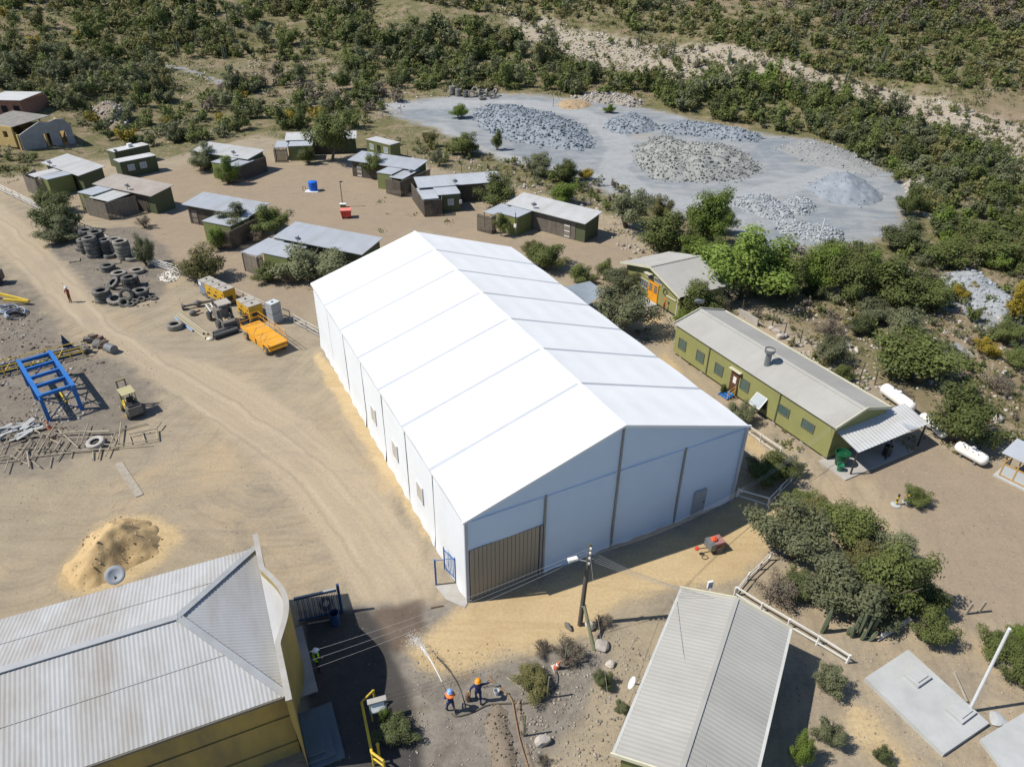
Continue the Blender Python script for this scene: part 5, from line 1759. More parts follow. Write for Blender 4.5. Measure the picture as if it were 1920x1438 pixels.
# wire fence posts on the bank
def post_row(desc, pts, h=1.7, m=WOODP, r=0.06):
    """each stake stands free: a thing of its own"""
    for i, p in enumerate(pts):
        t = MB(); t.tube([(0, 0, -0.2), (random.uniform(-.08, .08), random.uniform(-.08, .08), h * random.uniform(.85, 1.1))], [r, r * 0.8], 6)
        o = t.build('fence_stake', m)
        o.location = p
        tag(o, f'thin wooden stake of the wire fence {desc}', 'stake', 'stakes of the wire fence ' + desc)


post_row('behind the mess hall', [G(1390, 590), G(1420, 600), G(1448, 612), G(1470, 628), G(1500, 643), G(1598, 705), G(1612, 712), G(1640, 722), G(1705, 775), G(1835, 845), G(1880, 858)])
post_row('between the camp and the quarry', [G(866, 326), G(903, 330), G(940, 340), G(985, 352), G(1050, 372), G(1107, 380), G(765, 300), G(718, 220), G(752, 212), G(1037, 200)])

# ---------------------------------------------------------------- heavy plant by the fence


def generator(label, px, py, rz, L, Wd, H_, nseg, sticker=False):
    g = G(px, py)
    t = thing('generator', label, 'generator', (g.x, g.y, 0), rz)
    z0 = 0.35
    seg = L / nseg
    for k in range(nseg):
        mb = MB(); mb.box((k * seg + seg / 2, Wd / 2, z0 + (H_ - z0) / 2), (seg - 0.05, Wd, H_ - z0))
        b = mb.build('housing', GENGREY if (sticker and k == 0) else YEL, t)
        mb = MB(); mb.box((k * seg + seg / 2, Wd / 2, H_ + 0.03), (seg - 0.10, Wd + 0.04, 0.06)); mb.build('top_cover', GENTOP, b)
        mb = MB(); mb.box((k * seg + seg / 2, Wd / 2, H_ + 0.10), (0.16, 0.16, 0.10)); mb.build('lifting_eye', BLACKM, b)
        if not (sticker and k == 0):
            mb = MB(); mb.box((k * seg + seg * 0.5, -0.015, z0 + 0.45), (seg * 0.45, 0.04, 0.22)); mb.build('grille', BLACKM, b)
            mb = MB(); mb.box((k * seg + seg * 0.75, -0.015, z0 + 0.95), (0.22, 0.04, 0.12)); mb.build('latch', BLACKM, b)
    if sticker:
        mb = MB(); mb.box((0.35, -0.015, H_ - 0.3), (0.5, 0.03, 0.35)); mb.build('sticker', WHITE, t)
    mb = MB(); mb.box((L + 0.015, Wd / 2 - 0.1, z0 + 0.42), (0.04, 0.7, 0.55)); mb.build('control_panel', BLACKM, t)
    mb = MB(); mb.box((L / 2, Wd / 2, z0 - 0.06), (L + 0.15, Wd + 0.08, 0.12)); mb.build('skid_frame', CHASS, t)
    for sx in (0.25, 0.75):
        for sy in (0.05, Wd - 0.05):
            mb = MB(); mb.lathe([(0.1, -0.1), (0.3, -0.1), (0.33, 0), (0.3, 0.1), (0.1, 0.1)], 16, (L * sx, sy, 0.32), Matrix.Rotation(math.pi / 2, 3, 'X')); mb.build('wheel', RUB, t)
    return t


generator('long yellow generator with grey end panel beside the wooden fence', 377, 553, math.radians(-38), 4.8, 1.4, 1.75, 4, True)
generator('short yellow generator behind the orange platform lift', 448, 590, math.radians(-45), 2.7, 1.45, 1.72, 2)

# water totes
for k in range(2):
    g = G(517, 603)
    t = thing('water_tote', ('upper' if k else 'lower') + ' white caged water tote of the pair behind the lift', 'tank', (g.x, g.y, 1.15 * k), math.radians(-35), 'white caged water totes')
    mb = MB(); mb.box((0, 0, 0.62), (0.96, 1.12, 0.92)); mb.build('bottle', IBCW, t)
    mb = MB(); mb.box((0, 0, 0.07), (1.0, 1.18, 0.12)); mb.build('pallet', GALV, t)
    for i in range(6):
        z = 0.18 + i * 0.18
        mb = MB()
        mb.tube([(-.51, -.59, z), (.51, -.59, z), (.51, .59, z), (-.51, .59, z)], 0.014, 4, closed=True); mb.build('cage_bar', GALV, t)
    for i in range(7):
        for (ax, sg) in (('y', -1), ('y', 1), ('x', -1), ('x', 1)):
            u = -0.48 + 0.16 * i
            p = (u, 0.59 * sg) if ax == 'y' else (0.51 * sg, u * 1.15)
            mb = MB(); mb.tube([(p[0], p[1], 0.15), (p[0], p[1], 1.12)], 0.012, 4, caps=False); mb.build('cage_bar', GALV, t)
    mb = MB(); mb.lathe([(0.12, 1.08), (0.12, 1.13)], 12); mb.build('lid', REDT if False else BLACKM, t)

# platform lift
g = at(503, 653, 1.05)
lf = thing('platform_lift', 'orange yellow platform lift with guard rails parked by the generators', 'lift', (g.x, g.y, 0), math.radians(134))
LL, LW, DZ = 5.7, 2.05, 1.05      # x runs from the near right end to the far left end
mb = MB(); mb.box((LL / 2, -LW / 2, DZ), (LL, LW, 0.10)); dk = mb.build('deck', LIFTY, lf)
for k in range(4):
    mb = MB(); mb.box((LL * (k + 0.5) / 4, -LW / 2, DZ + 0.058), (LL / 4 - 0.06, LW - 0.12, 0.02)); mb.build('deck_plate', LIFTY, dk)
mb = MB(); mb.box((LL / 2 + 0.3, -LW / 2, 0.55), (LL * 0.72, 1.15, 0.5)); mb.build('chassis', LIFTY, lf)
for k in range(2):
    mb = MB(); mb.box((LL / 2 - 0.9 + 1.6 * k, 0.02 - 0.35, 0.62), (1.3, 0.5, 0.55)); mb.build('side_tank', LIFTY, lf)
mb = MB(); mb.box((0.15, -LW / 2, 0.72), (0.25, LW * 0.9, 0.28)); mb.build('bumper', LIFTY, lf)
for sx in (0.8, LL - 0.9):
    for sy in (-0.12, -LW + 0.12):
        mb = MB(); mb.lathe([(0.12, -0.14), (0.34, -0.15), (0.40, -0.08), (0.40, 0.08), (0.34, 0.15), (0.12, 0.14)], 18, (sx, sy, 0.40), Matrix.Rotation(math.pi / 2, 3, 'X')); w_ = mb.build('wheel', RUB, lf)
        mb = MB(); mb.lathe([(0.02, -0.16), (0.17, -0.16), (0.17, 0.16), (0.02, 0.16)], 12, (sx, sy, 0.40), Matrix.Rotation(math.pi / 2, 3, 'X')); mb.build('rim', LIFTY, w_)


def rail_run(parent, pts, h, m, r=0.028, posts=4, name='guard_rail'):
    a, b = Vector(pts[0]), Vector(pts[1])
    for z in (h, h * 0.52):
        mb = MB(); mb.tube([a + Vector((0, 0, z)), b + Vector((0, 0, z))], r, 6); mb.build(name, m, parent)
    for i in range(posts):
        p = a.lerp(b, i / (posts - 1))
        mb = MB(); mb.tube([p, p + Vector((0, 0, h))], r, 6); mb.build('rail_post', m, parent)


rail_run(lf, [(0.1, -LW + 0.05, DZ + 0.05), (LL - 0.1, -LW + 0.05, DZ + 0.05)], 1.05, LIFTY, posts=6)
rail_run(lf, [(LL - 0.1, -LW + 0.05, DZ + 0.05), (LL - 0.1, -0.05, DZ + 0.05)], 1.05, LIFTY, posts=3)
rail_run(lf, [(0.1, -0.05, DZ + 0.05), (LL - 0.1, -0.05, DZ + 0.05)], 0.28, LIFTY, posts=5)
for k, xx in enumerate((1.1, 1.9, 3.2)):
    mb = MB(); mb.tube([(xx, -0.05, DZ), (xx - 0.25, -0.5, DZ + 0.85)], 0.025, 5); mb.build('folded_post', FRAMEY, lf)

# stripped loader wreck
g = G(418, 606)
wr = thing('loader_wreck', 'stripped grey loader wreck with cab between pipes and generators', 'vehicle', (g.x, g.y, 0), math.radians(130))
mb = MB(); mb.beam((-1.4, -0.45, 0.7), (2.8, -0.45, 0.85), 0.14, 0.28); mb.build('chassis_beam', CHASS, wr)
mb = MB(); mb.beam((-1.4, 0.45, 0.7), (2.8, 0.45, 0.85), 0.14, 0.28); mb.build('chassis_beam', CHASS, wr)
for z, h in ((1.25, 0.9),):
    mb = MB(); mb.box((0.1, -0.1, z), (1.1, 1.2, h)); mb.build('engine_block', CHASS, wr)
for sx in (-0.55, 0.55):
    for sy in (-0.55, 0.55):
        mb = MB(); mb.box((-0.2 + sx, -0.35 + sy, 1.55), (0.09, 0.09, 1.5)); mb.build('cab_pillar', CHASS, wr)
mb = MB(); mb.box((-0.2, -0.35, 2.32), (1.4, 1.3, 0.10)); mb.build('cab_roof', GENTOP, wr)
mb = MB(); mb.box((-0.2, -0.93, 1.2), (1.0, 0.05, 0.7)); mb.build('cab_side', CHASS, wr)
for (sx, sy) in ((-1.0, 0.75), (-1.0, -0.75), (1.5, 0.75), (1.5, -0.75)):
    mb = MB(); mb.lathe([(0.15, -0.15), (0.42, -0.17), (0.5, 0), (0.42, 0.17), (0.15, 0.15)], 16, (sx, sy, 0.5), Matrix.Rotation(math.pi / 2, 3, 'X')); mb.build('wheel', RUB, wr)
for sy in (-0.5, 0.1, 0.55):
    mb = MB(); mb.tube([(1.2, sy, 1.0), (2.0, sy + 0.1, 1.5), (3.1, sy * 0.6, 0.7)], 0.10, 7); mb.build('lift_arm', GALV if sy > 0 else CHASS, wr)
mb = MB()
mb.tube([(-1.5, -0.9, 0.2), (-2.0, -0.9, 0.4), (-2.0, -0.9, 1.15), (-2.0, 0.7, 1.15), (-2.0, 0.7, 0.4), (-1.5, 0.7, 0.2)], 0.05, 6); mb.build('front_guard', WOODL, wr)
mb = MB(); mb.box((-1.75, -0.1, 0.65), (0.5, 1.3, 0.55)); mb.build('front_box', CHASS, wr)
g = G(372, 575)
t = thing('axle_assembly', 'greasy dark axle with hubs on the ground left of the wreck', 'axle', (g.x, g.y, 0), math.radians(30))
mb = MB(); mb.tube([(-1.6, 0, 0.35), (-0.5, 0, 0.38), (0, 0, 0.42), (0.5, 0, 0.38), (1.6, 0, 0.35)], [0.12, 0.14, 0.34, 0.14, 0.12], 10); mb.build('axle_tube', CHASS, t)
for sx in (-1.5, 1.5):
    mb = MB(); mb.lathe([(0.1, -0.12), (0.34, -0.12), (0.36, 0.1), (0.12, 0.14)], 14, (sx, 0, 0.36), Matrix.Rotation(math.pi / 2, 3, 'Y')); mb.build('hub', CHASS, t)
g = G(362, 591)
t = thing('gearbox', 'small dark gearbox lump on the ground above the tan pipes', 'gearbox', (g.x, g.y, 0), 0.6)
mb = MB(); mb.lathe([(0.12, 0), (0.32, 0.05), (0.34, 0.4), (0.2, 0.55)], 12); mb.build('casing', CHASS, t)
mb = MB(); mb.tube([(0.2, 0, 0.25), (0.8, 0.1, 0.3)], 0.12, 8); mb.build('shaft_housing', RUST, t)


def lying_pipe(label, p0, p1, r, m, z=None, name='pipe', cat='pipe', group=None):
    a, b = G(*p0), G(*p1)
    o = MB(); z = r if z is None else z
    d = (b - a); L = d.length
    # hollow tube
    pr = [(r, -L / 2), (r, L / 2), (r * 0.82, L / 2), (r * 0.82, -L / 2), (r, -L / 2)]
    R = d.normalized().to_track_quat('Z', 'Y').to_matrix()
    o.lathe(pr, 10, (0, 0, 0), R, caps=False)
    q = o.build(name, m)
    c = (a + b) / 2
    q.location = (c.x, c.y, c.z + z)
    return tag(q, label, cat, group)


lying_pipe('tan pipe lying by the wreck, rightmost of three', (337.5, 589), (390, 628), 0.10, TANP)
lying_pipe('tan pipe lying by the wreck, middle of three', (333.5, 590), (382, 627), 0.10, TANP)
lying_pipe('tan pipe lying by the wreck, leftmost and longest of three', (331, 593), (386, 636), 0.10, TANP)
lying_pipe('blue pipe lying between the big tyre and the tan pipes', (328.5, 597), (362, 622), 0.09, mat('pale_blue_pipe', (0.22, 0.32, 0.50), rough=0.5))
for k, (p0, p1, lab) in enumerate((((402, 637), (447, 622), 'front'), ((402, 631), (445, 615), 'rear'))):
    a, b = G(*p0), G(*p1)
    d = (b - a); L = d.length
    mb = MB()
    n = 26
    prof = []
    for i in range(n):
        prof += [(0.24, L * i / n), (0.29, L * (i + 0.5) / n)]
    prof.append((0.24, L))
    mb.lathe(prof, 12, (0, 0, 0), d.normalized().to_track_quat('Z', 'Y').to_matrix(), caps=False)
    o = mb.build('ventilation_duct', mat('black_duct', (0.07, 0.072, 0.075), rough=0.5))
    o.location = (a.x, a.y, 0.30)
    tag(o, f'ribbed black flexible duct on the ground by the lift, {lab} one of two', 'duct', 'ribbed ducts')
rn = random.Random(3)


def lump(name, label, cat, px, py, r, m, flat=0.6, seed=0, group=None, n=2):
    g = G(px, py)
    bm = bmesh.new()
    bmesh.ops.create_icosphere(bm, subdivisions=n, radius=1)
    rr = random.Random(seed)
    off = [rr.uniform(0, 6) for _ in range(6)]
    for v in bm.verts:
        c = v.co
        k = 1 + 0.16 * math.sin(c.x * 3 + off[0]) + 0.14 * math.sin(c.y * 3.3 + off[1]) + 0.12 * math.sin(c.z * 4 + off[2] + c.x * 2)
        v.co = Vector((c.x * k * r, c.y * k * r * (0.75 + 0.25 * math.sin(off[3])), c.z * k * r * flat))
    me = bpy.data.meshes.new(name)
    bm.to_mesh(me); bm.free()
    me.materials.append(m)
    o = obj(name, me, None, (g.x, g.y, g.z + r * flat * 0.7), rr.uniform(0, 6))
    return tag(o, label, cat, group)


lump('sack', 'crumpled pale yellow sack at the end of the black ducts', 'sack', 394, 637, 0.38, SACK, 0.45, 3)
lump('boulder', 'large smooth boulder in the dirt at the bottom, below the trench', 'boulder', 1018, 1392, 0.42, STONE, 0.7, 5)
lump('boulder', 'angular pale boulder beside the green brace of the pole', 'boulder', 1127, 1212, 0.40, STONE, 0.6, 6)
lump('boulder', 'low pale boulder right of the thorny shrub by the pole', 'boulder', 1145, 1247, 0.30, STONE, 0.5, 7)
lump('boulder', 'grey boulder right behind the pole foot', 'boulder', 1105, 1178, 0.38, STONE, 0.8, 8)
lump('boulder', 'dark boulder left of the pole foot at the sand edge', 'boulder', 1066, 1178, 0.30, CHASS, 0.7, 9)
lump('boulder', 'flat pale concrete lump beside the slabs, lower right', 'boulder', 1870, 1352, 0.45, CONC, 0.25, 10)
for i, (x, y, r) in enumerate(((1455, 625, .5), (1462, 634, .45), (1472, 632, .35), (1447, 618, .35), (1480, 640, .3), (1590, 650, .4), (1605, 660, .35), (1620, 590, .35), (1120, 395, .35), (1090, 388, .3), (1102, 384, .4),
                               (1180, 465, .3), (1168, 462, .28), (1190, 475, .25), (985, 350, .4), (1000, 352, .35), (1870, 790, .5), (1880, 705, .5))):
    lump('boulder', 'pale field stone lying on the bank behind the buildings', 'boulder', x, y, r, STONE, 0.7, 20 + i, 'field stones on the bank', 2)
for k, (x, y, lab) in enumerate(((1042, 1252, 'faded traffic cone lying by the short posts in the dirt'), (93, 803, 'small faded traffic cone at the foot of the blue frame'))):
    g = G(x, y)
    t = thing('traffic_cone', lab, 'traffic cone', (g.x, g.y, 0), 0.5)
    if k == 0:
        t.rotation_euler = (0.25, 0.2, 0.5)
    mb = MB(); mb.box((0, 0, 0.02), (0.42, 0.42, 0.04)); mb.build('base', WHITE if k == 0 else CONE, t)
    mb = MB(); mb.lathe([(0.17, 0.04), (0.10, 0.45), (0.03, 0.75)], 14); c_ = mb.build('body', CONE, t)
    mb = MB(); mb.lathe([(0.122, 0.36), (0.102, 0.48)], 14, caps=False); mb.build('stripe', WHITE, c_)

# ---------------------------------------------------------------- blue steel frame
g = at(74, 742, 2.5)
bf = thing('steel_frame', 'bright blue steel portal frame standing among the scrap', 'steel frame', (g.x, g.y, 0), math.radians(132))
FL_, FW_, FH_ = 7.3, 2.45, 2.5      # x far, y to the left -> use negative y for right
for sy in (0, -FW_):
    mb = MB(); mb.box((FL_ / 2, sy, FH_), (FL_ + 0.3, 0.30, 0.09)); mb.box((FL_ / 2, sy, FH_ - 0.30), (FL_ + 0.3, 0.26, 0.07)); mb.box((FL_ / 2, sy, FH_ - 0.16), (FL_ + 0.3, 0.08, 0.28)); mb.build('long_beam', BLUE_P, bf)
    for sx in (0.15, FL_ * 0.58, FL_ - 0.1):
        mb = MB(); mb.box((sx, sy, FH_ / 2 - 0.17), (0.30, 0.08, FH_ - 0.34)); mb.box((sx - 0.14, sy, FH_ / 2 - 0.17), (0.05, 0.28, FH_ - 0.34)); mb.box((sx + 0.14, sy, FH_ / 2 - 0.17), (0.05, 0.28, FH_ - 0.34)); mb.build('leg', BLUE_P, bf)
for k in range(5):
    xx = 0.15 + (FL_ - 0.3) * k / 4
    mb = MB(); mb.box((xx, -FW_ / 2, FH_ - 0.03), (0.22, FW_ - 0.3, 0.07)); mb.box((xx, -FW_ / 2, FH_ - 0.18), (0.07, FW_ - 0.3, 0.24)); mb.build('cross_beam', BLUE_P, bf)
for (p, q) in (((0.15, -0.1, 0.1), (0.15, -FW_ + 0.1, FH_ - 0.4)), ((0.15, -0.1, FH_ - 0.5), (0.15, -FW_ + 0.1, 0.2)), ((0.3, -FW_, 0.2), (FL_ * 0.58, -FW_, FH_ - 0.4)), ((0.3, -FW_, FH_ - 0.4), (FL_ * 0.58, -FW_, 0.2)),
               ((FL_ * 0.58, -FW_, FH_ - 0.4), (FL_ - 0.2, -FW_, 0.2)), ((FL_ * 0.58, -FW_, 0.2), (FL_ - 0.2, -FW_, FH_ - 0.4)), ((FL_ - 0.1, -0.1, 0.2), (FL_ - 0.1, -FW_ + 0.1, FH_ - 0.4))):
    mb = MB(); mb.tube([p, q], 0.05, 6); mb.build('brace', BLUE_D, bf)
lying_pipe('yellow beam lying on the ground inside the blue frame', (110, 733), (124, 757), 0.11, YELR, name='yellow_beam', cat='beam')

# yellow railed walkway lying behind the blue frame
a, b = G(-45, 720), G(163, 668)
wk = thing('walkway_section', 'dark blue walkway section with yellow handrails lying behind the blue frame', 'walkway', (a.x, a.y, 0), math.atan2(b.y - a.y, b.x - a.x))
WL = (b - a).length
mb = MB(); mb.box((WL / 2, 1.5, 0.35), (WL, 0.12, 0.35)); mb.build('side_beam', BLUE_D, wk)
mb = MB(); mb.box((WL / 2, 0.35, 0.25), (WL, 0.10, 0.25)); mb.build('side_beam', BLUE_D, wk)
for z, y in ((1.0, 0.1), (0.55, 0.05)):
    mb = MB(); mb.tube([(0, y, z), (WL, y, z)], 0.045, 6); mb.build('hand_rail', YELR, wk)
mb = MB(); mb.tube([(0, 1.7, 0.85), (WL * 0.92, 1.7, 0.85)], 0.04, 6); mb.build('hand_rail', YELR, wk)
for k in range(9):
    xx = WL * (k + 0.1) / 8.3
    mb = MB(); mb.tube([(xx, 0.1, 0.1), (xx, 0.1, 1.0)], 0.035, 5); mb.build('rail_post', YELR, wk)
    if k % 2 == 0:
        mb = MB(); mb.tube([(xx, 0.15, 0.3), (xx + 0.6, 1.5, 0.5)], 0.05, 5); mb.build('cross_bar', YELR, wk)

# ---------------------------------------------------------------- forklift
g = G(249, 772)
fk = thing('forklift', 'dusty yellow forklift with canopy roof standing right of the blue frame', 'forklift', (g.x, g.y, 0), math.radians(132))
mb = MB(); mb.box((0.15, 0, 0.62), (1.5, 0.95, 0.45)); mb.build('body', YELR, fk)
mb = MB(); mb.box((-0.95, 0, 0.75), (0.75, 1.1, 0.75)); mb.build('counterweight', CHASS, fk)
mb = MB(); mb.box((-0.75, 0, 1.18), (0.9, 0.85, 0.16)); mb.build('engine_cover', BLACKM, fk)
mb = MB(); mb.box((-0.2, 0, 1.2), (0.45, 0.5, 0.12)); mb.box((-0.42, 0, 1.45), (0.1, 0.5, 0.5)); mb.build('seat', BLACKM, fk)
for (sx, sy) in ((0.75, 0.55), (0.75, -0.55), (-0.85, 0.55), (-0.85, -0.55)):
    R = Matrix.Rotation(math.pi / 2, 3, 'X')
    mb = MB(); mb.lathe([(0.12, -0.13), (0.33, -0.14), (0.38, -0.06), (0.38, 0.06), (0.33, 0.14), (0.12, 0.13)], 16, (sx, sy, 0.38), R); w_ = mb.build('wheel', RUB, fk)
    mb = MB(); mb.lathe([(0.02, -0.15), (0.18, -0.15), (0.18, 0.15), (0.02, 0.15)], 12, (sx, sy, 0.38), R); mb.build('rim', YELR, w_)
for (sx, sy) in ((0.5, 0.45), (0.5, -0.45), (-0.65, 0.45), (-0.65, -0.45)):
    mb = MB(); mb.beam((sx + (0.15 if sx > 0 else 0), sy, 0.85), (sx, sy, 2.1), 0.06, 0.06, up=(1, 0, 0)); mb.build('canopy_post', FRAMEY, fk)
for k in range(7):
    mb = MB(); mb.box((-0.62 + 0.19 * k, 0, 2.13), (0.17, 1.08, 0.04)); mb.build('canopy_slat', mat('canopy_khaki', (0.40, 0.36, 0.20), rough=0.7), fk)
mb = MB(); mb.tube([(0.45, 0, 1.0), (0.25, 0, 1.4)], 0.03, 6); mb.build('steering_column', BLACKM, fk)
for sy in (-0.32, 0.32):
    mb = MB(); mb.box((1.05, sy, 1.35), (0.12, 0.12, 2.5)); mb.build('mast_rail', CHASS, fk)
    mb = MB(); mb.box((1.75, sy * 0.8, 0.10), (1.25, 0.12, 0.06)); mb.build('fork', CHASS, fk)
for z in (0.5, 1.5, 2.62):
    mb = MB(); mb.box((1.06, 0, z), (0.13, 0.8, 0.12)); mb.build('mast_crossbar', FRAMEY if z > 2 else CHASS, fk)

# ---------------------------------------------------------------- tangle of scaffold poles, each lying loose
c1 = lambda x, y: (x / 9.585, 760 + y / 9.585)
c2 = lambda x, y: (x / 5.99, 640 + y / 5.99)
POL = [(c1(*a), c1(*b)) for a, b in [((-60, 1050), (610, 975)), ((560, 950), (1330, 860)), ((1300, 860), (2100, 800)), ((25, 940), (150, 640)), ((110, 1250), (180, 1035)), ((300, 1075), (590, 680)),
                                     ((295, 800), (525, 975)), ((185, 920), (515, 1080)), ((500, 830), (545, 1150)), ((590, 1040), (735, 1150)), ((575, 1020), (790, 575)), ((710, 920), (1010, 430)),
                                     ((905, 1135), (945, 935)), ((1035, 1020), (1265, 660)), ((1060, 470), (1420, 790)), ((1380, 760), (1455, 540)), ((1470, 760), (1605, 380)), ((650, 515), (760, 565)),
                                     ((1285, 960), (1320, 830)), ((1675, 1000), (1680, 850)), ((1775, 990), (1880, 600)), ((100, 630), (780, 590)), ((450, 595), (1400, 540)), ((1200, 540), (1990, 520)),
                                     ((760, 835), (1700, 800)), ((280, 795), (900, 790)), ((850, 610), (1090, 725)), ((1200, 625), (1950, 600)), ((-50, 820), (320, 660)), ((-40, 1000), (200, 960)),
                                     ((200, 980), (420, 700)), ((840, 900), (960, 780)), ((980, 860), (1120, 650)), ((420, 940), (560, 640))]]
POL += [(c2(*a), c2(*b)) for a, b in [((1200, 1320), (1310, 1055)), ((1345, 1190), (1375, 950)), ((1460, 1070), (1490, 1170)), ((1600, 1030), (1635, 1135)), ((1770, 1010), (1780, 1125)), ((1300, 1190), (1785, 1125)),
                                      ((1460, 1075), (1780, 1010)), ((1780, 1005), (1825, 945)), ((1255, 1060), (1280, 1115)), ((1300, 1030), (1660, 935)), ((1160, 1100), (1110, 1340)), ((1250, 1215), (1700, 1180)),
                                      ((1100, 1180), (1300, 1200)), ((1000, 1060), (1250, 1050))]]
for i, (p, q) in enumerate(POL):
    lying_pipe('pale pole lying loose in the tangle of scaffold tubes', p, q, 0.036 + 0.010 * (i % 3), SCAF if i % 4 else WOODL, z=0.08 + 0.055 * (i % 6), name='scaffold_pole', cat='pole', group='tangled scaffold poles')

# ---------------------------------------------------------------- scrap around the frame
SHEET = mat('pale_scrap_sheet', (0.33, 0.34, 0.34), rough=0.6, var=0.2, scale=1.2, dirt=(0.28, 0.25, 0.21), dirt_amt=0.5)
rn = random.Random(5)
for i in range(26):
    x = rn.uniform(-5, 74); y = 812 + (74 - x) * 0.10 + rn.uniform(-16, 10)
    g = G(x, y)
    mb = MB(); mb.box((0, 0, 0), (rn.uniform(0.4, 1.3), rn.uniform(0.15, 0.45), 0.03))
    o = mb.build('scrap_sheet', SHEET)
    o.location = (g.x, g.y, 0.12 + 0.03 * i % 0.4); o.rotation_euler = (rn.uniform(-.25, .25), rn.uniform(-.25, .25), math.radians(40) + rn.uniform(-.4, .4))
    tag(o, 'bent pale sheet in the scrap heap below the blue frame', 'scrap', 'pale scrap sheets')
for i, (x, y) in enumerate(((168, 642), (178, 650), (186, 640), (192, 652), (160, 660), (196, 646))):
    g = G(x, y)
    mb = MB()
    if i % 2:
        mb.lathe([(0.35, 0), (0.4, 0.05), (0.4, 0.9), (0.3, 0.95)], 14, (0, 0, 0), Matrix.Rotation(1.2, 3, 'X') @ Matrix.Rotation(0.2, 3, 'Y'))
    else:
        mb.box((0, 0, 0.25), (0.9, 0.5, 0.35), 0.3); mb.box((0.2, 0.3, 0.5), (0.5, 0.3, 0.3), 0.8); mb.beam((-0.6, -0.4, 0.1), (0.7, 0.5, 0.6), 0.1, 0.1)
    o = mb.build('scrap_metal', (CHASS, CHASS, RUST)[i % 3]); o.location = (g.x, g.y, 0.1); o.rotation_euler = (0, 0.1, i * 1.3)
    tag(o, 'dark piece of scrap metal in the heap behind the yellow rails', 'scrap', 'dark scrap metal pieces')
g = G(203, 658)
t = MB(); t.lathe([(0.05, 0), (0.42, 0.0), (0.42, 1.0), (0.05, 1.0)], 16, (0, 0, 0.42), Matrix.Rotation(math.pi / 2, 3, 'X')); o = t.build('scrap_drum', mat('dull_drum', (0.17, 0.18, 0.19), rough=0.6, var=0.2)); o.location = (g.x, g.y, 0); o.rotation_euler = (0, 0, 1.1)
tag(o, 'grey drum lying on its side at the right end of the scrap heap', 'drum')
g = G(118, 652)
mb = MB(); mb.plate([(0, 0, 0), (0.9, 0, 0), (0.3, 0, 1.6)], (0, 1, 0), 0.05); o = mb.build('scrap_plate', BLUE_D); o.location = (g.x, g.y, 0); o.rotation_euler = (0.2, 0, 0.4)
tag(o, 'dark blue triangular plate standing up behind the blue frame', 'scrap')
# hose coils and yellow boom at the left edge
for i, (x, y, R, m, lab) in enumerate(((31, 590, 1.0, HOSEG, 'pale grey hose coil, front one at the left edge'), (18, 583, 0.9, HOSEG, 'pale grey hose coil, rear one at the left edge'),
                                       (2, 583, 0.85, HOSEG, 'pale grey hose coil cut by the left picture edge'), (30, 594, 0.85, BLACKM, 'black hose coil under the pale front coil'))):
    g = G(x, y); mb = MB()
    for k in range(3):
        mb.tube([((R - 0.08 * k) * math.cos(a) * 1.05, (R - 0.08 * k) * math.sin(a), 0.12 + 0.1 * k + 0.08 * math.sin(2 * a + i)) for a in np.linspace(0, 2 * math.pi, 26, endpoint=False)], 0.055, 6, closed=True)
    o = mb.build('hose_coil', m); o.location = (g.x, g.y, 0.0 if i != 3 else -0.05); o.rotation_euler = (0.15, 0.1, i)
    tag(o, lab, 'hose')
a, b = G(-30, 560), G(57, 572)
t = thing('yellow_boom', 'long faded yellow steel boom lying over the hose coils', 'boom', (a.x, a.y, 0), math.atan2(b.y - a.y, b.x - a.x))
L = (b - a).length
mb = MB(); mb.beam((0, 0.3, 0.9), (L, 0, 0.45), 0.22, 0.28); mb.build('upper_arm', YELR, t)
mb = MB(); mb.beam((L * 0.55, -0.55, 0.55), (L, -0.05, 0.40), 0.20, 0.24); mb.build('lower_arm', YELR, t)
g = G(-12, 533)
t = thing('yellow_machine', 'yellow and black machine cut by the left picture edge', 'machine', (g.x, g.y, 0), 0.3)
mb = MB(); mb.box((0, 0, 0.9), (1.8, 1.4, 0.9)); mb.build('housing', YELR, t)
mb = MB(); mb.box((0.8, 0, 1.0), (0.7, 1.2, 1.0)); mb.build('radiator', BLACKM, t)
for sy in (-0.7, 0.7):
    mb = MB(); mb.lathe([(0.1, -0.15), (0.42, -0.15), (0.45, 0.15), (0.1, 0.15)], 14, (0.3, sy, 0.45), Matrix.Rotation(math.pi / 2, 3, 'X')); mb.build('wheel', RUB, t)
mb = MB(); mb.box((0.1, 0, 1.42), (1.6, 1.3, 0.06)); mb.build('cover', TANP, t)
# pallets by the tyres
for (x, y, lab) in ((140, 489, 'pale slatted pallet on the ground left of the tyre stacks'), (216, 493, 'small broken pallet in front of the tyre stacks')):
    g = G(x, y); t = thing('pallet', lab, 'pallet', (g.x, g.y, 0), 0.5)
    for k in range(6):
        mb = MB(); mb.box((0, -0.5 + 0.2 * k, 0.13), (1.2, 0.11, 0.025)); mb.build('board', WOODL, t)
    for k in range(3):
        mb = MB(); mb.box((-0.55 + 0.55 * k, 0, 0.06), (0.09, 1.1, 0.10)); mb.build('bearer', WOODL, t)
# grey timber lying in the yard
a, b = G(222, 868), G(262, 930)
mb = MB(); mb.beam((0, 0, 0.03), (b.x - a.x, b.y - a.y, 0.03), 0.55, 0.05); o = mb.build('timber_plank', WOODL); o.location = (a.x, a.y, a.z); tag(o, 'long pale weathered plank lying in the yard below the poles', 'plank')

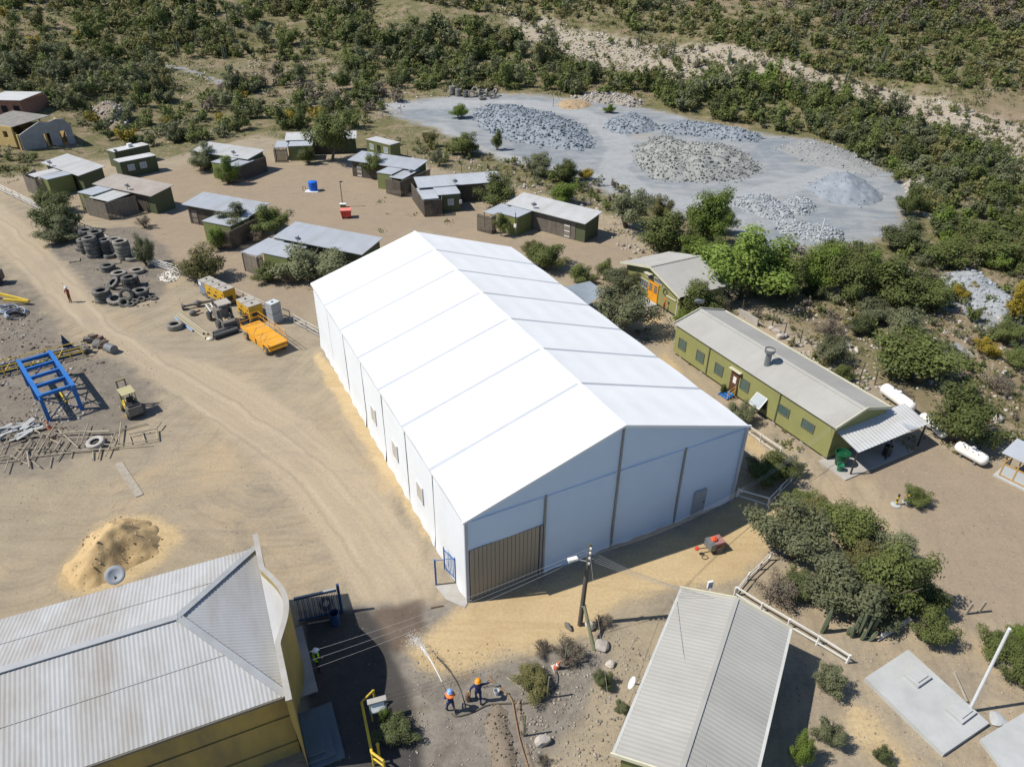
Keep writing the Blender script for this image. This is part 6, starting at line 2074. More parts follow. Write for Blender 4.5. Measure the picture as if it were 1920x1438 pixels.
# ---------------------------------------------------------------- camp yard: tank, red box, lamp pole
g = G(588, 358)
t = thing('water_tank', 'bright blue round water tank in the camp yard', 'tank', (g.x, g.y, g.z))
mb = MB(); mb.lathe([(0.60, 0.08), (0.66, 0.5), (0.70, 1.35), (0.66, 1.42), (0.3, 1.52), (0.05, 1.55)], 22); mb.build('body', BLUET, t)
mb = MB(); mb.box((-0.15, -0.2, 0.04), (2.0, 1.5, 0.09)); mb.build('base_slab', WHITE, t)
mb = MB(); mb.tube([(-0.65, -0.2, 0.3), (-1.1, -0.3, 0.3), (-1.1, -0.3, 0.75), (-1.5, -0.3, 0.75), (-1.5, -0.3, 0.1)], 0.045, 6); mb.build('tap_pipe', BLACKM, t)
g = G(650, 408)
t = thing('red_container', 'red plastic box bin beside the lamp pole in the camp yard', 'bin', (g.x, g.y, g.z), 0.15)
mb = MB(); mb.add([(-0.6, -0.5, 0.12), (0.6, -0.5, 0.12), (0.6, 0.5, 0.12), (-0.6, 0.5, 0.12), (-0.72, -0.6, 1.05), (0.72, -0.6, 1.05), (0.72, 0.6, 1.05), (-0.72, 0.6, 1.05)],
                  [(3, 2, 1, 0), (0, 1, 5, 4), (1, 2, 6, 5), (2, 3, 7, 6), (3, 0, 4, 7), (4, 5, 6, 7)]); mb.build('body', REDT, t)
mb = MB(); mb.box((0, 0, 1.13), (1.55, 1.3, 0.12)); mb.build('lid', mat('faded_red_lid', (0.62, 0.20, 0.16), rough=0.6), t)
for sx in (-0.45, 0.45):
    mb = MB(); mb.lathe([(0.03, -0.05), (0.13, -0.05), (0.13, 0.05), (0.03, 0.05)], 10, (sx, -0.55, 0.13), Matrix.Rotation(math.pi / 2, 3, 'X')); mb.build('wheel', BLACKM, t)
g = G(643, 388)
t = thing('lamp_pole', 'thin dark lamp pole behind the red bin in the camp yard', 'lamp post', (g.x, g.y, g.z))
mb = MB(); mb.tube([(0, 0, 0), (0, 0, 3.7)], 0.06, 7); mb.build('pole', WOODP, t)
mb = MB(); mb.box((0.15, 0, 3.65), (0.4, 0.2, 0.12)); mb.build('lamp_head', BLACKM, t)
mb = MB(); mb.box((0.1, -0.3, 0.55), (0.9, 0.7, 0.06)); mb.build('shelf', WHITE, t)
mb = MB(); mb.box((0.1, -0.3, 0.26), (0.7, 0.5, 0.5)); mb.build('cabinet', GREEN, t)
# ================================================================== FRONT YARD
# ---------------------------------------------------------------- utility pole, wires
b = G(1087, 1171)
PT = at(1107, 1020, 6.6) - b
up = thing('utility_pole', 'dark wooden utility pole with lamp standing at the sand edge', 'utility pole', (b.x, b.y, 0))
mb = MB(); mb.tube([(0, 0, -0.3), PT * 0.5, PT], [0.15, 0.13, 0.10], 10); mb.build('pole', WOODP, up)
bb = G(1114, 1218) - b
mb = MB(); mb.tube([bb, PT * 0.27 + Vector((0.1, -0.1, 0))], [0.11, 0.10], 8); mb.build('brace', WOODG, up)
mb = MB(); mb.tube([PT * 0.27 + Vector((-0.14, 0, 0)), PT * 0.27 + Vector((0, -0.17, 0.0)), PT * 0.27 + Vector((0.2, -0.05, 0)), PT * 0.27 + Vector((0, 0.16, 0))], 0.025, 5, closed=True); mb.build('wire_binding', GALV, up)
lh = at(1062 + 32, 1046, 5.6) - b
lh = PT * 0.82 + Vector((-0.75, -0.1, 0.15))
mb = MB(); mb.tube([PT * 0.80, lh], 0.035, 6); mb.build('lamp_arm', GALV, up)
mb = MB(); mb.box(lh + Vector((-0.12, -0.02, 0)), (0.55, 0.24, 0.14), 0.35); mb.build('lamp_head', WHITE, up)
for z in (0.97, 0.92, 0.86, 0.8):
    mb = MB(); mb.box(PT * z + Vector((0.02, -0.14, 0)), (0.10, 0.12, 0.12)); mb.build('insulator', WHITE, up)
WIRE = mat('pale_wire', (0.36, 0.35, 0.34), rough=0.5)


def wire(label, p, q, sag, r=0.006, group=None, cat='cable', m=None, name='overhead_wire'):
    p, q = Vector(p), Vector(q)
    mb = MB()
    mb.tube([p.lerp(q, t) - Vector((0, 0, sag * 4 * t * (1 - t))) for t in np.linspace(0, 1, 14)], r, 5)
    o = mb.build(name, m or WIRE)
    return tag(o, label, cat, group)


top = b + PT
offi = at(567, 1226, 4.2)
for k in range(3):
    wire('overhead wire from the utility pole to the ochre office', top * 0.97 + Vector((0, 0, -0.10 - 0.22 * k)) + Vector((top.x, top.y, 0)) * 0.03, offi + Vector((0.1 * k, -0.3 * k, -0.25 * k)), 0.35, group='wires to the office')
    wire('overhead wire from the utility pole to the mess hall', top + Vector((0, 0, -0.5 - 0.16 * k)), Vector(FM.o) + FM.x * (ML - 0.5) + FM.y * 0.1 + Vector((0.1 * k, 0, 3.1 - 0.1 * k)), 1.7, r=0.006, group='wires to the mess hall')
far_end = Vector(gc.location)
for k in range(5):
    e = far_end + (Matrix.Rotation(gc.rotation_euler.z, 3, 'Z') @ Vector((0.1, 0.3 + 0.5 * k, 0))) + Vector((0, 0, 3.2 + 0.05 * k))
    wire('service wire from the utility pole down to the grey roofed cabin', top + Vector((0.03, -0.12, -0.35 - 0.18 * k)), e, 0.25, r=0.008, group='wires to the grey cabin')
wire('stay wire running from the utility pole along the dirt to the bottom', top + Vector((0, -0.1, -0.6)), G(1152, 1400) + Vector((0, 0, 0.1)), 0.1, r=0.007)
wire('telephone cable crossing over the grey roof', at(1262, 1120, 3.4), at(1330, 1470, 3.6), 0.1, r=0.012)

# ---------------------------------------------------------------- short posts, trench, hoses
for (px, py, ty, lab) in ((1058, 1246, 1197, 'short thin post nearest the utility pole'), (1025, 1309, 1259, 'short thin post in the middle of the dirt'), (981, 1380, 1336, 'short thin post by the trench at the bottom')):
    g = G(px, py)
    mb = MB(); mb.tube([(0, 0, -0.1), (0.08, 0.05, 1.75)], 0.05, 6); o = mb.build('post', WOODG); o.location = g; tag(o, lab, 'post')


def ground_line(name, label, cat, pxs, r, m, z=None, n=6):
    P = [G(*p) + Vector((0, 0, r if z is None else z)) for p in pxs]
    Q = []
    for i in range(len(P) - 1):                    # Catmull-Rom
        p0, p1, p2, p3 = P[max(i - 1, 0)], P[i], P[i + 1], P[min(i + 2, len(P) - 1)]
        for k in range(6):
            t = k / 6
            Q.append(0.5 * ((2 * p1) + (p2 - p0) * t + (2 * p0 - 5 * p1 + 4 * p2 - p3) * t * t + (3 * p1 - p0 - 3 * p2 + p3) * t ** 3))
    Q.append(P[-1])
    mb = MB(); mb.tube(Q, r, n)
    return tag(mb.build(name, m, smooth=True), label, cat)


ground_line('fire_hose', 'brown water hose lying from the sprayer across the dirt', 'hose', [(846, 1338), (857, 1343), (885, 1336), (915, 1322), (950, 1319), (990, 1318), (1022, 1306), (1040, 1290)], 0.045, HOSE)
ground_line('water_pipe', 'brown pipe running down along the trench', 'pipe', [(915, 1268), (935, 1288), (958, 1310), (966, 1345), (975, 1390), (992, 1445)], 0.05, mat('brown_pipe', (0.22, 0.14, 0.085), rough=0.7))
ground_line('branch', 'bent dark hose loop beside the middle short post', 'hose', [(1025, 1305), (1038, 1290), (1042, 1270), (1038, 1258)], 0.035, HOSE, 0.2)
g = G(931, 1300)
mb = MB(); mb.lathe([(0.13, 0), (0.16, 0.30), (0.14, 0.30), (0.11, 0.04)], 14); o = mb.build('white_bucket', IBCW); o.location = g; tag(o, 'small white bucket at the trench edge beside the worker', 'bucket')
for k, (p0, p1) in enumerate((((950, 1272), (995, 1305)), ((985, 1295), (1008, 1280)))):
    lying_pipe('thin pale tube lying near the shrub right of the workers', p0, p1, 0.03, WOODL, z=0.12, name='metal_tube', cat='tube', group='thin pale tubes in the dirt')
lying_pipe('short brown stick lying on the wet ground left of the tent', (808, 1140), (831, 1136), 0.05, RUST, name='stick', cat='stick')

# ---------------------------------------------------------------- people


def person(label, loc, rz, joints, suit, skin_col=(0.36, 0.20, 0.13), helmet=None, vest=None, scale=1.0):
    t = thing('person', label, 'person', loc, rz)
    t.scale = (scale,) * 3
    V = []; E = []; Rr = []
    idx = {}

    def add(n, p, r):
        idx[n] = len(V); V.append(p); Rr.append(r)
    for n, (p, r) in joints.items():
        add(n, p, r)
    chains = [('pelvis', 'waist', 'chest', 'neck', 'head', 'crown'), ('pelvis', 'hipL', 'kneeL', 'ankL', 'toeL'), ('pelvis', 'hipR', 'kneeR', 'ankR', 'toeR'),
              ('chest', 'shL', 'elL', 'wrL', 'haL'), ('chest', 'shR', 'elR', 'wrR', 'haR')]
    for c in chains:
        for a_, b_ in zip(c[:-1], c[1:]):
            E.append((idx[a_], idx[b_]))
    # fingers: five short chains at each hand
    for s in 'LR':
        w = Vector(joints['wr' + s][0]); h = Vector(joints['ha' + s][0])
        d = (h - w).normalized()
        side = d.cross(Vector((0, 0, 1)))
        side = side.normalized() if side.length > 0.1 else Vector((1, 0, 0))
        for k in range(5):
            u = (k - 2) * 0.02
            Lf = (0.06, 0.075, 0.085, 0.075, 0.06)[k] if k else 0.05
            base = h + side * u + (Vector((0, 0, 0)) if k else -d * 0.03 + side * -0.02)
            V.append(tuple(base)); Rr.append(0.011); i0 = len(V) - 1
            V.append(tuple(base + d * Lf * 0.6 + Vector((0, 0, -0.01)))); Rr.append(0.010)
            V.append(tuple(base + d * Lf * 0.8 + Vector((0, 0, -0.045)))); Rr.append(0.009)
            E.extend([(idx['ha' + s], i0), (i0, i0 + 1), (i0 + 1, i0 + 2)])
    me = bpy.data.meshes.new('body')
    me.from_pydata(V, E, [])
    o = bpy.data.objects.new('body', me)
    COL.objects.link(o)
    o.parent = t
    sk = o.modifiers.new('skin', 'SKIN')
    sk.use_smooth_shade = True
    for i, r in enumerate(Rr):
        me.skin_vertices[0].data[i].radius = (r, r)
        me.skin_vertices[0].data[i].use_root = (i == idx['pelvis'])
    sub = o.modifiers.new('sub', 'SUBSURF'); sub.levels = 1; sub.render_levels = 1
    # bake so that face materials can be set by height
    bpy.context.view_layer.update()
    dg = bpy.context.evaluated_depsgraph_get()
    me2 = bpy.data.meshes.new_from_object(o.evaluated_get(dg))
    o.modifiers.clear(); o.data = me2
    skin = mat('skin', skin_col, rough=0.6, var=0.05)
    boots = mat('boots', (0.03, 0.028, 0.025), rough=0.7)
    me2.materials.clear()
    for m_ in (suit, skin, boots):
        me2.materials.append(m_)
    zn = joints['neck'][0][2]
    hands = [Vector(joints['ha' + s][0]) for s in 'LR']
    feet = [Vector(joints['ank' + s][0]) for s in 'LR']
    for p in me2.polygons:
        c = p.center
        p.use_smooth = True
        p.material_index = 1 if (c.z > zn + 0.0 and (c - Vector(joints['head'][0])).length < 0.25) or min((c - h).length for h in hands) < 0.14 else (2 if min((c - f).length for f in feet) < 0.14 or c.z < 0.1 else 0)
    hd = Vector(joints['head'][0])
    face_d = Vector((0, 1, 0))
    # nose, eyes, ears and mouth as small forms on the head
    mb = MB(); mb.lathe([(0.018, 0), (0.012, 0.03), (0.004, 0.04)], 8, hd + Vector((0, 0.095, -0.01)), Matrix.Rotation(-1.4, 3, 'X')); mb.box(hd + Vector((0, 0.10, -0.055)), (0.045, 0.01, 0.012)); mb.build('face', skin, t)
    mb = MB()
    for sx in (-1, 1):
        mb.box(hd + Vector((sx * 0.035, 0.10, 0.03)), (0.022, 0.01, 0.012))
    mb.build('eyes', boots, t)
    if helmet:
        cr = hd + Vector((0, 0, 0.03))
        mb = MB(); mb.lathe([(0.138, 0.0), (0.134, 0.05), (0.108, 0.10), (0.055, 0.132), (0.01, 0.137)], 18, cr); mb.lathe([(0.134, 0.0), (0.165, -0.012), (0.165, 0.004), (0.134, 0.02)], 18, cr, caps=False)
        mb.box(cr + Vector((0, 0.168, -0.005)), (0.15, 0.07, 0.012)); mb.build('helmet', helmet, t, smooth=False)
    if vest:
        ch, ws = Vector(joints['chest'][0]), Vector(joints['waist'][0])
        mb = MB()
        dirn = (ch - ws).normalized()
        Q = dirn.to_track_quat('Z', 'Y').to_matrix()
        Ln = (ch - ws).length
        vs_ = []
        for (rx, ry, z) in ((0.20, 0.15, -0.12), (0.205, 0.155, 0.05), (0.225, 0.165, Ln * 0.7), (0.215, 0.15, Ln + 0.04), (0.11, 0.10, Ln + 0.13)):
            for k in range(16):
                a_ = 2 * math.pi * k / 16
                vs_.append(ws + Q @ Vector((rx * math.cos(a_), ry * math.sin(a_), z)))
        mb.add(vs_, [(i * 16 + k, i * 16 + (k + 1) % 16, (i + 1) * 16 + (k + 1) % 16, (i + 1) * 16 + k) for i in range(4) for k in range(16)])
        mb.build('vest', vest, t, smooth=True)
    return t


def pose(**kw):
    J = dict(pelvis=((0, 0, 0.93), 0.135), waist=((0, 0, 1.10), 0.125), chest=((0, 0.01, 1.34), 0.145), neck=((0, 0.015, 1.50), 0.055), head=((0, 0.03, 1.62), 0.095), crown=((0, 0.02, 1.72), 0.075),
             hipL=((-0.10, 0, 0.88), 0.095), kneeL=((-0.11, 0.02, 0.48), 0.065), ankL=((-0.12, -0.02, 0.09), 0.048), toeL=((-0.13, 0.15, 0.045), 0.042),
             hipR=((0.10, 0, 0.88), 0.095), kneeR=((0.11, 0.02, 0.48), 0.065), ankR=((0.12, -0.02, 0.09), 0.048), toeR=((0.13, 0.15, 0.045), 0.042),
             shL=((-0.19, 0, 1.41), 0.07), elL=((-0.26, 0.0, 1.13), 0.052), wrL=((-0.27, 0.08, 0.89), 0.038), haL=((-0.27, 0.11, 0.81), 0.034),
             shR=((0.19, 0, 1.41), 0.07), elR=((0.26, 0.0, 1.13), 0.052), wrR=((0.27, 0.08, 0.89), 0.038), haR=((0.27, 0.11, 0.81), 0.034))
    J.update(kw)
    return J


NAVY = mat('navy_coverall', (0.022, 0.028, 0.085), rough=0.85, var=0.15, scale=4)
RUSTC = mat('rust_coverall', (0.16, 0.045, 0.022), rough=0.85, var=0.12, scale=4)
BLK = mat('black_trousers', (0.02, 0.02, 0.024), rough=0.85)
HIV = mat('hi_vis_yellow', (0.30, 0.62, 0.02), rough=0.6)
HBLUE = mat('helmet_blue', (0.20, 0.36, 0.62), rough=0.35)
HORG = mat('helmet_orange', (0.75, 0.28, 0.01), rough=0.35)
HWHT = mat('helmet_white', (0.62, 0.66, 0.70), rough=0.35)
ORGV = mat('orange_collar', (0.70, 0.16, 0.03), rough=0.6)
# sprayer: feet apart, both hands on the nozzle in front, facing up left
p1 = G(846, 1334)
jet_to = G(770, 1196)
dv = (jet_to - p1)
rz1 = math.atan2(dv.y, dv.x) - math.pi / 2
person('worker in navy with pale blue helmet spraying water from a hose', p1, rz1,
       pose(ankL=((-0.16, 0.16, 0.09), .048), toeL=((-0.17, 0.33, 0.045), .042), kneeL=((-0.14, 0.14, 0.48), .065), ankR=((0.15, -0.18, 0.09), .048), toeR=((0.19, -0.03, 0.045), .042), kneeR=((0.13, -0.04, 0.48), .065),
            elL=((-0.27, 0.12, 1.16), .052), wrL=((-0.12, 0.36, 1.10), .038), haL=((-0.07, 0.43, 1.10), .034), elR=((0.28, 0.06, 1.14), .052), wrR=((0.14, 0.26, 1.02), .038), haR=((0.08, 0.33, 1.02), .034)),
       NAVY, helmet=HBLUE, scale=1.0)
R1 = Matrix.Rotation(rz1, 3, 'Z')
cz = thing('orange_scarf', 'orange shoulder collar worn by the spraying worker', 'collar', p1, rz1)
mb = MB(); mb.lathe([(0.10, 1.58), (0.20, 1.52), (0.25, 1.47), (0.24, 1.45), (0.12, 1.52)], 18, (0, 0, 0), caps=False); mb.build('cloth', ORGV, cz)
nz0 = p1 + R1 @ Vector((0.0, 0.30, 1.12)); nz1 = p1 + R1 @ Vector((-0.02, 0.95, 1.32))
mb = MB(); mb.tube([p1 + R1 @ Vector((0.12, -0.25, 0.05)), p1 + R1 @ Vector((0.12, -0.05, 0.75)), nz0, nz1], [0.035, 0.035, 0.035, 0.022], 7); tag(mb.build('hose_nozzle', HOSE), 'hose end with nozzle held by the spraying worker', 'nozzle')
# water jet: a thinning stream with drops
WATER = mat('water_spray', (0.80, 0.82, 0.83), rough=0.25, var=0.05)
wt_ = bpy.data.materials['water_spray'].node_tree
tr_ = wt_.nodes.new('ShaderNodeBsdfTransparent'); mxs = wt_.nodes.new('ShaderNodeMixShader'); mxs.inputs[0].default_value = 0.55
ou = [n_ for n_ in wt_.nodes if n_.type == 'OUTPUT_MATERIAL'][0]
wt_.links.new(tr_.outputs[0], mxs.inputs[1]); wt_.links.new(wt_.nodes['Principled BSDF'].outputs[0], mxs.inputs[2]); wt_.links.new(mxs.outputs[0], ou.inputs[0])
jt = thing('water_jet', 'white arc of water sprayed from the hose onto the ground', 'water jet', nz1)
Q = []
N = 22
for i in range(N + 1):
    t_ = i / N
    p = (nz1.lerp(jet_to, t_)); p.z = nz1.z * (1 - t_) + 1.15 * 4 * t_ * (1 - t_) * 0.55
    Q.append(p - nz1)
mb = MB(); mb.tube(Q[:15], [0.025 + 0.045 * i / N for i in range(15)], 6); mb.build('stream', WATER, jt)
mb = MB()
rn = random.Random(9)
for i in range(420):
    t_ = rn.uniform(0.2, 1.0) ** 0.6
    k = t_ * N
    i0 = min(N - 1, int(k)); p = Q[i0].lerp(Q[i0 + 1], k - i0)
    s = 0.03 + 0.32 * max(0, t_ - 0.35)
    c = p + Vector((rn.gauss(0, s), rn.gauss(0, s), abs(rn.gauss(0, s * 0.5))))
    r = rn.uniform(0.012, 0.035)
    mb.add([c + Vector(v) * r for v in ((1, 0, 0), (-1, 0, 0), (0, 1, 0), (0, -1, 0), (0, 0, 1), (0, 0, -1))], [(0, 2, 4), (2, 1, 4), (1, 3, 4), (3, 0, 4), (2, 0, 5), (1, 2, 5), (3, 1, 5), (0, 3, 5)])
mb.build('drops', WATER, jt, kind='stuff')
p2 = G(897, 1316)
person('worker in navy with orange helmet stepping with arms spread', p2, math.radians(8),
       pose(elL=((-0.38, -0.02, 1.20), .052), wrL=((-0.42, -0.10, 0.98), .038), haL=((-0.43, -0.12, 0.90), .034), elR=((0.40, 0.12, 1.26), .052), wrR=((0.62, 0.22, 1.22), .038), haR=((0.70, 0.25, 1.20), .034),
            ankL=((-0.10, 0.20, 0.09), .048), toeL=((-0.11, 0.37, 0.045), .042), kneeL=((-0.11, 0.16, 0.50), .065), ankR=((0.10, -0.22, 0.10), .048), toeR=((0.12, -0.07, 0.045), .042)),
       NAVY, helmet=HORG, scale=1.04)
g = p2 + Vector((-0.55, 0.1, 0))
t = thing('fire_extinguisher', 'brown cylinder standing left of the worker in orange helmet', 'extinguisher', (g.x, g.y, 0))
mb = MB(); mb.lathe([(0.12, 0), (0.14, 0.05), (0.14, 0.55), (0.08, 0.65), (0.03, 0.7)], 14); mb.build('body', RUST, t)
mb = MB(); mb.tube([(0, 0, 0.7), (0.1, 0, 0.75), (0.16, 0, 0.55)], 0.02, 5); mb.build('valve', YELR, t)
g = G(917, 1288)
t = thing('hand_saw', 'dark triangular tool frame lying beside the trench', 'tool', (g.x, g.y, 0.05), 0.2)
mb = MB(); mb.tube([(-0.35, 0, 0.05), (0.05, 0.35, 0.08), (0.35, 0.02, 0.05)], 0.02, 5, closed=True); mb.build('frame', BLACKM, t)
mb = MB(); mb.box((0.4, -0.05, 0.08), (0.2, 0.16, 0.12)); mb.build('grip', GREY_M, t)
p3 = G(598, 1258)
person('worker in hi vis vest and white helmet standing in the office shade', p3, math.radians(-60),
       pose(elR=((0.30, 0.08, 1.14), .052), wrR=((0.16, 0.26, 1.10), .038), haR=((0.11, 0.32, 1.12), .034)), BLK, helmet=HWHT, vest=HIV, scale=1.05)
p4 = G(133, 567)
person('person in rust brown coverall and pale cap walking on the dirt road', p4, math.radians(160),
       pose(elL=((-0.30, 0.06, 1.16), .052), wrL=((-0.12, 0.26, 1.14), .038), haL=((-0.05, 0.30, 1.15), .034), elR=((0.30, 0.06, 1.16), .052), wrR=((0.12, 0.26, 1.18), .038), haR=((0.05, 0.30, 1.2), .034)), RUSTC, helmet=HWHT, scale=1.05)

# ---------------------------------------------------------------- gates, barrier, sign, barrel
a, b = G(560, 1166), G(638, 1148)
t = thing('sliding_gate', 'dark blue barred sliding gate between the office and the road', 'gate', a, math.atan2(b.y - a.y, b.x - a.x))
L = (b - a).length
for z in (0.12, 1.9):
    mb = MB(); mb.box((L / 2, 0, z), (L, 0.07, 0.10)); mb.build('gate_rail', BLUE_D, t)
mb = MB(); mb.box((L / 2, 0.05, 1.98), (L, 0.10, 0.05)); mb.build('gate_cap', GALV, t)
for k in range(26):
    mb = MB(); mb.box((L * (k + 0.5) / 26, 0, 1.0), (0.035, 0.035, 1.75)); mb.build('bar', GALV if k % 3 == 0 else BLUE_D, t)
mb = MB(); mb.box((L + 0.1, 0, 1.15), (0.16, 0.16, 2.4)); mb.build('gate_post', BLUE_D, t)
g = G(560, 1150); tyre('dark tyre leaning behind the barred gate', (g.x + 1.6, g.y + 0.4, 0.45), 0.42, 0.22, (1.1, 0, 0.5), False, RUB)
g = G(629, 1168)
t = thing('barrel', 'dark blue open barrel at the end of the barred gate', 'barrel', (g.x, g.y, 0))
mb = MB(); mb.lathe([(0.27, 0), (0.29, 0.3), (0.30, 0.32), (0.29, 0.34), (0.29, 0.6), (0.30, 0.62), (0.29, 0.64), (0.28, 0.9), (0.255, 0.9), (0.25, 0.1)], 20); mb.build('body', BLUE_D, t)
mb = MB(); mb.lathe([(0.285, 0.88), (0.305, 0.90), (0.285, 0.92)], 20, caps=False); mb.build('rim', BLUE_D, t)
lying_pipe('pale wooden batten lying on the ground at the barrel', (577, 1170), (622, 1162), 0.05, WOODL, name='batten', cat='batten')
# blue side gate at the tent corner
A0, A1 = G(818, 1096), G(855, 1092)
t = thing('side_gate', 'small blue barred gate standing open at the tent corner', 'gate', A0, math.atan2(A1.y - A0.y, A1.x - A0.x))
L = (A1 - A0).length
for xx in (0, L):
    mb = MB(); mb.box((xx, 0, 1.08), (0.11, 0.11, 2.16)); mb.build('gate_post', BLUE_P, t)
mb = MB(); mb.box((L / 2, 0, 2.1), (L, 0.03, 0.03)); mb.build('top_wire', BLUE_P, t)
dirg = Vector((-0.62, 1.05, 0))
for z in (0.25, 1.85):
    mb = MB(); mb.beam((L, 0.05, z), Vector((L, 0.05, z)) + dirg, 0.04, 0.06); mb.build('leaf_rail', BLUE_P, t)
for k in range(8):
    q = Vector((L, 0.05, 0)) + dirg * (k + 0.5) / 8
    mb = MB(); mb.box((q.x, q.y, 1.05), (0.03, 0.03, 1.6)); mb.build('leaf_bar', BLUE_P, t)
q = Vector((L, 0.05, 0)) + dirg
mb = MB(); mb.box((q.x, q.y, 1.1), (0.07, 0.07, 1.9)); mb.build('leaf_post', BLUE_P, t)
pv = [G(816, 1099), G(857, 1094), G(880, 1125), G(872, 1140), G(836, 1124)]
mb = MB(); mb.slab([p + Vector((0, 0, 0.05)) for p in pv], 0.08); o = mb.build('concrete_path', CONC_P); struct(o)
# yellow barrier rail with board
t = thing('barrier_rail', 'bent yellow pipe barrier in the office shade at the bottom', 'barrier', G(700, 1320))
o_ = Vector(t.location)
pts = [at(700, 1294, 1.1), at(678, 1316, 1.1), at(697, 1410, 1.1), at(719, 1426, 1.1)]
mb = MB(); mb.tube([p - o_ for p in pts], 0.07, 8); mb.build('top_pipe', YELR, t)
mb = MB(); mb.tube([p - o_ - Vector((0, 0, 0.45)) for p in pts[2:]], 0.05, 7); mb.build('mid_pipe', YELR, t)
for p in pts:
    mb = MB(); mb.tube([p - o_, Vector((p.x - o_.x, p.y - o_.y, 0))], 0.06, 7); mb.build('post', YELR, t)
g = G(712, 1350)
t = thing('notice_board', 'pale tilted notice board on posts behind the yellow barrier', 'sign', (g.x, g.y, 0), math.radians(18))
R = Matrix.Rotation(-0.6, 3, 'X')
mb = MB(); mb.box((0, 0, 1.2), (0.85, 0.06, 0.62), R=R); bd = mb.build('board', mat('board_green', (0.12, 0.15, 0.13), rough=0.6), t)
mb = MB(); mb.box((0, -0.045, 1.17), (0.66, 0.02, 0.42), R=R); mb.build('poster', mat('poster_white', (0.55, 0.58, 0.56), rough=0.6, var=0.25, scale=6), bd)
mb = MB(); mb.box((0, 0.15, 1.5), (0.95, 0.3, 0.04)); mb.build('board_roof', CONC_P, t)
for sx in (-0.35, 0.35):
    mb = MB(); mb.box((sx, 0.08, 0.6), (0.06, 0.06, 1.2)); mb.build('post', YELR, t)
g = G(703, 1418)
mb = MB(); mb.tube([(0, 0, 0), (0, 0, 0.9)], 0.07, 8); mb.lathe([(0.09, 0.88), (0.09, 0.94), (0.02, 0.97)], 10); o = mb.build('yellow_bollard', YELR); o.location = G(711, 1415); tag(o, 'yellow bollard inside the bent yellow barrier', 'bollard')

# ---------------------------------------------------------------- red trailer on the sand
g = G(1338, 1030)
t = thing('compressor_trailer', 'small red and grey compressor trailer on the yellow sand', 'trailer', (g.x, g.y, 0), math.radians(22))
mb = MB(); mb.box((0, 0, 0.55), (1.0, 0.75, 0.5)); mb.build('housing', mat('dusty_red', (0.25, 0.11, 0.09), rough=0.6), t)
mb = MB(); mb.box((-0.38, 0, 0.60), (0.35, 0.77, 0.58)); mb.build('engine', GREY_M, t)
mb = MB(); mb.box((0.1, 0, 0.83), (0.85, 0.76, 0.05)); mb.build('lid', mat('faded_maroon', (0.30, 0.15, 0.14), rough=0.6), t)
mb = MB(); mb.lathe([(0.1, 0.85), (0.22, 0.9), (0.2, 1.0), (0.05, 1.05)], 10, (-0.1, 0.05, 0)); mb.build('orange_cover', mat('bright_orange_red', (0.75, 0.10, 0.03), rough=0.5), t)
mb = MB(); mb.box((0.02, -0.385, 0.45), (0.95, 0.02, 0.06)); mb.build('stripe', YELR, t)
for sy in (-0.42, 0.42):
    mb = MB(); mb.lathe([(0.05, -0.07), (0.24, -0.07), (0.26, 0.07), (0.05, 0.07)], 14, (0.1, sy, 0.26), Matrix.Rotation(math.pi / 2, 3, 'X')); mb.build('wheel', RUB, t)
mb = MB(); mb.tube([(-0.5, 0, 0.35), (-1.0, 0.05, 0.42), (-1.3, 0.05, 0.5)], 0.04, 6); mb.build('tow_bar', RUST, t)
mb = MB(); mb.lathe([(0.05, -0.1), (0.14, -0.05), (0.14, 0.08), (0.04, 0.12)], 10, (-1.35, 0.05, 0.52)); mb.build('hitch', REDT, t)
mb = MB(); mb.tube([(-0.95 + 0.22 * math.cos(a_), -0.4 + 0.16 * math.sin(a_), 0.03) for a_ in np.linspace(0, 6.2, 14, endpoint=False)], 0.02, 5, closed=True); mb.build('cable_loop', BLACKM, t)

# ---------------------------------------------------------------- slabs, flag pole, cacti, stakes
a, b_ = at(1622, 1270, 0.28), at(1770, 1413, 0.28)
t = thing('concrete_slab', 'large concrete tank slab with two raised hatches, lower right', 'slab', (0, 0, 0))
Pz = [at(1622, 1270, .28), at(1770, 1413, .28), at(1855, 1355, .28), at(1703, 1217, .28)]
mb = MB(); mb.slab(Pz, 0.40); mb.build('slab', CONC, t)
for k, (x, y, sc) in enumerate(((1719, 1270, 0.85), (1800, 1335, 0.9))):
    c = at(x, y, 0.28)
    ang = math.radians(30)
    mb = MB(); mb.box((c.x, c.y, 0.36), (1.35 * sc, 1.05 * sc, 0.22), ang); h_ = mb.build('hatch', CONC, t)
    mb = MB(); mb.box((c.x, c.y, 0.51), (0.98 * sc, 0.72 * sc, 0.08), ang); mb.build('hatch_lid', CONC, h_)
t = thing('concrete_slab', 'second concrete slab cut by the lower right corner', 'slab', (0, 0, 0))
Pz = [at(1838, 1385, .2), at(1925, 1500, .2), at(2030, 1430, .2), at(1925, 1332, .2)]
mb = MB(); mb.slab(Pz, 0.3); mb.build('slab', CONC, t)
g = G(1816, 1334)
t = thing('flag_pole', 'tall white metal pole standing at the concrete slab corner', 'pole', (g.x, g.y, 0))
tp = at(1893, 1178, 6.6) - g
mb = MB(); mb.tube([(0, 0, 0), tp], [0.085, 0.075], 12); mb.build('pole', mat('silver_white', (0.62, 0.63, 0.63), rough=0.4), t)
mb = MB(); mb.lathe([(0.16, 0), (0.16, 0.05), (0.10, 0.07)], 12); mb.build('base_plate', GREY_M, t)
a, b_ = G(1788, 1262), G(1812, 1318)
mb = MB(); mb.tube([(0, 0, 0.08), ((b_ - a).x, (b_ - a).y, 0.14)], 0.07, 7); o = mb.build('timber_post', WOODL); o.location = a; tag(o, 'pale timber post lying beside the concrete slab', 'post')
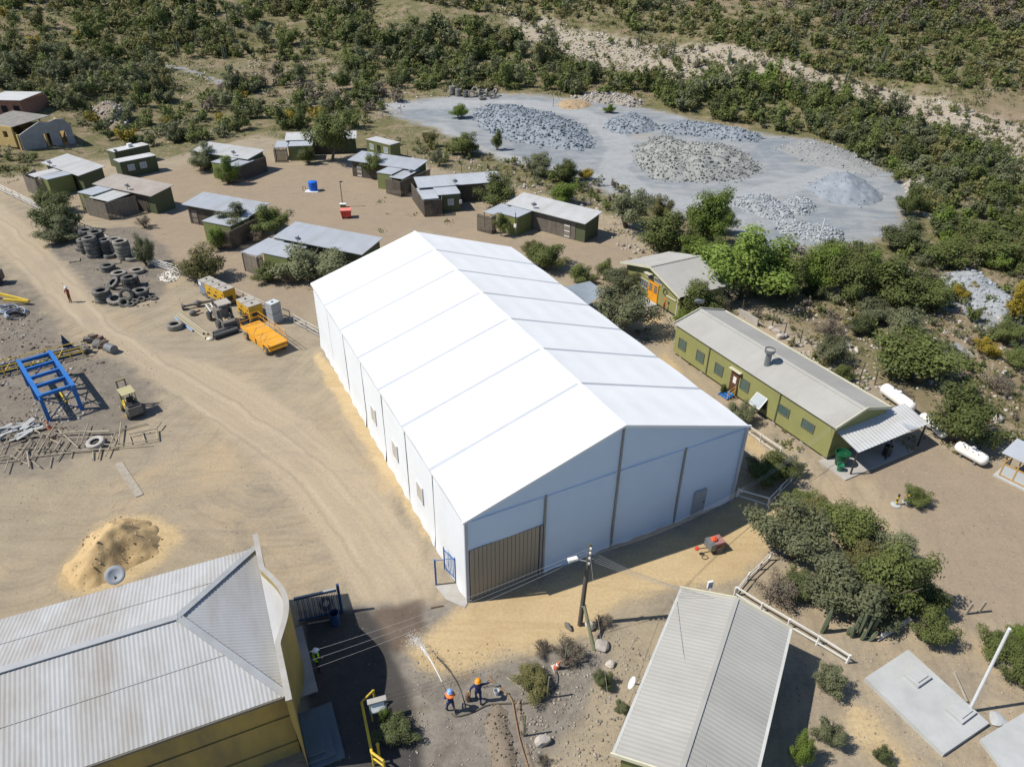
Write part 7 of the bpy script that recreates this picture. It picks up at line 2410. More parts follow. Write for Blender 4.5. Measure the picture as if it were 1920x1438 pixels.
for k, (x, y, lab) in enumerate(((1810, 1151, 'left'), (1834, 1148, 'right'))):
    g = G(x, y); mb = MB(); mb.beam((0, 0, -0.1), (0.12, 0, 0.95), 0.13, 0.13, up=(1, 0, 0)); o = mb.build('wooden_post', WOODL); o.location = g; tag(o, f'thick weathered wooden post, {lab} one of the leaning pair by the right yard', 'post', 'leaning post pair')
for k, (x, y, lab) in enumerate(((1679, 947, 'left of the small round bush'), (1700, 942, 'half hidden in the small round bush'))):
    g = G(x, y)
    t = thing('striped_bollard', f'yellow and black striped bollard {lab}', 'bollard', (g.x, g.y, 0))
    for j in range(5):
        mb = MB(); mb.lathe([(0.07, 0.2 * j), (0.07, 0.2 * j + 0.2)], 10); mb.build('stripe', YELR if j % 2 else (BLACKM if j else CONC), t)
    mb = MB(); mb.lathe([(0.32, 0.0), (0.34, 0.06), (0.2, 0.10)], 14); mb.build('base', CONC, t)
CACT = mat('cactus_green', (0.105, 0.125, 0.075), rough=0.8, var=0.2, scale=3.0)


def cactus(label, px, py, cols, seed=0):
    g = G(px, py)
    t = thing('cactus', label, 'cactus', (g.x, g.y, g.z))
    rn = random.Random(seed)
    for (dx, dy, h, lean) in cols:
        n = 12
        vs_ = []
        rows = 7
        rad = rn.uniform(0.09, 0.12)
        for i in range(rows + 1):
            f = i / rows
            cx = dx + lean * (1 - (1 - f) ** 2) ; cz = h * f
            rr = rad * (0.8 + 0.35 * math.sin(math.pi * min(1, f * 1.1))) * (0.35 if i == rows else 1)
            for k in range(n):
                a_ = 2 * math.pi * k / n
                q = rr * (1.0 if k % 2 else 0.78)
                vs_.append((cx + q * math.cos(a_), dy + q * math.sin(a_), cz))
        mb = MB(); mb.add(vs_, [(i * n + k, i * n + (k + 1) % n, (i + 1) * n + (k + 1) % n, (i + 1) * n + k) for i in range(rows) for k in range(n)] + [tuple(rows * n + k for k in range(n))])
        mb.build('column', CACT, t)
    return t


cactus('tall cluster of columnar cacti in front of the garden trees', 1608, 1192, [(0, 0, 3.0, 0.02), (0.22, 0.2, 3.3, 0.05), (-0.22, 0.1, 2.6, 0.08), (0.42, 0, 2.9, 0.05), (-0.4, -0.1, 1.0, -0.1), (0.1, -0.25, 0.9, 0.1), (0.72, 0.1, 2.1, 0.15), (0.5, -0.3, 0.8, 0.3), (-0.55, 0.1, 0.7, 0)], 1)
cactus('single slim columnar cactus left of the cactus cluster', 1540, 1186, [(0, 0, 2.1, 0.15), (0.15, 0.1, 0.7, 0.1)], 2)

# ---------------------------------------------------------------- gas tanks


def gas_tank(label, pa, pb, r, text=None, m=None):
    a, b = G(*pa), G(*pb)
    d = b - a; d.z = 0
    L = d.length
    t = thing('gas_tank', label, 'gas tank', (a.x, a.y, 0), math.atan2(d.y, d.x))
    R = Matrix.Rotation(math.pi / 2, 3, 'Y')
    prof = [(r * math.sin(u), -r * 0.75 * math.cos(u)) for u in np.linspace(0.05, math.pi / 2, 7)] + [(r * math.sin(u), L - r * 0.75 * math.cos(u) * 1 if False else L + r * 0.75 * math.sin(u - math.pi / 2)) for u in np.linspace(math.pi / 2, math.pi - 0.05, 7)]
    mb = MB(); mb.lathe(prof, 22, (0, 0, r + 0.18), R); mb.build('body', m or TANKW, t, smooth=True)
    for u in (0.2, 0.8):
        mb = MB(); mb.box((L * u, 0, 0.12), (0.16, r * 1.5, 0.26)); mb.build('saddle', GREY_M, t)
    mb = MB(); mb.lathe([(0.17, r * 2 + 0.14), (0.17, r * 2 + 0.30), (0.12, r * 2 + 0.34)], 14, (L * 0.5, 0, 0)); mb.build('valve_dome', WHITE, t)
    mb = MB(); mb.box((L * 0.28, 0, r * 2 + 0.2), (0.12, 0.12, 0.14)); mb.build('fitting', GREY_M, t)
    if text:
        me = text_mesh(text, r * 0.85)
        # wrap the flat letters round the shell, facing the camera side and up
        for v in me.vertices:
            ang = math.radians(38) - v.co.y / r
            v.co = Vector((L / 2 + v.co.x, -(r + 0.006) * math.cos(math.radians(38) + v.co.y / r), r + 0.18 + (r + 0.006) * math.sin(math.radians(38) + v.co.y / r)))
        me.materials.append(mat('faded_orange_lettering', (0.62, 0.24, 0.10), rough=0.6))
        o = obj('lettering', me, t)
    return t


gas_tank('white gas tank with faded orange lettering lying at the right yard edge', (1795, 850), (1838, 874), 0.46, 'GASCO')
gas_tank('big clean white gas tank behind the mess hall roof', (1657, 742), (1702, 775), 0.52)
gas_tank('rusty white gas tank behind the porch, nearest the big clean one', (1728, 793), (1744, 806), 0.40)
gas_tank('small rusty white gas tank half hidden by the bush at the porch', (1752, 812), (1764, 824), 0.34)

# shade sail right of the tent
t = thing('shade_sail', 'blue grey shade cloth stretched between posts right of the tent', 'shade sail', tuple(G(1100, 560)))
o_ = Vector(t.location)
C = [at(1058, 538, 2.2) - o_, at(1106, 527, 2.6) - o_, at(1135, 548, 2.2) - o_, at(1098, 575, 1.9) - o_]
mb = MB(); n = 8; vs_ = []
for i in range(n + 1):
    for j in range(n + 1):
        u, v = i / n, j / n
        p = (C[0].lerp(C[1], u)).lerp(C[3].lerp(C[2], u), v)
        p.z -= 0.35 * math.sin(math.pi * u) * math.sin(math.pi * v) - 0.0
        vs_.append(p)
mb.add(vs_, [(i * (n + 1) + j, (i + 1) * (n + 1) + j, (i + 1) * (n + 1) + j + 1, i * (n + 1) + j + 1) for i in range(n) for j in range(n)])
mb.build('cloth', mat('shade_cloth', (0.20, 0.235, 0.27), rough=0.8), t, smooth=True)
for c in C:
    mb = MB(); mb.tube([(c.x, c.y, -0.1), (c.x, c.y, c.z + 0.1)], 0.05, 6); mb.build('post', WOODP, t)
a = G(1386, 592); b_ = G(1420, 612)
mb = MB(); mb.beam((0, 0, 0.4), ((b_ - a).x, (b_ - a).y, 0.4), 0.15, 0.8); o = mb.build('low_wall', CONC_P); o.location = a; tag(o, 'low concrete wall on the bank behind the small house', 'wall')
g = G(1526, 478)
mb = MB(); mb.tube([(0, 0, 0), (0.4, 0.3, 4.6)], 0.05, 6); o = mb.build('white_mast', WHITE); o.location = g; tag(o, 'thin white mast standing before the quarry', 'mast')
# ================================================================== HEAPS AND STONES
def rock_template(seed, sub=1):
    bm = bmesh.new()
    bmesh.ops.create_icosphere(bm, subdivisions=sub, radius=1.0)
    rn = random.Random(seed)
    for v in bm.verts:
        v.co *= rn.uniform(0.72, 1.2)
    V = np.array([v.co[:] for v in bm.verts])
    Fc = np.array([[l.index for l in f.verts] for f in bm.faces])
    bm.free()
    return V, Fc


ROCKS = [rock_template(i) for i in range(6)]


def rocks_mesh(name, pos, size, m, flat=0.7, seed=0, norm_up=True):
    """many stones in one mesh: pos (n,3), size (n,)"""
    rg = np.random.default_rng(seed)
    VV = []; FF = []; o = 0
    for p, s in zip(pos, size):
        V, Fc = ROCKS[rg.integers(0, 6)]
        a = rg.uniform(0, 6.28)
        ca, sa = math.cos(a), math.sin(a)
        sx, sy, sz = s * rg.uniform(0.7, 1.3), s * rg.uniform(0.7, 1.3), s * flat * rg.uniform(0.7, 1.2)
        X = V[:, 0] * sx; Y = V[:, 1] * sy
        W = np.stack([X * ca - Y * sa + p[0], X * sa + Y * ca + p[1], V[:, 2] * sz + p[2]], 1)
        VV.append(W); FF.append(Fc + o); o += len(V)
    V = np.concatenate(VV); Fc = np.concatenate(FF)
    me = bpy.data.meshes.new(name)
    me.vertices.add(len(V)); me.vertices.foreach_set('co', V.ravel())
    me.loops.add(Fc.size); me.loops.foreach_set('vertex_index', Fc.ravel().astype(np.int32))
    me.polygons.add(len(Fc)); me.polygons.foreach_set('loop_start', np.arange(0, Fc.size, 3, dtype=np.int32)); me.polygons.foreach_set('loop_total', np.full(len(Fc), 3, np.int32))
    me.update(calc_edges=True)
    me.materials.append(m)
    return me


def island_mat(name, col, var=0.35, rough=0.95):
    m = bpy.data.materials.new(name)
    m.use_nodes = True
    nt = m.node_tree
    bs = nt.nodes['Principled BSDF']
    bs.inputs['Roughness'].default_value = rough
    bs.inputs['Specular IOR Level'].default_value = 0.15
    ge = _n(nt, 'ShaderNodeNewGeometry')
    r = _n(nt, 'ShaderNodeMapRange')
    r.inputs['To Min'].default_value = 1 - var; r.inputs['To Max'].default_value = 1 + var
    nt.links.new(ge.outputs['Random Per Island'], r.inputs['Value'])
    s = _n(nt, 'ShaderNodeVectorMath', operation='SCALE')
    s.inputs[0].default_value = col
    nt.links.new(r.outputs[0], s.inputs['Scale'])
    nt.links.new(s.outputs[0], bs.inputs['Base Color'])
    return m


RK_GREY = island_mat('blue_grey_rock', (0.195, 0.225, 0.255), 0.4)
RK_GREEN = island_mat('grey_green_rock', (0.245, 0.252, 0.238), 0.4)
RK_PALE = island_mat('pale_rock', (0.36, 0.33, 0.29), 0.35)
RK_LIGHT = island_mat('light_grey_rock', (0.29, 0.31, 0.325), 0.35)
RK_BROWN = island_mat('brown_clod', (0.20, 0.160, 0.118), 0.35)
RK_TAN = island_mat('tan_clod', (0.37, 0.27, 0.15), 0.25)


def heap(name, label, cat, outline_px, H_, m, rock=None, nrock=0, rsize=(0.1, 0.35), crest=None, seed=0, sharp=1.0, rough=0.25, fine=0.6):
    """mound with the outline of the photo's heap; loose stones lie on it"""
    P = W2(outline_px)
    c = P.mean(0)
    base = hz(*c)
    t = thing(name, label, cat, (c[0], c[1], base))
    lo, hi = P.min(0) - 0.3, P.max(0) + 0.3
    n = 46
    xs = np.linspace(lo[0], hi[0], n); ys = np.linspace(lo[1], hi[1], n)
    X, Y = np.meshgrid(xs, ys)
    D = sdf(X, Y, P)
    D = D + (vnoise(X / 1.7, Y / 1.7, seed) * 0.5 + vnoise(X / 0.7, Y / 0.7, seed + 3) * 0.3 + vnoise(X / 0.3, Y / 0.3, seed + 5) * 0.15) * np.minimum(1, max(0.45, (hi - lo).min() / 8))
    dm = D.max()
    k = np.clip(D / dm, -0.2, 1)
    Z = H_ * np.where(k > 0, 1 - (1 - k) ** (1.0 + sharp), k * 2.0)
    Z = Z * (1 + rough * vnoise(X / 2.6, Y / 2.6, seed + 7)) + np.where(k > 0, 1, 0) * (rough * 0.4 * H_ * vnoise(X / 1.0, Y / 1.0, seed + 9) * np.clip(k * 3, 0, 1))
    idx = -np.ones(X.shape, int)
    keep = k > -0.18
    V = []; 
    for j in range(n):
        for i in range(n):
            if keep[j, i]:
                idx[j, i] = len(V)
                V.append((X[j, i] - c[0], Y[j, i] - c[1], Z[j, i] - 0.03 + hz(X[j, i], Y[j, i]) - base))
    Fq = [(idx[j, i], idx[j, i + 1], idx[j + 1, i + 1], idx[j + 1, i]) for j in range(n - 1) for i in range(n - 1) if min(idx[j, i], idx[j, i + 1], idx[j + 1, i + 1], idx[j + 1, i]) >= 0]
    mb = MB(); mb.add(V, Fq); mb.build('mound', m, t, smooth=True)
    if nrock:
        rg = np.random.default_rng(seed + 50)
        pos = []; siz = []
        while len(pos) < nrock:
            i = rg.integers(0, n); j = rg.integers(0, n)
            if k[j, i] > -0.05:
                x = X[j, i] + rg.uniform(-1, 1) * (xs[1] - xs[0]); y = Y[j, i] + rg.uniform(-1, 1) * (ys[1] - ys[0])
                z = max(Z[j, i], 0)
                s = rg.uniform(0, 1) ** 2.2 * (rsize[1] - rsize[0]) + rsize[0]
                pos.append((x - c[0], y - c[1], z + hz(x, y) - base + s * 0.15)); siz.append(s)
        me = rocks_mesh('stones', pos, siz, rock, 0.8, seed)
        o = obj('stones', me, t); o['kind'] = 'stuff'
    return t


M_QB = mat('quarry_fines_blue', (0.215, 0.24, 0.265), rough=0.95, var=0.2, scale=0.8, bump=0.5, bscale=4)
M_QG = mat('quarry_fines_green', (0.25, 0.255, 0.24), rough=0.95, var=0.2, scale=0.8, bump=0.5, bscale=4)
M_QL = mat('quarry_fines_light', (0.275, 0.29, 0.30), rough=0.95, var=0.2, scale=0.8, bump=0.5, bscale=4)
M_SAND = mat('mound_sand', (0.45, 0.325, 0.168), rough=0.95, var=0.14, scale=1.2, dirt=(0.34, 0.24, 0.125), dirt_amt=0.5, dirt_scale=0.9, bump=0.7, bscale=7)
M_ORG = mat('orange_soil', (0.33, 0.245, 0.15), rough=0.95, var=0.12)
M_EARTH = mat('dug_earth', (0.195, 0.158, 0.118), rough=0.95, var=0.2, scale=1.5, bump=0.6, bscale=6)
heap('rubble_heap', 'long blue grey rubble heap, left of the quarry piles', 'rubble heap', [(890, 212), (915, 196), (960, 200), (1010, 210), (1060, 222), (1100, 245), (1112, 272), (1085, 284), (1050, 278), (1000, 272), (940, 258), (905, 240)], 1.8, M_QB, RK_GREY, 3000, (0.05, 0.34), seed=1)
heap('rubble_heap', 'dark blue grey rubble heap behind, at the quarry centre', 'rubble heap', [(1128, 240), (1150, 222), (1185, 214), (1215, 225), (1235, 240), (1210, 250), (1160, 250)], 1.5, M_QB, RK_GREY, 900, (0.05, 0.26), seed=2)
heap('rubble_heap', 'low blue rubble row along the quarry back edge', 'rubble heap', [(1230, 240), (1270, 232), (1330, 235), (1390, 245), (1430, 258), (1425, 268), (1370, 264), (1300, 255), (1250, 250)], 1.3, M_QB, RK_GREY, 1200, (0.05, 0.28), seed=3)
heap('rubble_heap', 'largest grey green rubble heap in the middle of the quarry', 'rubble heap', [(1192, 300), (1200, 275), (1230, 255), (1265, 262), (1300, 278), (1350, 270), (1400, 290), (1428, 318), (1400, 335), (1340, 342), (1270, 340), (1220, 335)], 2.3, M_QG, RK_GREEN, 3800, (0.05, 0.27), seed=4, rough=0.35)
heap('gravel_heap', 'smooth fine blue gravel cone at the quarry right', 'gravel heap', [(1505, 352), (1540, 335), (1585, 322), (1630, 345), (1662, 372), (1640, 385), (1590, 388), (1540, 375)], 2.2, M_QB, RK_GREY, 200, (0.05, 0.14), seed=5, sharp=0.25, rough=0.06)
heap('rubble_heap', 'small rubble pile in front of the gravel cone, left one', 'rubble heap', [(1375, 380), (1400, 366), (1440, 368), (1480, 392), (1490, 408), (1440, 410), (1395, 400)], 0.9, M_QL, RK_LIGHT, 800, (0.06, 0.24), seed=6)
heap('rubble_heap', 'small rubble pile in front of the gravel cone, right one', 'rubble heap', [(1462, 385), (1485, 370), (1515, 376), (1530, 392), (1505, 404), (1475, 400)], 0.85, M_QL, RK_LIGHT, 600, (0.06, 0.24), seed=7)
heap('rubble_heap', 'nearest pale rubble pile at the quarry front edge', 'rubble heap', [(1450, 425), (1475, 415), (1530, 422), (1580, 438), (1585, 452), (1530, 455), (1470, 442)], 0.85, M_QL, RK_LIGHT, 900, (0.06, 0.26), seed=8)
heap('soil_heap', 'orange soil heap at the back of the quarry', 'soil heap', [(1045, 196), (1065, 186), (1095, 188), (1112, 198), (1085, 206), (1055, 205)], 0.7, M_ORG, RK_TAN, 60, (0.06, 0.2), seed=9)
heap('stone_row', 'pale stone bank along the back of the quarry', 'stone bank', [(1075, 184), (1110, 174), (1160, 178), (1205, 192), (1200, 202), (1150, 196), (1100, 192)], 1.1, mat('pale_bank', (0.29, 0.255, 0.215), rough=0.95), RK_PALE, 600, (0.1, 0.4), seed=10)
heap('rubble_heap', 'brown grey spoil bank at the right edge of the quarry', 'rubble heap', [(1450, 278), (1500, 262), (1560, 270), (1610, 292), (1650, 318), (1640, 332), (1580, 320), (1500, 300)], 0.6, mat('spoil', (0.235, 0.235, 0.228), rough=0.95, var=0.2), RK_LIGHT, 300, (0.05, 0.26), seed=11)
heap('stone_row', 'pale stone bank right of the gravel cone', 'stone bank', [(1690, 345), (1720, 330), (1755, 345), (1760, 385), (1740, 410), (1720, 380)], 1.0, MATS['pale_bank'], RK_PALE, 200, (0.1, 0.4), seed=12)
heap('gravel_heap', 'pale grey gravel bank on the right slope among yellow bushes', 'gravel heap', [(1765, 520), (1800, 508), (1840, 515), (1890, 545), (1925, 585), (1880, 600), (1810, 575), (1770, 550)], 0.9, M_QL, RK_LIGHT, 260, (0.05, 0.25), seed=13)
heap('sand_mound', 'yellow sand mound beside the ochre office roof', 'sand mound', [(118, 1075), (150, 1030), (185, 990), (220, 972), (275, 975), (305, 1005), (300, 1035), (250, 1065), (215, 1090), (160, 1105), (125, 1100)], 1.9, M_SAND, RK_TAN, 150, (0.025, 0.09), seed=14, sharp=0.15, rough=0.16)
heap('dug_earth', 'ridge of dug brown earth along the trench at the bottom', 'earth ridge', [(902, 1360), (912, 1330), (935, 1312), (952, 1330), (955, 1360), (962, 1400), (972, 1450), (936, 1470), (918, 1425), (912, 1390)], 0.20, M_EARTH, RK_BROWN, 150, (0.015, 0.08), seed=15, rough=0.6)
heap('dug_earth', 'thin broken earth ridge on the right side of the trench', 'earth ridge', [(966, 1318), (976, 1312), (984, 1345), (992, 1400), (1006, 1450), (994, 1452), (982, 1400), (972, 1350)], 0.14, M_EARTH, RK_BROWN, 80, (0.015, 0.07), seed=19, rough=0.7)
heap('spoil_heap', 'brown spoil mound by the ruins at the upper left', 'spoil heap', [(170, 215), (200, 200), (235, 205), (250, 228), (235, 250), (200, 240), (180, 230)], 2.5, M_EARTH, RK_PALE, 300, (0.1, 0.4), seed=16)
heap('rubble_heap', 'white limestone scraps between tyres and white fence', 'rubble heap', [(295, 520), (312, 508), (330, 508), (338, 520), (322, 530), (304, 528)], 0.25, mat('lime', (0.55, 0.52, 0.45), rough=0.9), RK_PALE, 160, (0.04, 0.15), seed=17)


# loose stones strewn over the ground
def strew(name, label, zones, m, seed, size):
    rg = np.random.default_rng(seed)
    pos = []; siz = []
    for (poly_px, n, smax) in zones:
        P = W2(poly_px)
        lo, hi = P.min(0), P.max(0)
        k = 0
        while k < n:
            x = rg.uniform(lo[0], hi[0], n * 3); y = rg.uniform(lo[1], hi[1], n * 3)
            ok = (sdf(x, y, P) + 1.5 * vnoise(x / 3, y / 3, seed)) > 0
            for a_, b_ in zip(x[ok], y[ok]):
                if k >= n:
                    break
                s = size + (smax - size) * rg.uniform() ** 3
                pos.append((a_, b_, float(height(a_, b_)) + s * 0.2)); siz.append(s); k += 1
    o = obj(name, rocks_mesh(name, pos, siz, m, 0.7, seed))
    o['kind'] = 'stuff'
    o['label'] = label
    o['category'] = 'stones'
    return o


strew('loose_stones', 'pale loose stones strewn over the slopes and banks', [
    ([(720, 290), (860, 290), (1000, 340), (1130, 380), (1210, 430), (1200, 480), (1120, 420), (960, 355), (800, 320)], 800, 0.26),
    ([(1420, 580), (1560, 620), (1700, 720), (1900, 820), (1920, 560), (1760, 470), (1600, 560)], 900, 0.27),
    ([(940, 5), (1100, 60), (1400, 90), (1720, 180), (1920, 240), (1920, 310), (1700, 240), (1400, 160), (1050, 110)], 2600, 0.48),
    ([(250, 120), (420, 120), (640, 100), (740, 190), (560, 230), (330, 200)], 1100, 0.40),
    ([(620, 150), (760, 130), (830, 170), (740, 215), (640, 230)], 450, 0.38),
    ([(1660, 180), (1920, 250), (1920, 420), (1760, 340)], 500, 0.38),
    ([(1450, 640), (1600, 640), (1640, 740), (1560, 720)], 200, 0.3)], RK_PALE, 3, 0.07)
strew('gravel', 'small stones and clods scattered over the yard soil', [
    ([(1010, 1235), (1100, 1190), (1180, 1180), (1220, 1230), (1160, 1438), (960, 1438), (940, 1300)], 1300, 0.09),
    ([(1480, 1250), (1620, 1210), (1900, 1260), (1920, 1438), (1450, 1438)], 600, 0.07),
    ([(1600, 880), (1760, 850), (1920, 920), (1920, 1180), (1760, 1150)], 350, 0.06),
    ([(60, 420), (300, 420), (340, 560), (150, 570)], 600, 0.08),
    ([(0, 600), (300, 660), (330, 800), (0, 880)], 700, 0.08),
    ([(300, 720), (620, 960), (560, 1100), (0, 1000), (0, 900), (300, 880)], 500, 0.05),
    ([(160, 340), (700, 320), (900, 420), (600, 400), (500, 520), (300, 450)], 500, 0.07),
    ([(780, 1200), (960, 1240), (940, 1438), (780, 1438)], 500, 0.06)], island_mat('soil_stone', (0.27, 0.235, 0.195), 0.45), 5, 0.022)

strew('scrap_litter', 'small dark and rusty scrap bits littering the left yard', [
    ([(-10, 560), (70, 590), (60, 640), (-10, 650)], 160, 0.16),
    ([(-10, 640), (170, 630), (215, 650), (190, 690), (60, 760), (-10, 780)], 250, 0.16),
    ([(-10, 780), (120, 770), (150, 800), (90, 830), (-10, 850)], 180, 0.15),
    ([(180, 500), (290, 510), (290, 570), (190, 575)], 160, 0.16)], island_mat('dark_scrap', (0.13, 0.105, 0.085), 0.6), 8, 0.05)
strew('scrap_litter', 'small pale scrap bits littering the left yard', [
    ([(-10, 560), (60, 590), (60, 640), (-10, 650)], 90, 0.14),
    ([(60, 740), (190, 760), (180, 800), (90, 815)], 200, 0.18),
    ([(-10, 660), (160, 640), (140, 690), (-10, 740)], 140, 0.18)], island_mat('pale_scrap', (0.38, 0.365, 0.34), 0.3), 9, 0.04)
# ================================================================== PLANTS
def leaf_mat(name, col, col2, objvar=0.22, trans=0.35):
    m = bpy.data.materials.new(name)
    m.use_nodes = True
    nt = m.node_tree
    L = nt.links.new
    bs = nt.nodes['Principled BSDF']
    bs.inputs['Roughness'].default_value = 0.6
    bs.inputs['Specular IOR Level'].default_value = 0.2
    ge = _n(nt, 'ShaderNodeNewGeometry')
    at_ = _n(nt, 'ShaderNodeAttribute', attribute_name='tone')
    mx = _n(nt, 'ShaderNodeMix', data_type='RGBA')
    ad = _n(nt, 'ShaderNodeMath', operation='MULTIPLY_ADD')
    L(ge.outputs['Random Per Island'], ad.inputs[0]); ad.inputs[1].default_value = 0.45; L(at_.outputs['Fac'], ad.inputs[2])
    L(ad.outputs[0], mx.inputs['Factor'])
    mx.inputs['A'].default_value = (*col, 1); mx.inputs['B'].default_value = (*col2, 1)
    oi = _n(nt, 'ShaderNodeObjectInfo')
    r2 = _n(nt, 'ShaderNodeMapRange'); r2.inputs['To Min'].default_value = 1 - objvar; r2.inputs['To Max'].default_value = 1 + objvar
    L(oi.outputs['Random'], r2.inputs['Value'])
    sc = _n(nt, 'ShaderNodeVectorMath', operation='SCALE')
    L(mx.outputs['Result'], sc.inputs[0]); L(r2.outputs[0], sc.inputs['Scale'])
    L(sc.outputs[0], bs.inputs['Base Color'])
    if trans:
        tr = _n(nt, 'ShaderNodeBsdfTranslucent')
        L(sc.outputs[0], tr.inputs['Color'])
        ms = _n(nt, 'ShaderNodeMixShader'); ms.inputs[0].default_value = trans
        L(bs.outputs[0], ms.inputs[1]); L(tr.outputs[0], ms.inputs[2])
        L(ms.outputs[0], [n_ for n_ in nt.nodes if n_.type == 'OUTPUT_MATERIAL'][0].inputs[0])
    return m


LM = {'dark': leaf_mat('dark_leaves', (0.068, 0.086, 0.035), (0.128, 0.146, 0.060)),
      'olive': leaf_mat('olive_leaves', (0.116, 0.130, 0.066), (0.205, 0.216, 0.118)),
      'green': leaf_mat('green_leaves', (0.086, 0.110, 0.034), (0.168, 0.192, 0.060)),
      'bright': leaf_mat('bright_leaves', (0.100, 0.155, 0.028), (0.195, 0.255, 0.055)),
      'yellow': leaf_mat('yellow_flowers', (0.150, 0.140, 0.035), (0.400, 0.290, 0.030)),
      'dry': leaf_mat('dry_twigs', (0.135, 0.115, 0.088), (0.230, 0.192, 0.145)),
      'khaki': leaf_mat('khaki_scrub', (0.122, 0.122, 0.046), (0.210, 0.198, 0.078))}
BARK = mat('bark', (0.13, 0.105, 0.08), rough=0.95, var=0.25, scale=4, bump=0.4, bscale=12)


def crown_arrays(seed, n_leaf, leaf, lobes, squash=0.8, open_=0.3, spiky=0.0):
    """leaf quads in a crown about 1 wide: tufts set along a handful of spreading branches, so outlines stay ragged"""
    rg = np.random.default_rng(seed)
    C = []; Rl = []; tn = []
    nb = max(5, lobes // 3)
    for k in range(nb):
        a = 6.283 * (k + rg.uniform(-.45, .45)) / nb * 2.0
        el = rg.uniform(0.30, 1.40)
        ln = rg.uniform(0.34, 0.54) * (0.85 + 0.15 * math.sin(el))
        bt = rg.uniform(0, 1)
        for t in (0.42, 0.68, 0.88, 1.02):
            if t > 0.9 and rg.uniform() < 0.25:
                continue
            C.append((ln * t * math.cos(el) * math.cos(a) * 0.95 + rg.normal(0, .02), ln * t * math.cos(el) * math.sin(a) * 0.95 + rg.normal(0, .02),
                      squash * (0.16 + 1.45 * ln * t * math.sin(el)) + rg.normal(0, .02)))
            Rl.append((0.175 - 0.085 * t) * rg.uniform(0.75, 1.25)); tn.append(0.6 * bt + 0.4 * rg.uniform())
    C = np.array(C); Rl = np.array(Rl); tn = np.array(tn)
    C[:, 2] = np.maximum(C[:, 2], Rl * 0.55)
    nl = len(C)
    w = Rl ** 2; w /= w.sum()
    li = rg.choice(nl, n_leaf, p=w)
    d = rg.normal(size=(n_leaf, 3)); d[:, 2] += 0.2
    d /= np.linalg.norm(d, axis=1)[:, None]
    rad = Rl[li] * (1 - open_ * rg.uniform(0, 1, n_leaf) ** 1.5) * (1 + rg.normal(0, 0.16, n_leaf) + spiky * rg.uniform(0, 1, n_leaf) ** 4)
    P = C[li] + d * rad[:, None] * np.array([1, 1, 0.85])
    P[:, 2] = np.maximum(P[:, 2], 0.015)
    ctr = P - np.array([0, 0, 0.25 * squash]); ctr /= np.linalg.norm(ctr, axis=1)[:, None] + 1e-6
    n = d * 0.75 + ctr * 0.45 + rg.normal(size=(n_leaf, 3)) * 0.42 + np.array([0, 0, 0.40])
    n /= np.linalg.norm(n, axis=1)[:, None]
    t = np.cross(n, rg.normal(size=(n_leaf, 3)))
    t /= np.linalg.norm(t, axis=1)[:, None] + 1e-9
    b = np.cross(n, t)
    s = leaf * rg.uniform(0.55, 1.4, n_leaf)[:, None]
    V = np.stack([P - t * s * 0.75, P - b * s * 0.42, P + t * s * 0.75, P + b * s * 0.42], 1)
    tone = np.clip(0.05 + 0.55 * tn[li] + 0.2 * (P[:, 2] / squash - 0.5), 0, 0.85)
    return V.reshape(-1, 3), np.repeat(tone, 4)


def quads_mesh(name, V, tone, m):
    me = bpy.data.meshes.new(name)
    nq = len(V) // 4
    me.vertices.add(len(V)); me.vertices.foreach_set('co', V.ravel())
    me.loops.add(nq * 4); me.loops.foreach_set('vertex_index', np.arange(nq * 4, dtype=np.int32))
    me.polygons.add(nq); me.polygons.foreach_set('loop_start', np.arange(0, nq * 4, 4, dtype=np.int32)); me.polygons.foreach_set('loop_total', np.full(nq, 4, np.int32))
    me.update(calc_edges=True)
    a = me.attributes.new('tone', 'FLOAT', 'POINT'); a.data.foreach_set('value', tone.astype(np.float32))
    me.materials.append(m)
    return me


CROWN = {}; STEM = {}


def crown_mesh(sp, var, far=False):
    k = (sp, var, far)
    if k not in CROWN:
        sd = sum(ord(c) * (i + 3) for i, c in enumerate(sp)) * 10 + var
        if far:
            V, t = crown_arrays(sd, 1500, 0.040, 18, 0.72, 0.4, 0.25)
        elif sp == 'dry':
            V, t = crown_arrays(sd, 4200, 0.017, 27, 0.75, 0.8, 0.6)
        else:
            V, t = crown_arrays(sd, 11000, 0.0212, 36, 0.85, 0.45, 0.45)
        CROWN[k] = quads_mesh('crown_' + sp, V, t, LM[sp])
    return CROWN[k]


def stem_mesh(var, tall=False):
    k = (var, tall)
    if k not in STEM:
        rn = random.Random(var * 7 + tall)
        mb = MB()
        nst = 1 if tall else 4
        for s in range(nst):
            a = rn.uniform(0, 6.28)
            b0 = Vector((0.03 * math.cos(a), 0.03 * math.sin(a), -0.03)) if nst > 1 else Vector((0, 0, -0.03))
            p1 = b0 + Vector((0.08 * math.cos(a), 0.08 * math.sin(a), 0.22))
            mb.tube([b0, p1], [0.028, 0.02], 6)
            for q in range(4):
                a2 = a + rn.uniform(-1.6, 1.6) if nst > 1 else rn.uniform(0, 6.28)
                e = p1 + Vector((0.19 * math.cos(a2), 0.19 * math.sin(a2), rn.uniform(0.18, 0.40)))
                mb.tube([p1, p1.lerp(e, 0.5) + Vector((0, 0, 0.04)), e], [0.014, 0.009, 0.004], 5)
        STEM[k] = mb.mesh('stems', BARK)
    return STEM[k]


PLANT_N = [0]


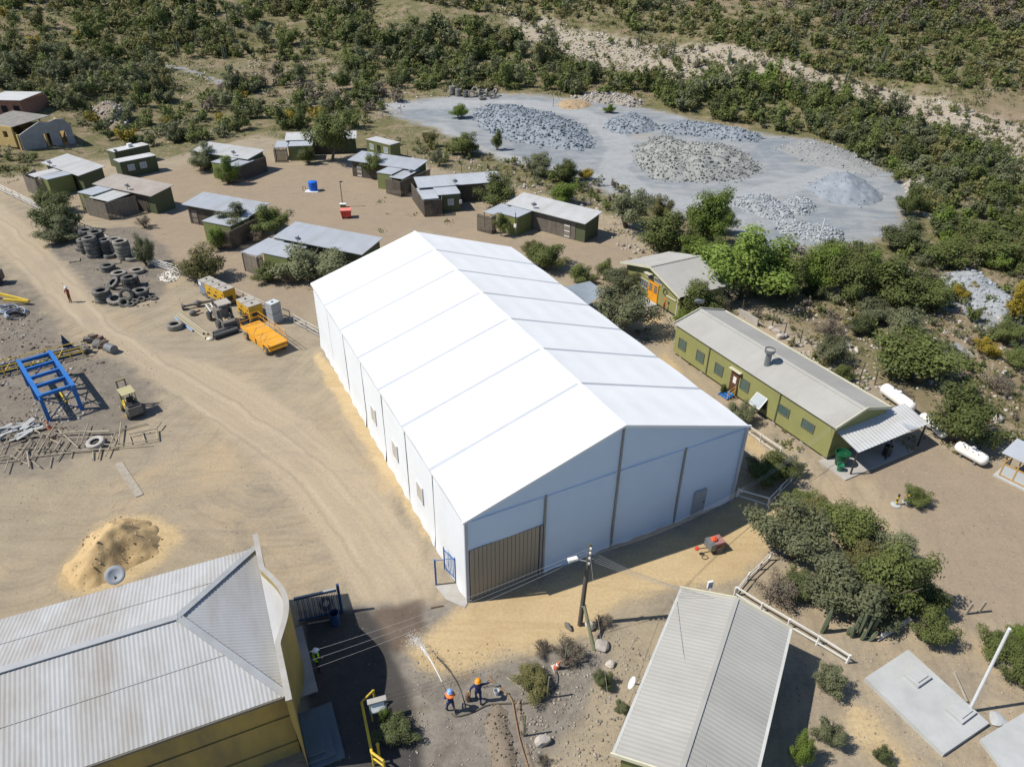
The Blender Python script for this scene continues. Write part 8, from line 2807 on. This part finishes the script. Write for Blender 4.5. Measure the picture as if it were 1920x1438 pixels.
def plant(label, px, py, wpx, hpx, sp, cat='bush', name=None, lift=0.0, group=None):
    """bush or tree standing at photo pixel (px, py), crown wpx wide and hpx tall as seen"""
    g = G(px, py)
    s = mpp(g)
    W = wpx * s * 1.22
    k = PLANT_N[0]; PLANT_N[0] += 1
    # a crown seen from above at about 30 degrees: seen height = h cos + depth sin
    vis = hpx * s
    dep = math.atan2(CAM_H, math.hypot(g.x, g.y))
    Hm = max(0.50 * W, 1.22 * (vis - W * 0.60 * math.sin(dep)) / math.cos(dep))
    t = thing(name or ('tree' if cat == 'tree' else 'bush'), label, cat, g, (k * 1.7) % 6.28, group)
    off = Vector((0, 0, 0))
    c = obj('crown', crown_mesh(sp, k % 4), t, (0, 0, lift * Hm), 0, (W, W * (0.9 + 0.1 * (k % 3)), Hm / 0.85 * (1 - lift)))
    st = obj('trunk' if cat == 'tree' else 'stems', stem_mesh(k % 3, lift > 0.1), t, (0, 0, 0), 0, (W, W, Hm * 1.1))
    return t


# --- camp
plant('large dark bush between the dirt road and the white fence', 118, 440, 105, 85, 'dark')
plant('second dark bush behind the large one at the left fence', 100, 400, 75, 55, 'green')
plant('low grey bush left of the tyre stacks', 122, 452, 80, 50, 'olive')
plant('thin upright shrub at the white fence right of the tyres', 277, 498, 46, 68, 'olive')
plant('small sparse shrub in the camp yard behind the fence', 273, 427, 36, 34, 'dry')
plant('sparse olive bush at the end of the white fence', 383, 525, 82, 78, 'khaki')
plant('grey shrub hugging the left wall of a camp hut', 388, 318, 62, 52, 'olive')
plant('green creeper bush on the slat fence of a hut', 430, 346, 46, 52, 'bright')
plant('tall leafy tree in front of the rear camp hut', 622, 302, 92, 100, 'green', 'tree', lift=0.12)
plant('low bush left of the tall leafy tree', 577, 308, 44, 36, 'green')
plant('small tree over the blue grey roofed hut, left one', 448, 442, 72, 66, 'olive', 'tree', lift=0.25)
plant('small tree over the blue grey roofed hut, right one', 515, 446, 76, 72, 'green', 'tree', lift=0.15)
plant('pale twiggy shrub between the two small trees by the hut', 488, 455, 44, 40, 'dry')
plant('big sprawling bush before the wide zinc roof near the tent', 590, 520, 128, 100, 'olive')
plant('low green bush at the tent side, left of the sprawling bush', 505, 528, 56, 46, 'green')
plant('reddish dry bush against the back corner of the tent', 548, 530, 50, 40, 'dry')
plant('bright low plants at the corner fence of the near hut', 412, 468, 46, 50, 'bright')
plant('small round tree against the blue grey roofed hut front', 704, 336, 46, 50, 'green', 'tree', lift=0.2)
plant('dense round green tree between two camp huts', 934, 392, 92, 74, 'green', 'tree', lift=0.08)
plant('slim climber tree at the green wall of the plank fronted hut', 940, 443, 32, 46, 'green', 'tree', lift=0.2)
plant('bright green bush behind the plank fronted hut', 1056, 383, 66, 50, 'bright')
plant('tall grey green tree right of the plank fronted hut', 1176, 428, 84, 94, 'olive', 'tree', lift=0.08)
plant('yellow green bush beside the tall grey green tree', 1236, 410, 52, 52, 'khaki')
plant('broad green bush above the small house roof, left one', 1242, 480, 108, 104, 'green')
plant('bright green conical tree at the quarry front', 1322, 462, 104, 118, 'bright', 'tree', lift=0.05)
plant('second bright green tree right behind the conical one', 1352, 440, 60, 70, 'bright', 'tree', lift=0.05)
plant('large dense green tree behind the small house', 1395, 556, 165, 160, 'bright', 'tree', lift=0.05)
plant('darker green tree beside the large one behind the small house', 1440, 545, 92, 100, 'green', 'tree', lift=0.05)
plant('green feathery bush right of the tent back edge', 1022, 505, 92, 62, 'green')
plant('yellow green shrub behind the feathery bush', 1000, 480, 46, 40, 'khaki')
plant('dark bush behind the shade cloth', 1088, 530, 62, 46, 'green')
plant('narrow green shrub right of the shade cloth', 1132, 525, 36, 46, 'green')
plant('round grey green olive tree before the small house', 1158, 545, 74, 62, 'olive', 'tree', lift=0.1)
plant('large grey green olive tree leaning over the tent edge', 1165, 626, 122, 124, 'olive', 'tree', lift=0.1)
plant('bush with bright tips in front of the small house right wall', 1305, 600, 92, 92, 'green')
plant('bare grey shrub beside the small house corner', 1345, 588, 52, 56, 'dry')
plant('low leafy shrub at the mess hall far corner', 1282, 603, 46, 40, 'bright')
plant('grey green shrub beside the blue entrance steps', 1390, 795, 52, 62, 'olive')
plant('tiny shrub left of the blue entrance steps', 1355, 738, 16, 22, 'green')
plant('leafy bush between tent corner and mess hall', 1438, 905, 98, 88, 'green')
plant('feathery pale bush beside the mess hall wall end', 1475, 888, 56, 52, 'olive')
# --- garden, lower right
plant('big grey green tree at the upper left of the garden', 1482, 1040, 140, 150, 'olive', 'tree', lift=0.08)
plant('dark green garden tree nearest the porch', 1585, 1015, 138, 120, 'green', 'tree', lift=0.05)
plant('yellow green shrub in the upper middle of the garden', 1525, 975, 82, 76, 'khaki')
plant('low green bush at the garden top beside the tent fence', 1500, 950, 66, 50, 'green')
plant('dark spiny grey bush at the white fence corner', 1452, 1125, 110, 96, 'dry')
plant('dark undergrowth bush behind the white fence', 1495, 1112, 80, 62, 'dark')
plant('grey leafed tree in the middle of the garden', 1568, 1140, 142, 150, 'olive', 'tree', lift=0.10)
plant('yellow green tree between the grey and the broad garden trees', 1612, 1075, 96, 96, 'khaki', 'tree', lift=0.05)
plant('broad green tree in the right half of the garden', 1655, 1140, 142, 172, 'green', 'tree', lift=0.05)
plant('green tree on the right rim of the garden facing the yard', 1672, 1060, 100, 96, 'olive', 'tree', lift=0.05)
plant('green bush at the lower right end of the garden', 1742, 1200, 84, 92, 'green')
plant('leafy bush on the right garden edge above the last one', 1728, 1140, 92, 92, 'green')
plant('pale bush behind the cactus cluster', 1655, 1160, 76, 60, 'olive')
plant('small bright bush at the foot of the broad garden tree', 1706, 1140, 56, 50, 'bright')
plant('small round bush with striped bollards in the right yard', 1715, 942, 58, 50, 'green')
plant('slim bush at the grey cabin, nearest the white fence', 1553, 1298, 62, 72, 'olive')
plant('slim bush at the grey cabin, middle one', 1548, 1388, 58, 72, 'olive')
plant('bright bush cut by the bottom edge at the grey cabin', 1497, 1432, 46, 76, 'bright')
plant('small dark shrub in the sandy patch at the bottom right', 1652, 1428, 36, 46, 'dark')
plant('green bush by the white pole, upper one', 1862, 1225, 96, 76, 'green')
plant('green bush at the right edge below the pole top', 1908, 1285, 76, 92, 'green')
plant('green bush at the right edge above the pole', 1918, 1215, 66, 62, 'bright')
# --- dirt by the pole
plant('dark leafless bush in the office shade by the barrier', 745, 1382, 80, 60, 'dark')
plant('pale leafy plant behind the notice board', 722, 1352, 30, 40, 'bright')
plant('grassy grey green shrub in the dirt left of the cone', 1000, 1290, 76, 66, 'khaki')
plant('dry brown shrub at the foot of the utility pole', 1070, 1232, 80, 56, 'dry')
plant('dry thorny shrub right of the utility pole', 1128, 1172, 46, 42, 'dry')
plant('dark thorny shrub by the grey cabin dish', 1128, 1285, 46, 46, 'dark')
plant('dry tuft at the sand edge left of the posts', 1018, 1222, 50, 30, 'dry')
plant('small dry tuft below the large boulder', 1018, 1430, 30, 32, 'dry')
plant('grey tuft beside the dark gutter of the grey cabin', 1165, 1330, 28, 26, 'olive')
# --- right bank
plant('bright bush on the bank right of the large tree', 1528, 550, 100, 112, 'bright')
plant('big green bush on the bank, second right of the large tree', 1592, 562, 106, 112, 'green')
plant('big dark green tree on the bank above the mess hall', 1672, 570, 140, 110, 'green', 'tree', lift=0.03)
plant('green bush on the bank between the large trees', 1632, 530, 80, 66, 'bright')
plant('dark round bush on the bank behind the mess hall ridge', 1610, 628, 56, 50, 'dark')
plant('grey bush on the bank by the wire fence', 1555, 680, 66, 70, 'olive')
plant('dark low bush against the far mess hall eave', 1578, 712, 52, 40, 'green')
plant('grey green bush above the mess hall middle', 1555, 630, 70, 60, 'dry')
plant('dome shaped dark green tree right of the mess hall', 1712, 712, 172, 106, 'green', 'tree', lift=0.02)
plant('large sprawling green tree above the gas tanks', 1792, 825, 156, 142, 'green', 'tree', lift=0.02)
plant('grey olive bush behind the sprawling tree', 1690, 625, 84, 52, 'olive')
plant('yellow flowering bush on the pale gravel bank, left one', 1795, 562, 42, 34, 'yellow')
plant('yellow flowering bush on the pale gravel bank, small right one', 1824, 545, 32, 24, 'yellow')
plant('round yellow flowering bush on the brown slope', 1844, 665, 52, 44, 'yellow')
plant('large yellow flowering bush at the right edge', 1908, 605, 76, 96, 'yellow')
plant('dark bush in the quarry right corner', 1702, 405, 62, 58, 'green')
plant('dark green bush below the quarry right corner', 1690, 470, 100, 66, 'dark')
plant('dry brown bush right of the mess hall porch trees', 1868, 735, 70, 52, 'dry')
plant('small olive bush at the booth behind the yard', 1902, 690, 62, 52, 'green')
plant('dry bush behind the gas tanks', 1682, 745, 50, 40, 'dry')
plant('bright filler bush left of the large tree behind the small house', 1300, 498, 84, 70, 'bright')
plant('green filler bush behind the small house ridge', 1345, 505, 80, 72, 'green')
plant('green bush on the bank right of the large dense tree', 1472, 560, 80, 84, 'green')
plant('low green bush at the quarry front right of the white mast', 1560, 505, 92, 60, 'green')
plant('dark green bush at the right end of the bank trees', 1742, 575, 92, 76, 'green')
plant('olive bush in front of the bank trees', 1640, 600, 76, 60, 'olive')
plant('green bush below the quarry right corner, rightmost', 1770, 500, 96, 70, 'green')
plant('dense green bush on the slope above the gravel bank', 1850, 490, 110, 84, 'green')
plant('bushy green tree above the booth on the slope', 1880, 640, 70, 60, 'green')
# --- quarry side
plant('round green bush alone on the grey quarry floor', 862, 222, 38, 30, 'bright')
plant('small conical tree at the quarry front edge', 933, 282, 26, 36, 'green', 'tree')
plant('green tuft at the back of the quarry by the stone bank', 1142, 212, 26, 16, 'bright')
plant('olive tree at the camp side of the quarry', 1010, 330, 62, 50, 'olive')
plant('yellow bush by the quarry floor edge', 1098, 338, 40, 22, 'yellow')
plant('green row bush along the quarry edge, right one', 1060, 340, 66, 36, 'green')
plant('yellow green bush behind the yellow container cabin', 805, 275, 36, 34, 'khaki')
plant('small grey tree above the camp wire fence', 822, 312, 28, 34, 'olive')
plant('low long green hedge bush along the bank', 870, 292, 72, 28, 'green')

# --- wild scrub on the slopes
ZONES = [
    ('in the thick scrub at the upper left', [(-30, 0), (700, -5), (700, 80), (560, 120), (300, 105), (-30, 150)], 520, (18, 58), dict(green=4, olive=2, dark=2, khaki=2.5, yellow=.3)),
    ('in scrub behind the ruins', [(-20, 110), (300, 108), (330, 190), (170, 225), (-20, 165)], 150, (30, 62), dict(dark=3, green=2, olive=3, khaki=1)),
    ('on the slope behind the camp huts', [(380, 180), (560, 130), (700, 150), (690, 240), (480, 250), (400, 262)], 90, (28, 66), dict(green=3, olive=3, dark=1, dry=1, yellow=.5)),
    ('in the dark wood behind the quarry', [(640, 70), (860, 40), (1010, 95), (1160, 140), (1190, 188), (960, 172), (760, 172), (650, 150)], 240, (30, 62), dict(dark=3, green=3.5, olive=1.5, khaki=.6)),
    ('high on the far hillside', [(700, -8), (1950, -12), (1950, 180), (1560, 140), (1300, 70), (1000, 40)], 860, (14, 46), dict(green=3.5, khaki=3.5, olive=1.5, dark=.8)),
    ('in dry brush on the far right hill', [(1350, -10), (1920, -12), (1920, 60), (1600, 60)], 170, (20, 44), dict(dry=4, olive=1, khaki=1)),
    ('in the green belt right of the quarry', [(1190, 150), (1420, 150), (1600, 195), (1760, 250), (1930, 330), (1930, 540), (1770, 460), (1690, 350), (1560, 265), (1400, 238), (1240, 200)], 400, (32, 76), dict(green=4, dark=2, olive=1.5, khaki=1.2, bright=.6)),
    ('on the pale stony strip across the hill', [(960, 30), (1250, 85), (1560, 145), (1930, 240), (1930, 320), (1650, 215), (1300, 150), (1030, 105)], 260, (10, 28), dict(khaki=3, green=2, olive=2, dry=1)),
    ('on the brown bank right of the mess hall', [(1480, 470), (1700, 450), (1920, 470), (1940, 830), (1800, 730), (1640, 650), (1500, 580)], 140, (16, 58), dict(dry=3, olive=3, green=2, khaki=1, dark=1)),
    ('on the bank between camp and quarry', [(740, 262), (900, 285), (1010, 318), (1150, 350), (1230, 395), (1200, 415), (1040, 365), (860, 315), (760, 290)], 70, (14, 40), dict(green=3, olive=2, khaki=2, dry=2)),
    ('behind the left camp huts', [(150, 235), (380, 205), (395, 262), (280, 278), (190, 262)], 40, (30, 58), dict(green=3, olive=3, dark=2, yellow=.4)),
    ('left of the quarry entrance', [(620, 190), (740, 165), (760, 180), (715, 215), (640, 225)], 22, (20, 50), dict(dark=2, green=2, dry=1)),
    ('along the wire fence behind the small house', [(1190, 470), (1300, 500), (1400, 570), (1440, 590), (1520, 640), (1600, 700), (1560, 700), (1430, 620), (1330, 560), (1200, 500)], 40, (10, 28), dict(dry=3, khaki=3, olive=1)),
    ('at the left edge by the ruins', [(-20, 290), (70, 285), (60, 330), (-20, 330)], 14, (20, 44), dict(olive=2, khaki=2, green=1))]


def in_poly(x, y, P):
    ins = False
    n = len(P)
    for i in range(n):
        x0, y0 = P[i]; x1, y1 = P[(i + 1) % n]
        if (y0 > y) != (y1 > y) and x < (x1 - x0) * (y - y0) / (y1 - y0) + x0:
            ins = not ins
    return ins


SHADE = {'dark': 'dark green', 'olive': 'grey green', 'green': 'green', 'bright': 'bright green', 'yellow': 'yellow flowering', 'dry': 'dry brown', 'khaki': 'khaki'}
ZK = {k: i for i, k in enumerate(SHADE)}
rn = random.Random(21)
spots = []
for (where, poly_px, n, (w0, w1), sp) in ZONES:
    xs_ = [p[0] for p in poly_px]; ys_ = [p[1] for p in poly_px]
    k = 0
    keys = list(sp); wts = [sp[q] for q in keys]
    got = []
    tries = 0
    while k < n and tries < n * 40:
        tries += 1
        x = rn.uniform(min(xs_), max(xs_)); y = rn.uniform(min(ys_), max(ys_))
        if not in_poly(x, y, poly_px):
            continue
        if y < 130:
            q_ = G(x, y)
            if _vn(q_.x / 22, q_.y / 22, 5) + 0.5 * _vn(q_.x / 9, q_.y / 9, 6) < -0.22 and rn.random() < 0.85:
                continue
        w = w0 + (w1 - w0) * rn.random() ** 1.6
        if any((x - a_) ** 2 + ((y - b_) * 1.9) ** 2 < (0.36 * (w + c_)) ** 2 for a_, b_, c_ in got[-160:]) and rn.random() < 0.85:
            continue
        got.append((x, y, w)); k += 1
        spots.append((where, x, y, w, rn.choices(keys, wts)[0]))
pts = []
for (where, x, y, w, sp) in spots:
    g = G(x, y)
    if g.length > 520:
        continue
    W = w * mpp(g)
    pts.append((W / mpp(g), where, g, min(W, 8.5), sp))
pts.sort(key=lambda q: -q[0])
rest = {}


def bigger(q):
    c = q.mean(1, keepdims=True)
    return c + (q - c) * 2.05


for i, (seen, where, g, W, sp) in enumerate(pts):
    Hm = W * rn.uniform(0.55, 0.9)
    if i < 300:
        o = obj('scrub_bush', crown_mesh(sp, i % 3, True), None, g - Vector((0, 0, 0.05 * W)), rn.uniform(0, 6.28), (W, W * rn.uniform(.85, 1.1), Hm / 0.72))
        px_ = float(proj(g.x, g.y, g.z)[0])
        side = ('leftmost', 'left', 'midleft', 'middle', 'midright', 'right', 'rightmost')[max(0, min(6, int(px_ / 275)))]
        size = 'large' if seen > 58 else ('middling' if seen > 44 else 'small')
        tag(o, f'{size} {SHADE[sp]} bush {where}, {side} part', 'bush', f'{SHADE[sp]} bushes {where}')
    else:
        rest.setdefault(sp, []).append((g, W, Hm))
# the same scrub goes on beyond the edges of the view
nx_ = 0
while nx_ < 750:
    x = rn.uniform(-380, 420); y = rn.uniform(60, 430)
    if math.hypot(x, y) > 440 or float(sdf(np.array([x]), np.array([y]), poly)[0]) > -6:
        continue
    z = hz(x, y)
    qx, qy, _d = proj(x, y, z)
    if -25 < qx < 1945 and -12 < qy < 1450:
        continue
    if _vn(x / 22, y / 22, 5) + 0.5 * _vn(x / 9, y / 9, 6) < -0.22:
        continue
    W = rn.uniform(2.2, 6.5)
    rest.setdefault(rn.choices(['green', 'khaki', 'olive', 'dark'], [3, 4, 2, 1])[0], []).append((Vector((x, y, z)), W, W * rn.uniform(.55, .9)))
    nx_ += 1
for sp, lst in rest.items():
    me0 = crown_mesh(sp, 0, True)
    VV = []; TT = []
    base = []
    for v_ in range(3):
        m_ = crown_mesh(sp, v_, True)
        co = np.zeros(len(m_.vertices) * 3); m_.vertices.foreach_get('co', co)
        tn = np.zeros(len(m_.vertices), np.float32); m_.attributes['tone'].data.foreach_get('value', tn)
        base.append((bigger(co.reshape(-1, 4, 3)[::8]), tn.reshape(-1, 4)[::8]))
    for j, (g, W, Hm) in enumerate(lst):
        co, tn = base[j % 3]
        a_ = rn.uniform(0, 6.28); ca, sa = math.cos(a_), math.sin(a_)
        x = co[..., 0] * W; y = co[..., 1] * W
        VV.append(np.stack([x * ca - y * sa + g.x, x * sa + y * ca + g.y, co[..., 2] * Hm / 0.72 + g.z - 0.05 * W], -1).reshape(-1, 3))
        TT.append((tn + rn.uniform(-.2, .2)).ravel())
    o = obj('scrub', quads_mesh('scrub', np.concatenate(VV), np.concatenate(TT), LM[sp]))
    o['kind'] = 'stuff'; o['label'] = f'mass of small {SHADE[sp]} scrub covering the slopes'; o['category'] = 'scrub'
# low dry tufts, weeds and grass over the open slopes, uncountable
rg = np.random.default_rng(5)
VV = {'khaki': [], 'olive': [], 'green': []}; TT = {'khaki': [], 'olive': [], 'green': []}
QPX = [(715, 195), (950, 172), (1210, 200), (1440, 250), (1660, 322), (1705, 350), (1690, 445), (1440, 475), (1250, 395), (1060, 332), (880, 272)]
for (where, poly_px, n, _w, _s) in ZONES:
    big = min(p[1] for p in poly_px) < 120
    for k in range(int(n * (3.4 if big else 4.0))):
        xs_ = [p[0] for p in poly_px]; ys_ = [p[1] for p in poly_px]
        x = rn.uniform(min(xs_) - 30, max(xs_) + 30); y = rn.uniform(min(ys_) - 10, max(ys_) + 20)
        if (not in_poly(x, y, poly_px) and rn.random() < 0.6) or in_poly(x, y, QPX):
            continue
        g = G(x, y)
        if g.length > 500:
            continue
        m_ = 18
        s = rn.uniform(0.5, 1.7) if big else rn.uniform(0.25, 0.85)
        P = np.array([g.x, g.y, g.z]) + rg.normal(size=(m_, 3)) * np.array([s * 0.5, s * 0.5, s * 0.16]) + np.array([0, 0, s * 0.18])
        t = rg.normal(size=(m_, 3)); t /= np.linalg.norm(t, axis=1)[:, None]
        b = np.cross(t, rg.normal(size=(m_, 3))); b /= np.linalg.norm(b, axis=1)[:, None]
        q = 0.17 * s + 0.03
        sp = rn.choice(['khaki', 'khaki', 'olive', 'green'])
        VV[sp].append(np.stack([P - t * q, P - b * q * .6, P + t * q, P + b * q * .6], 1).reshape(-1, 3)); TT[sp].append(np.full(m_ * 4, rn.uniform(0, .5)))
for sp in VV:
    o = obj('ground_cover', quads_mesh('ground_cover', np.concatenate(VV[sp]), np.concatenate(TT[sp]), LM[sp]))
    o['kind'] = 'stuff'; o['label'] = f'low {SHADE[sp]} weeds and grass between the bushes'; o['category'] = 'grass'
# columnar cacti dotted over the hillside
for i in range(34):
    x = rn.choice([rn.uniform(280, 470), rn.uniform(1000, 1900)]); y = rn.uniform(5, 120) if x < 1000 else rn.uniform(15, 300)
    g = G(x, y)
    if g.length > 400 or (700 < x < 1690 and y > 175):
        continue
    mb = MB()
    for c_ in range(rn.randint(2, 5)):
        dx, dy = rn.uniform(-.6, .6), rn.uniform(-.4, .4); h = rn.uniform(2.0, 4.2)
        mb.tube([(dx, dy, -0.1), (dx * 1.2, dy, h * 0.6), (dx * 1.25, dy, h)], [0.14, 0.17, 0.07], 7)
    o = mb.build('hillside_cactus', CACT); o.location = g
    tag(o, 'dark columnar cactus standing on the far scrub slope', 'cactus', 'hillside cacti')
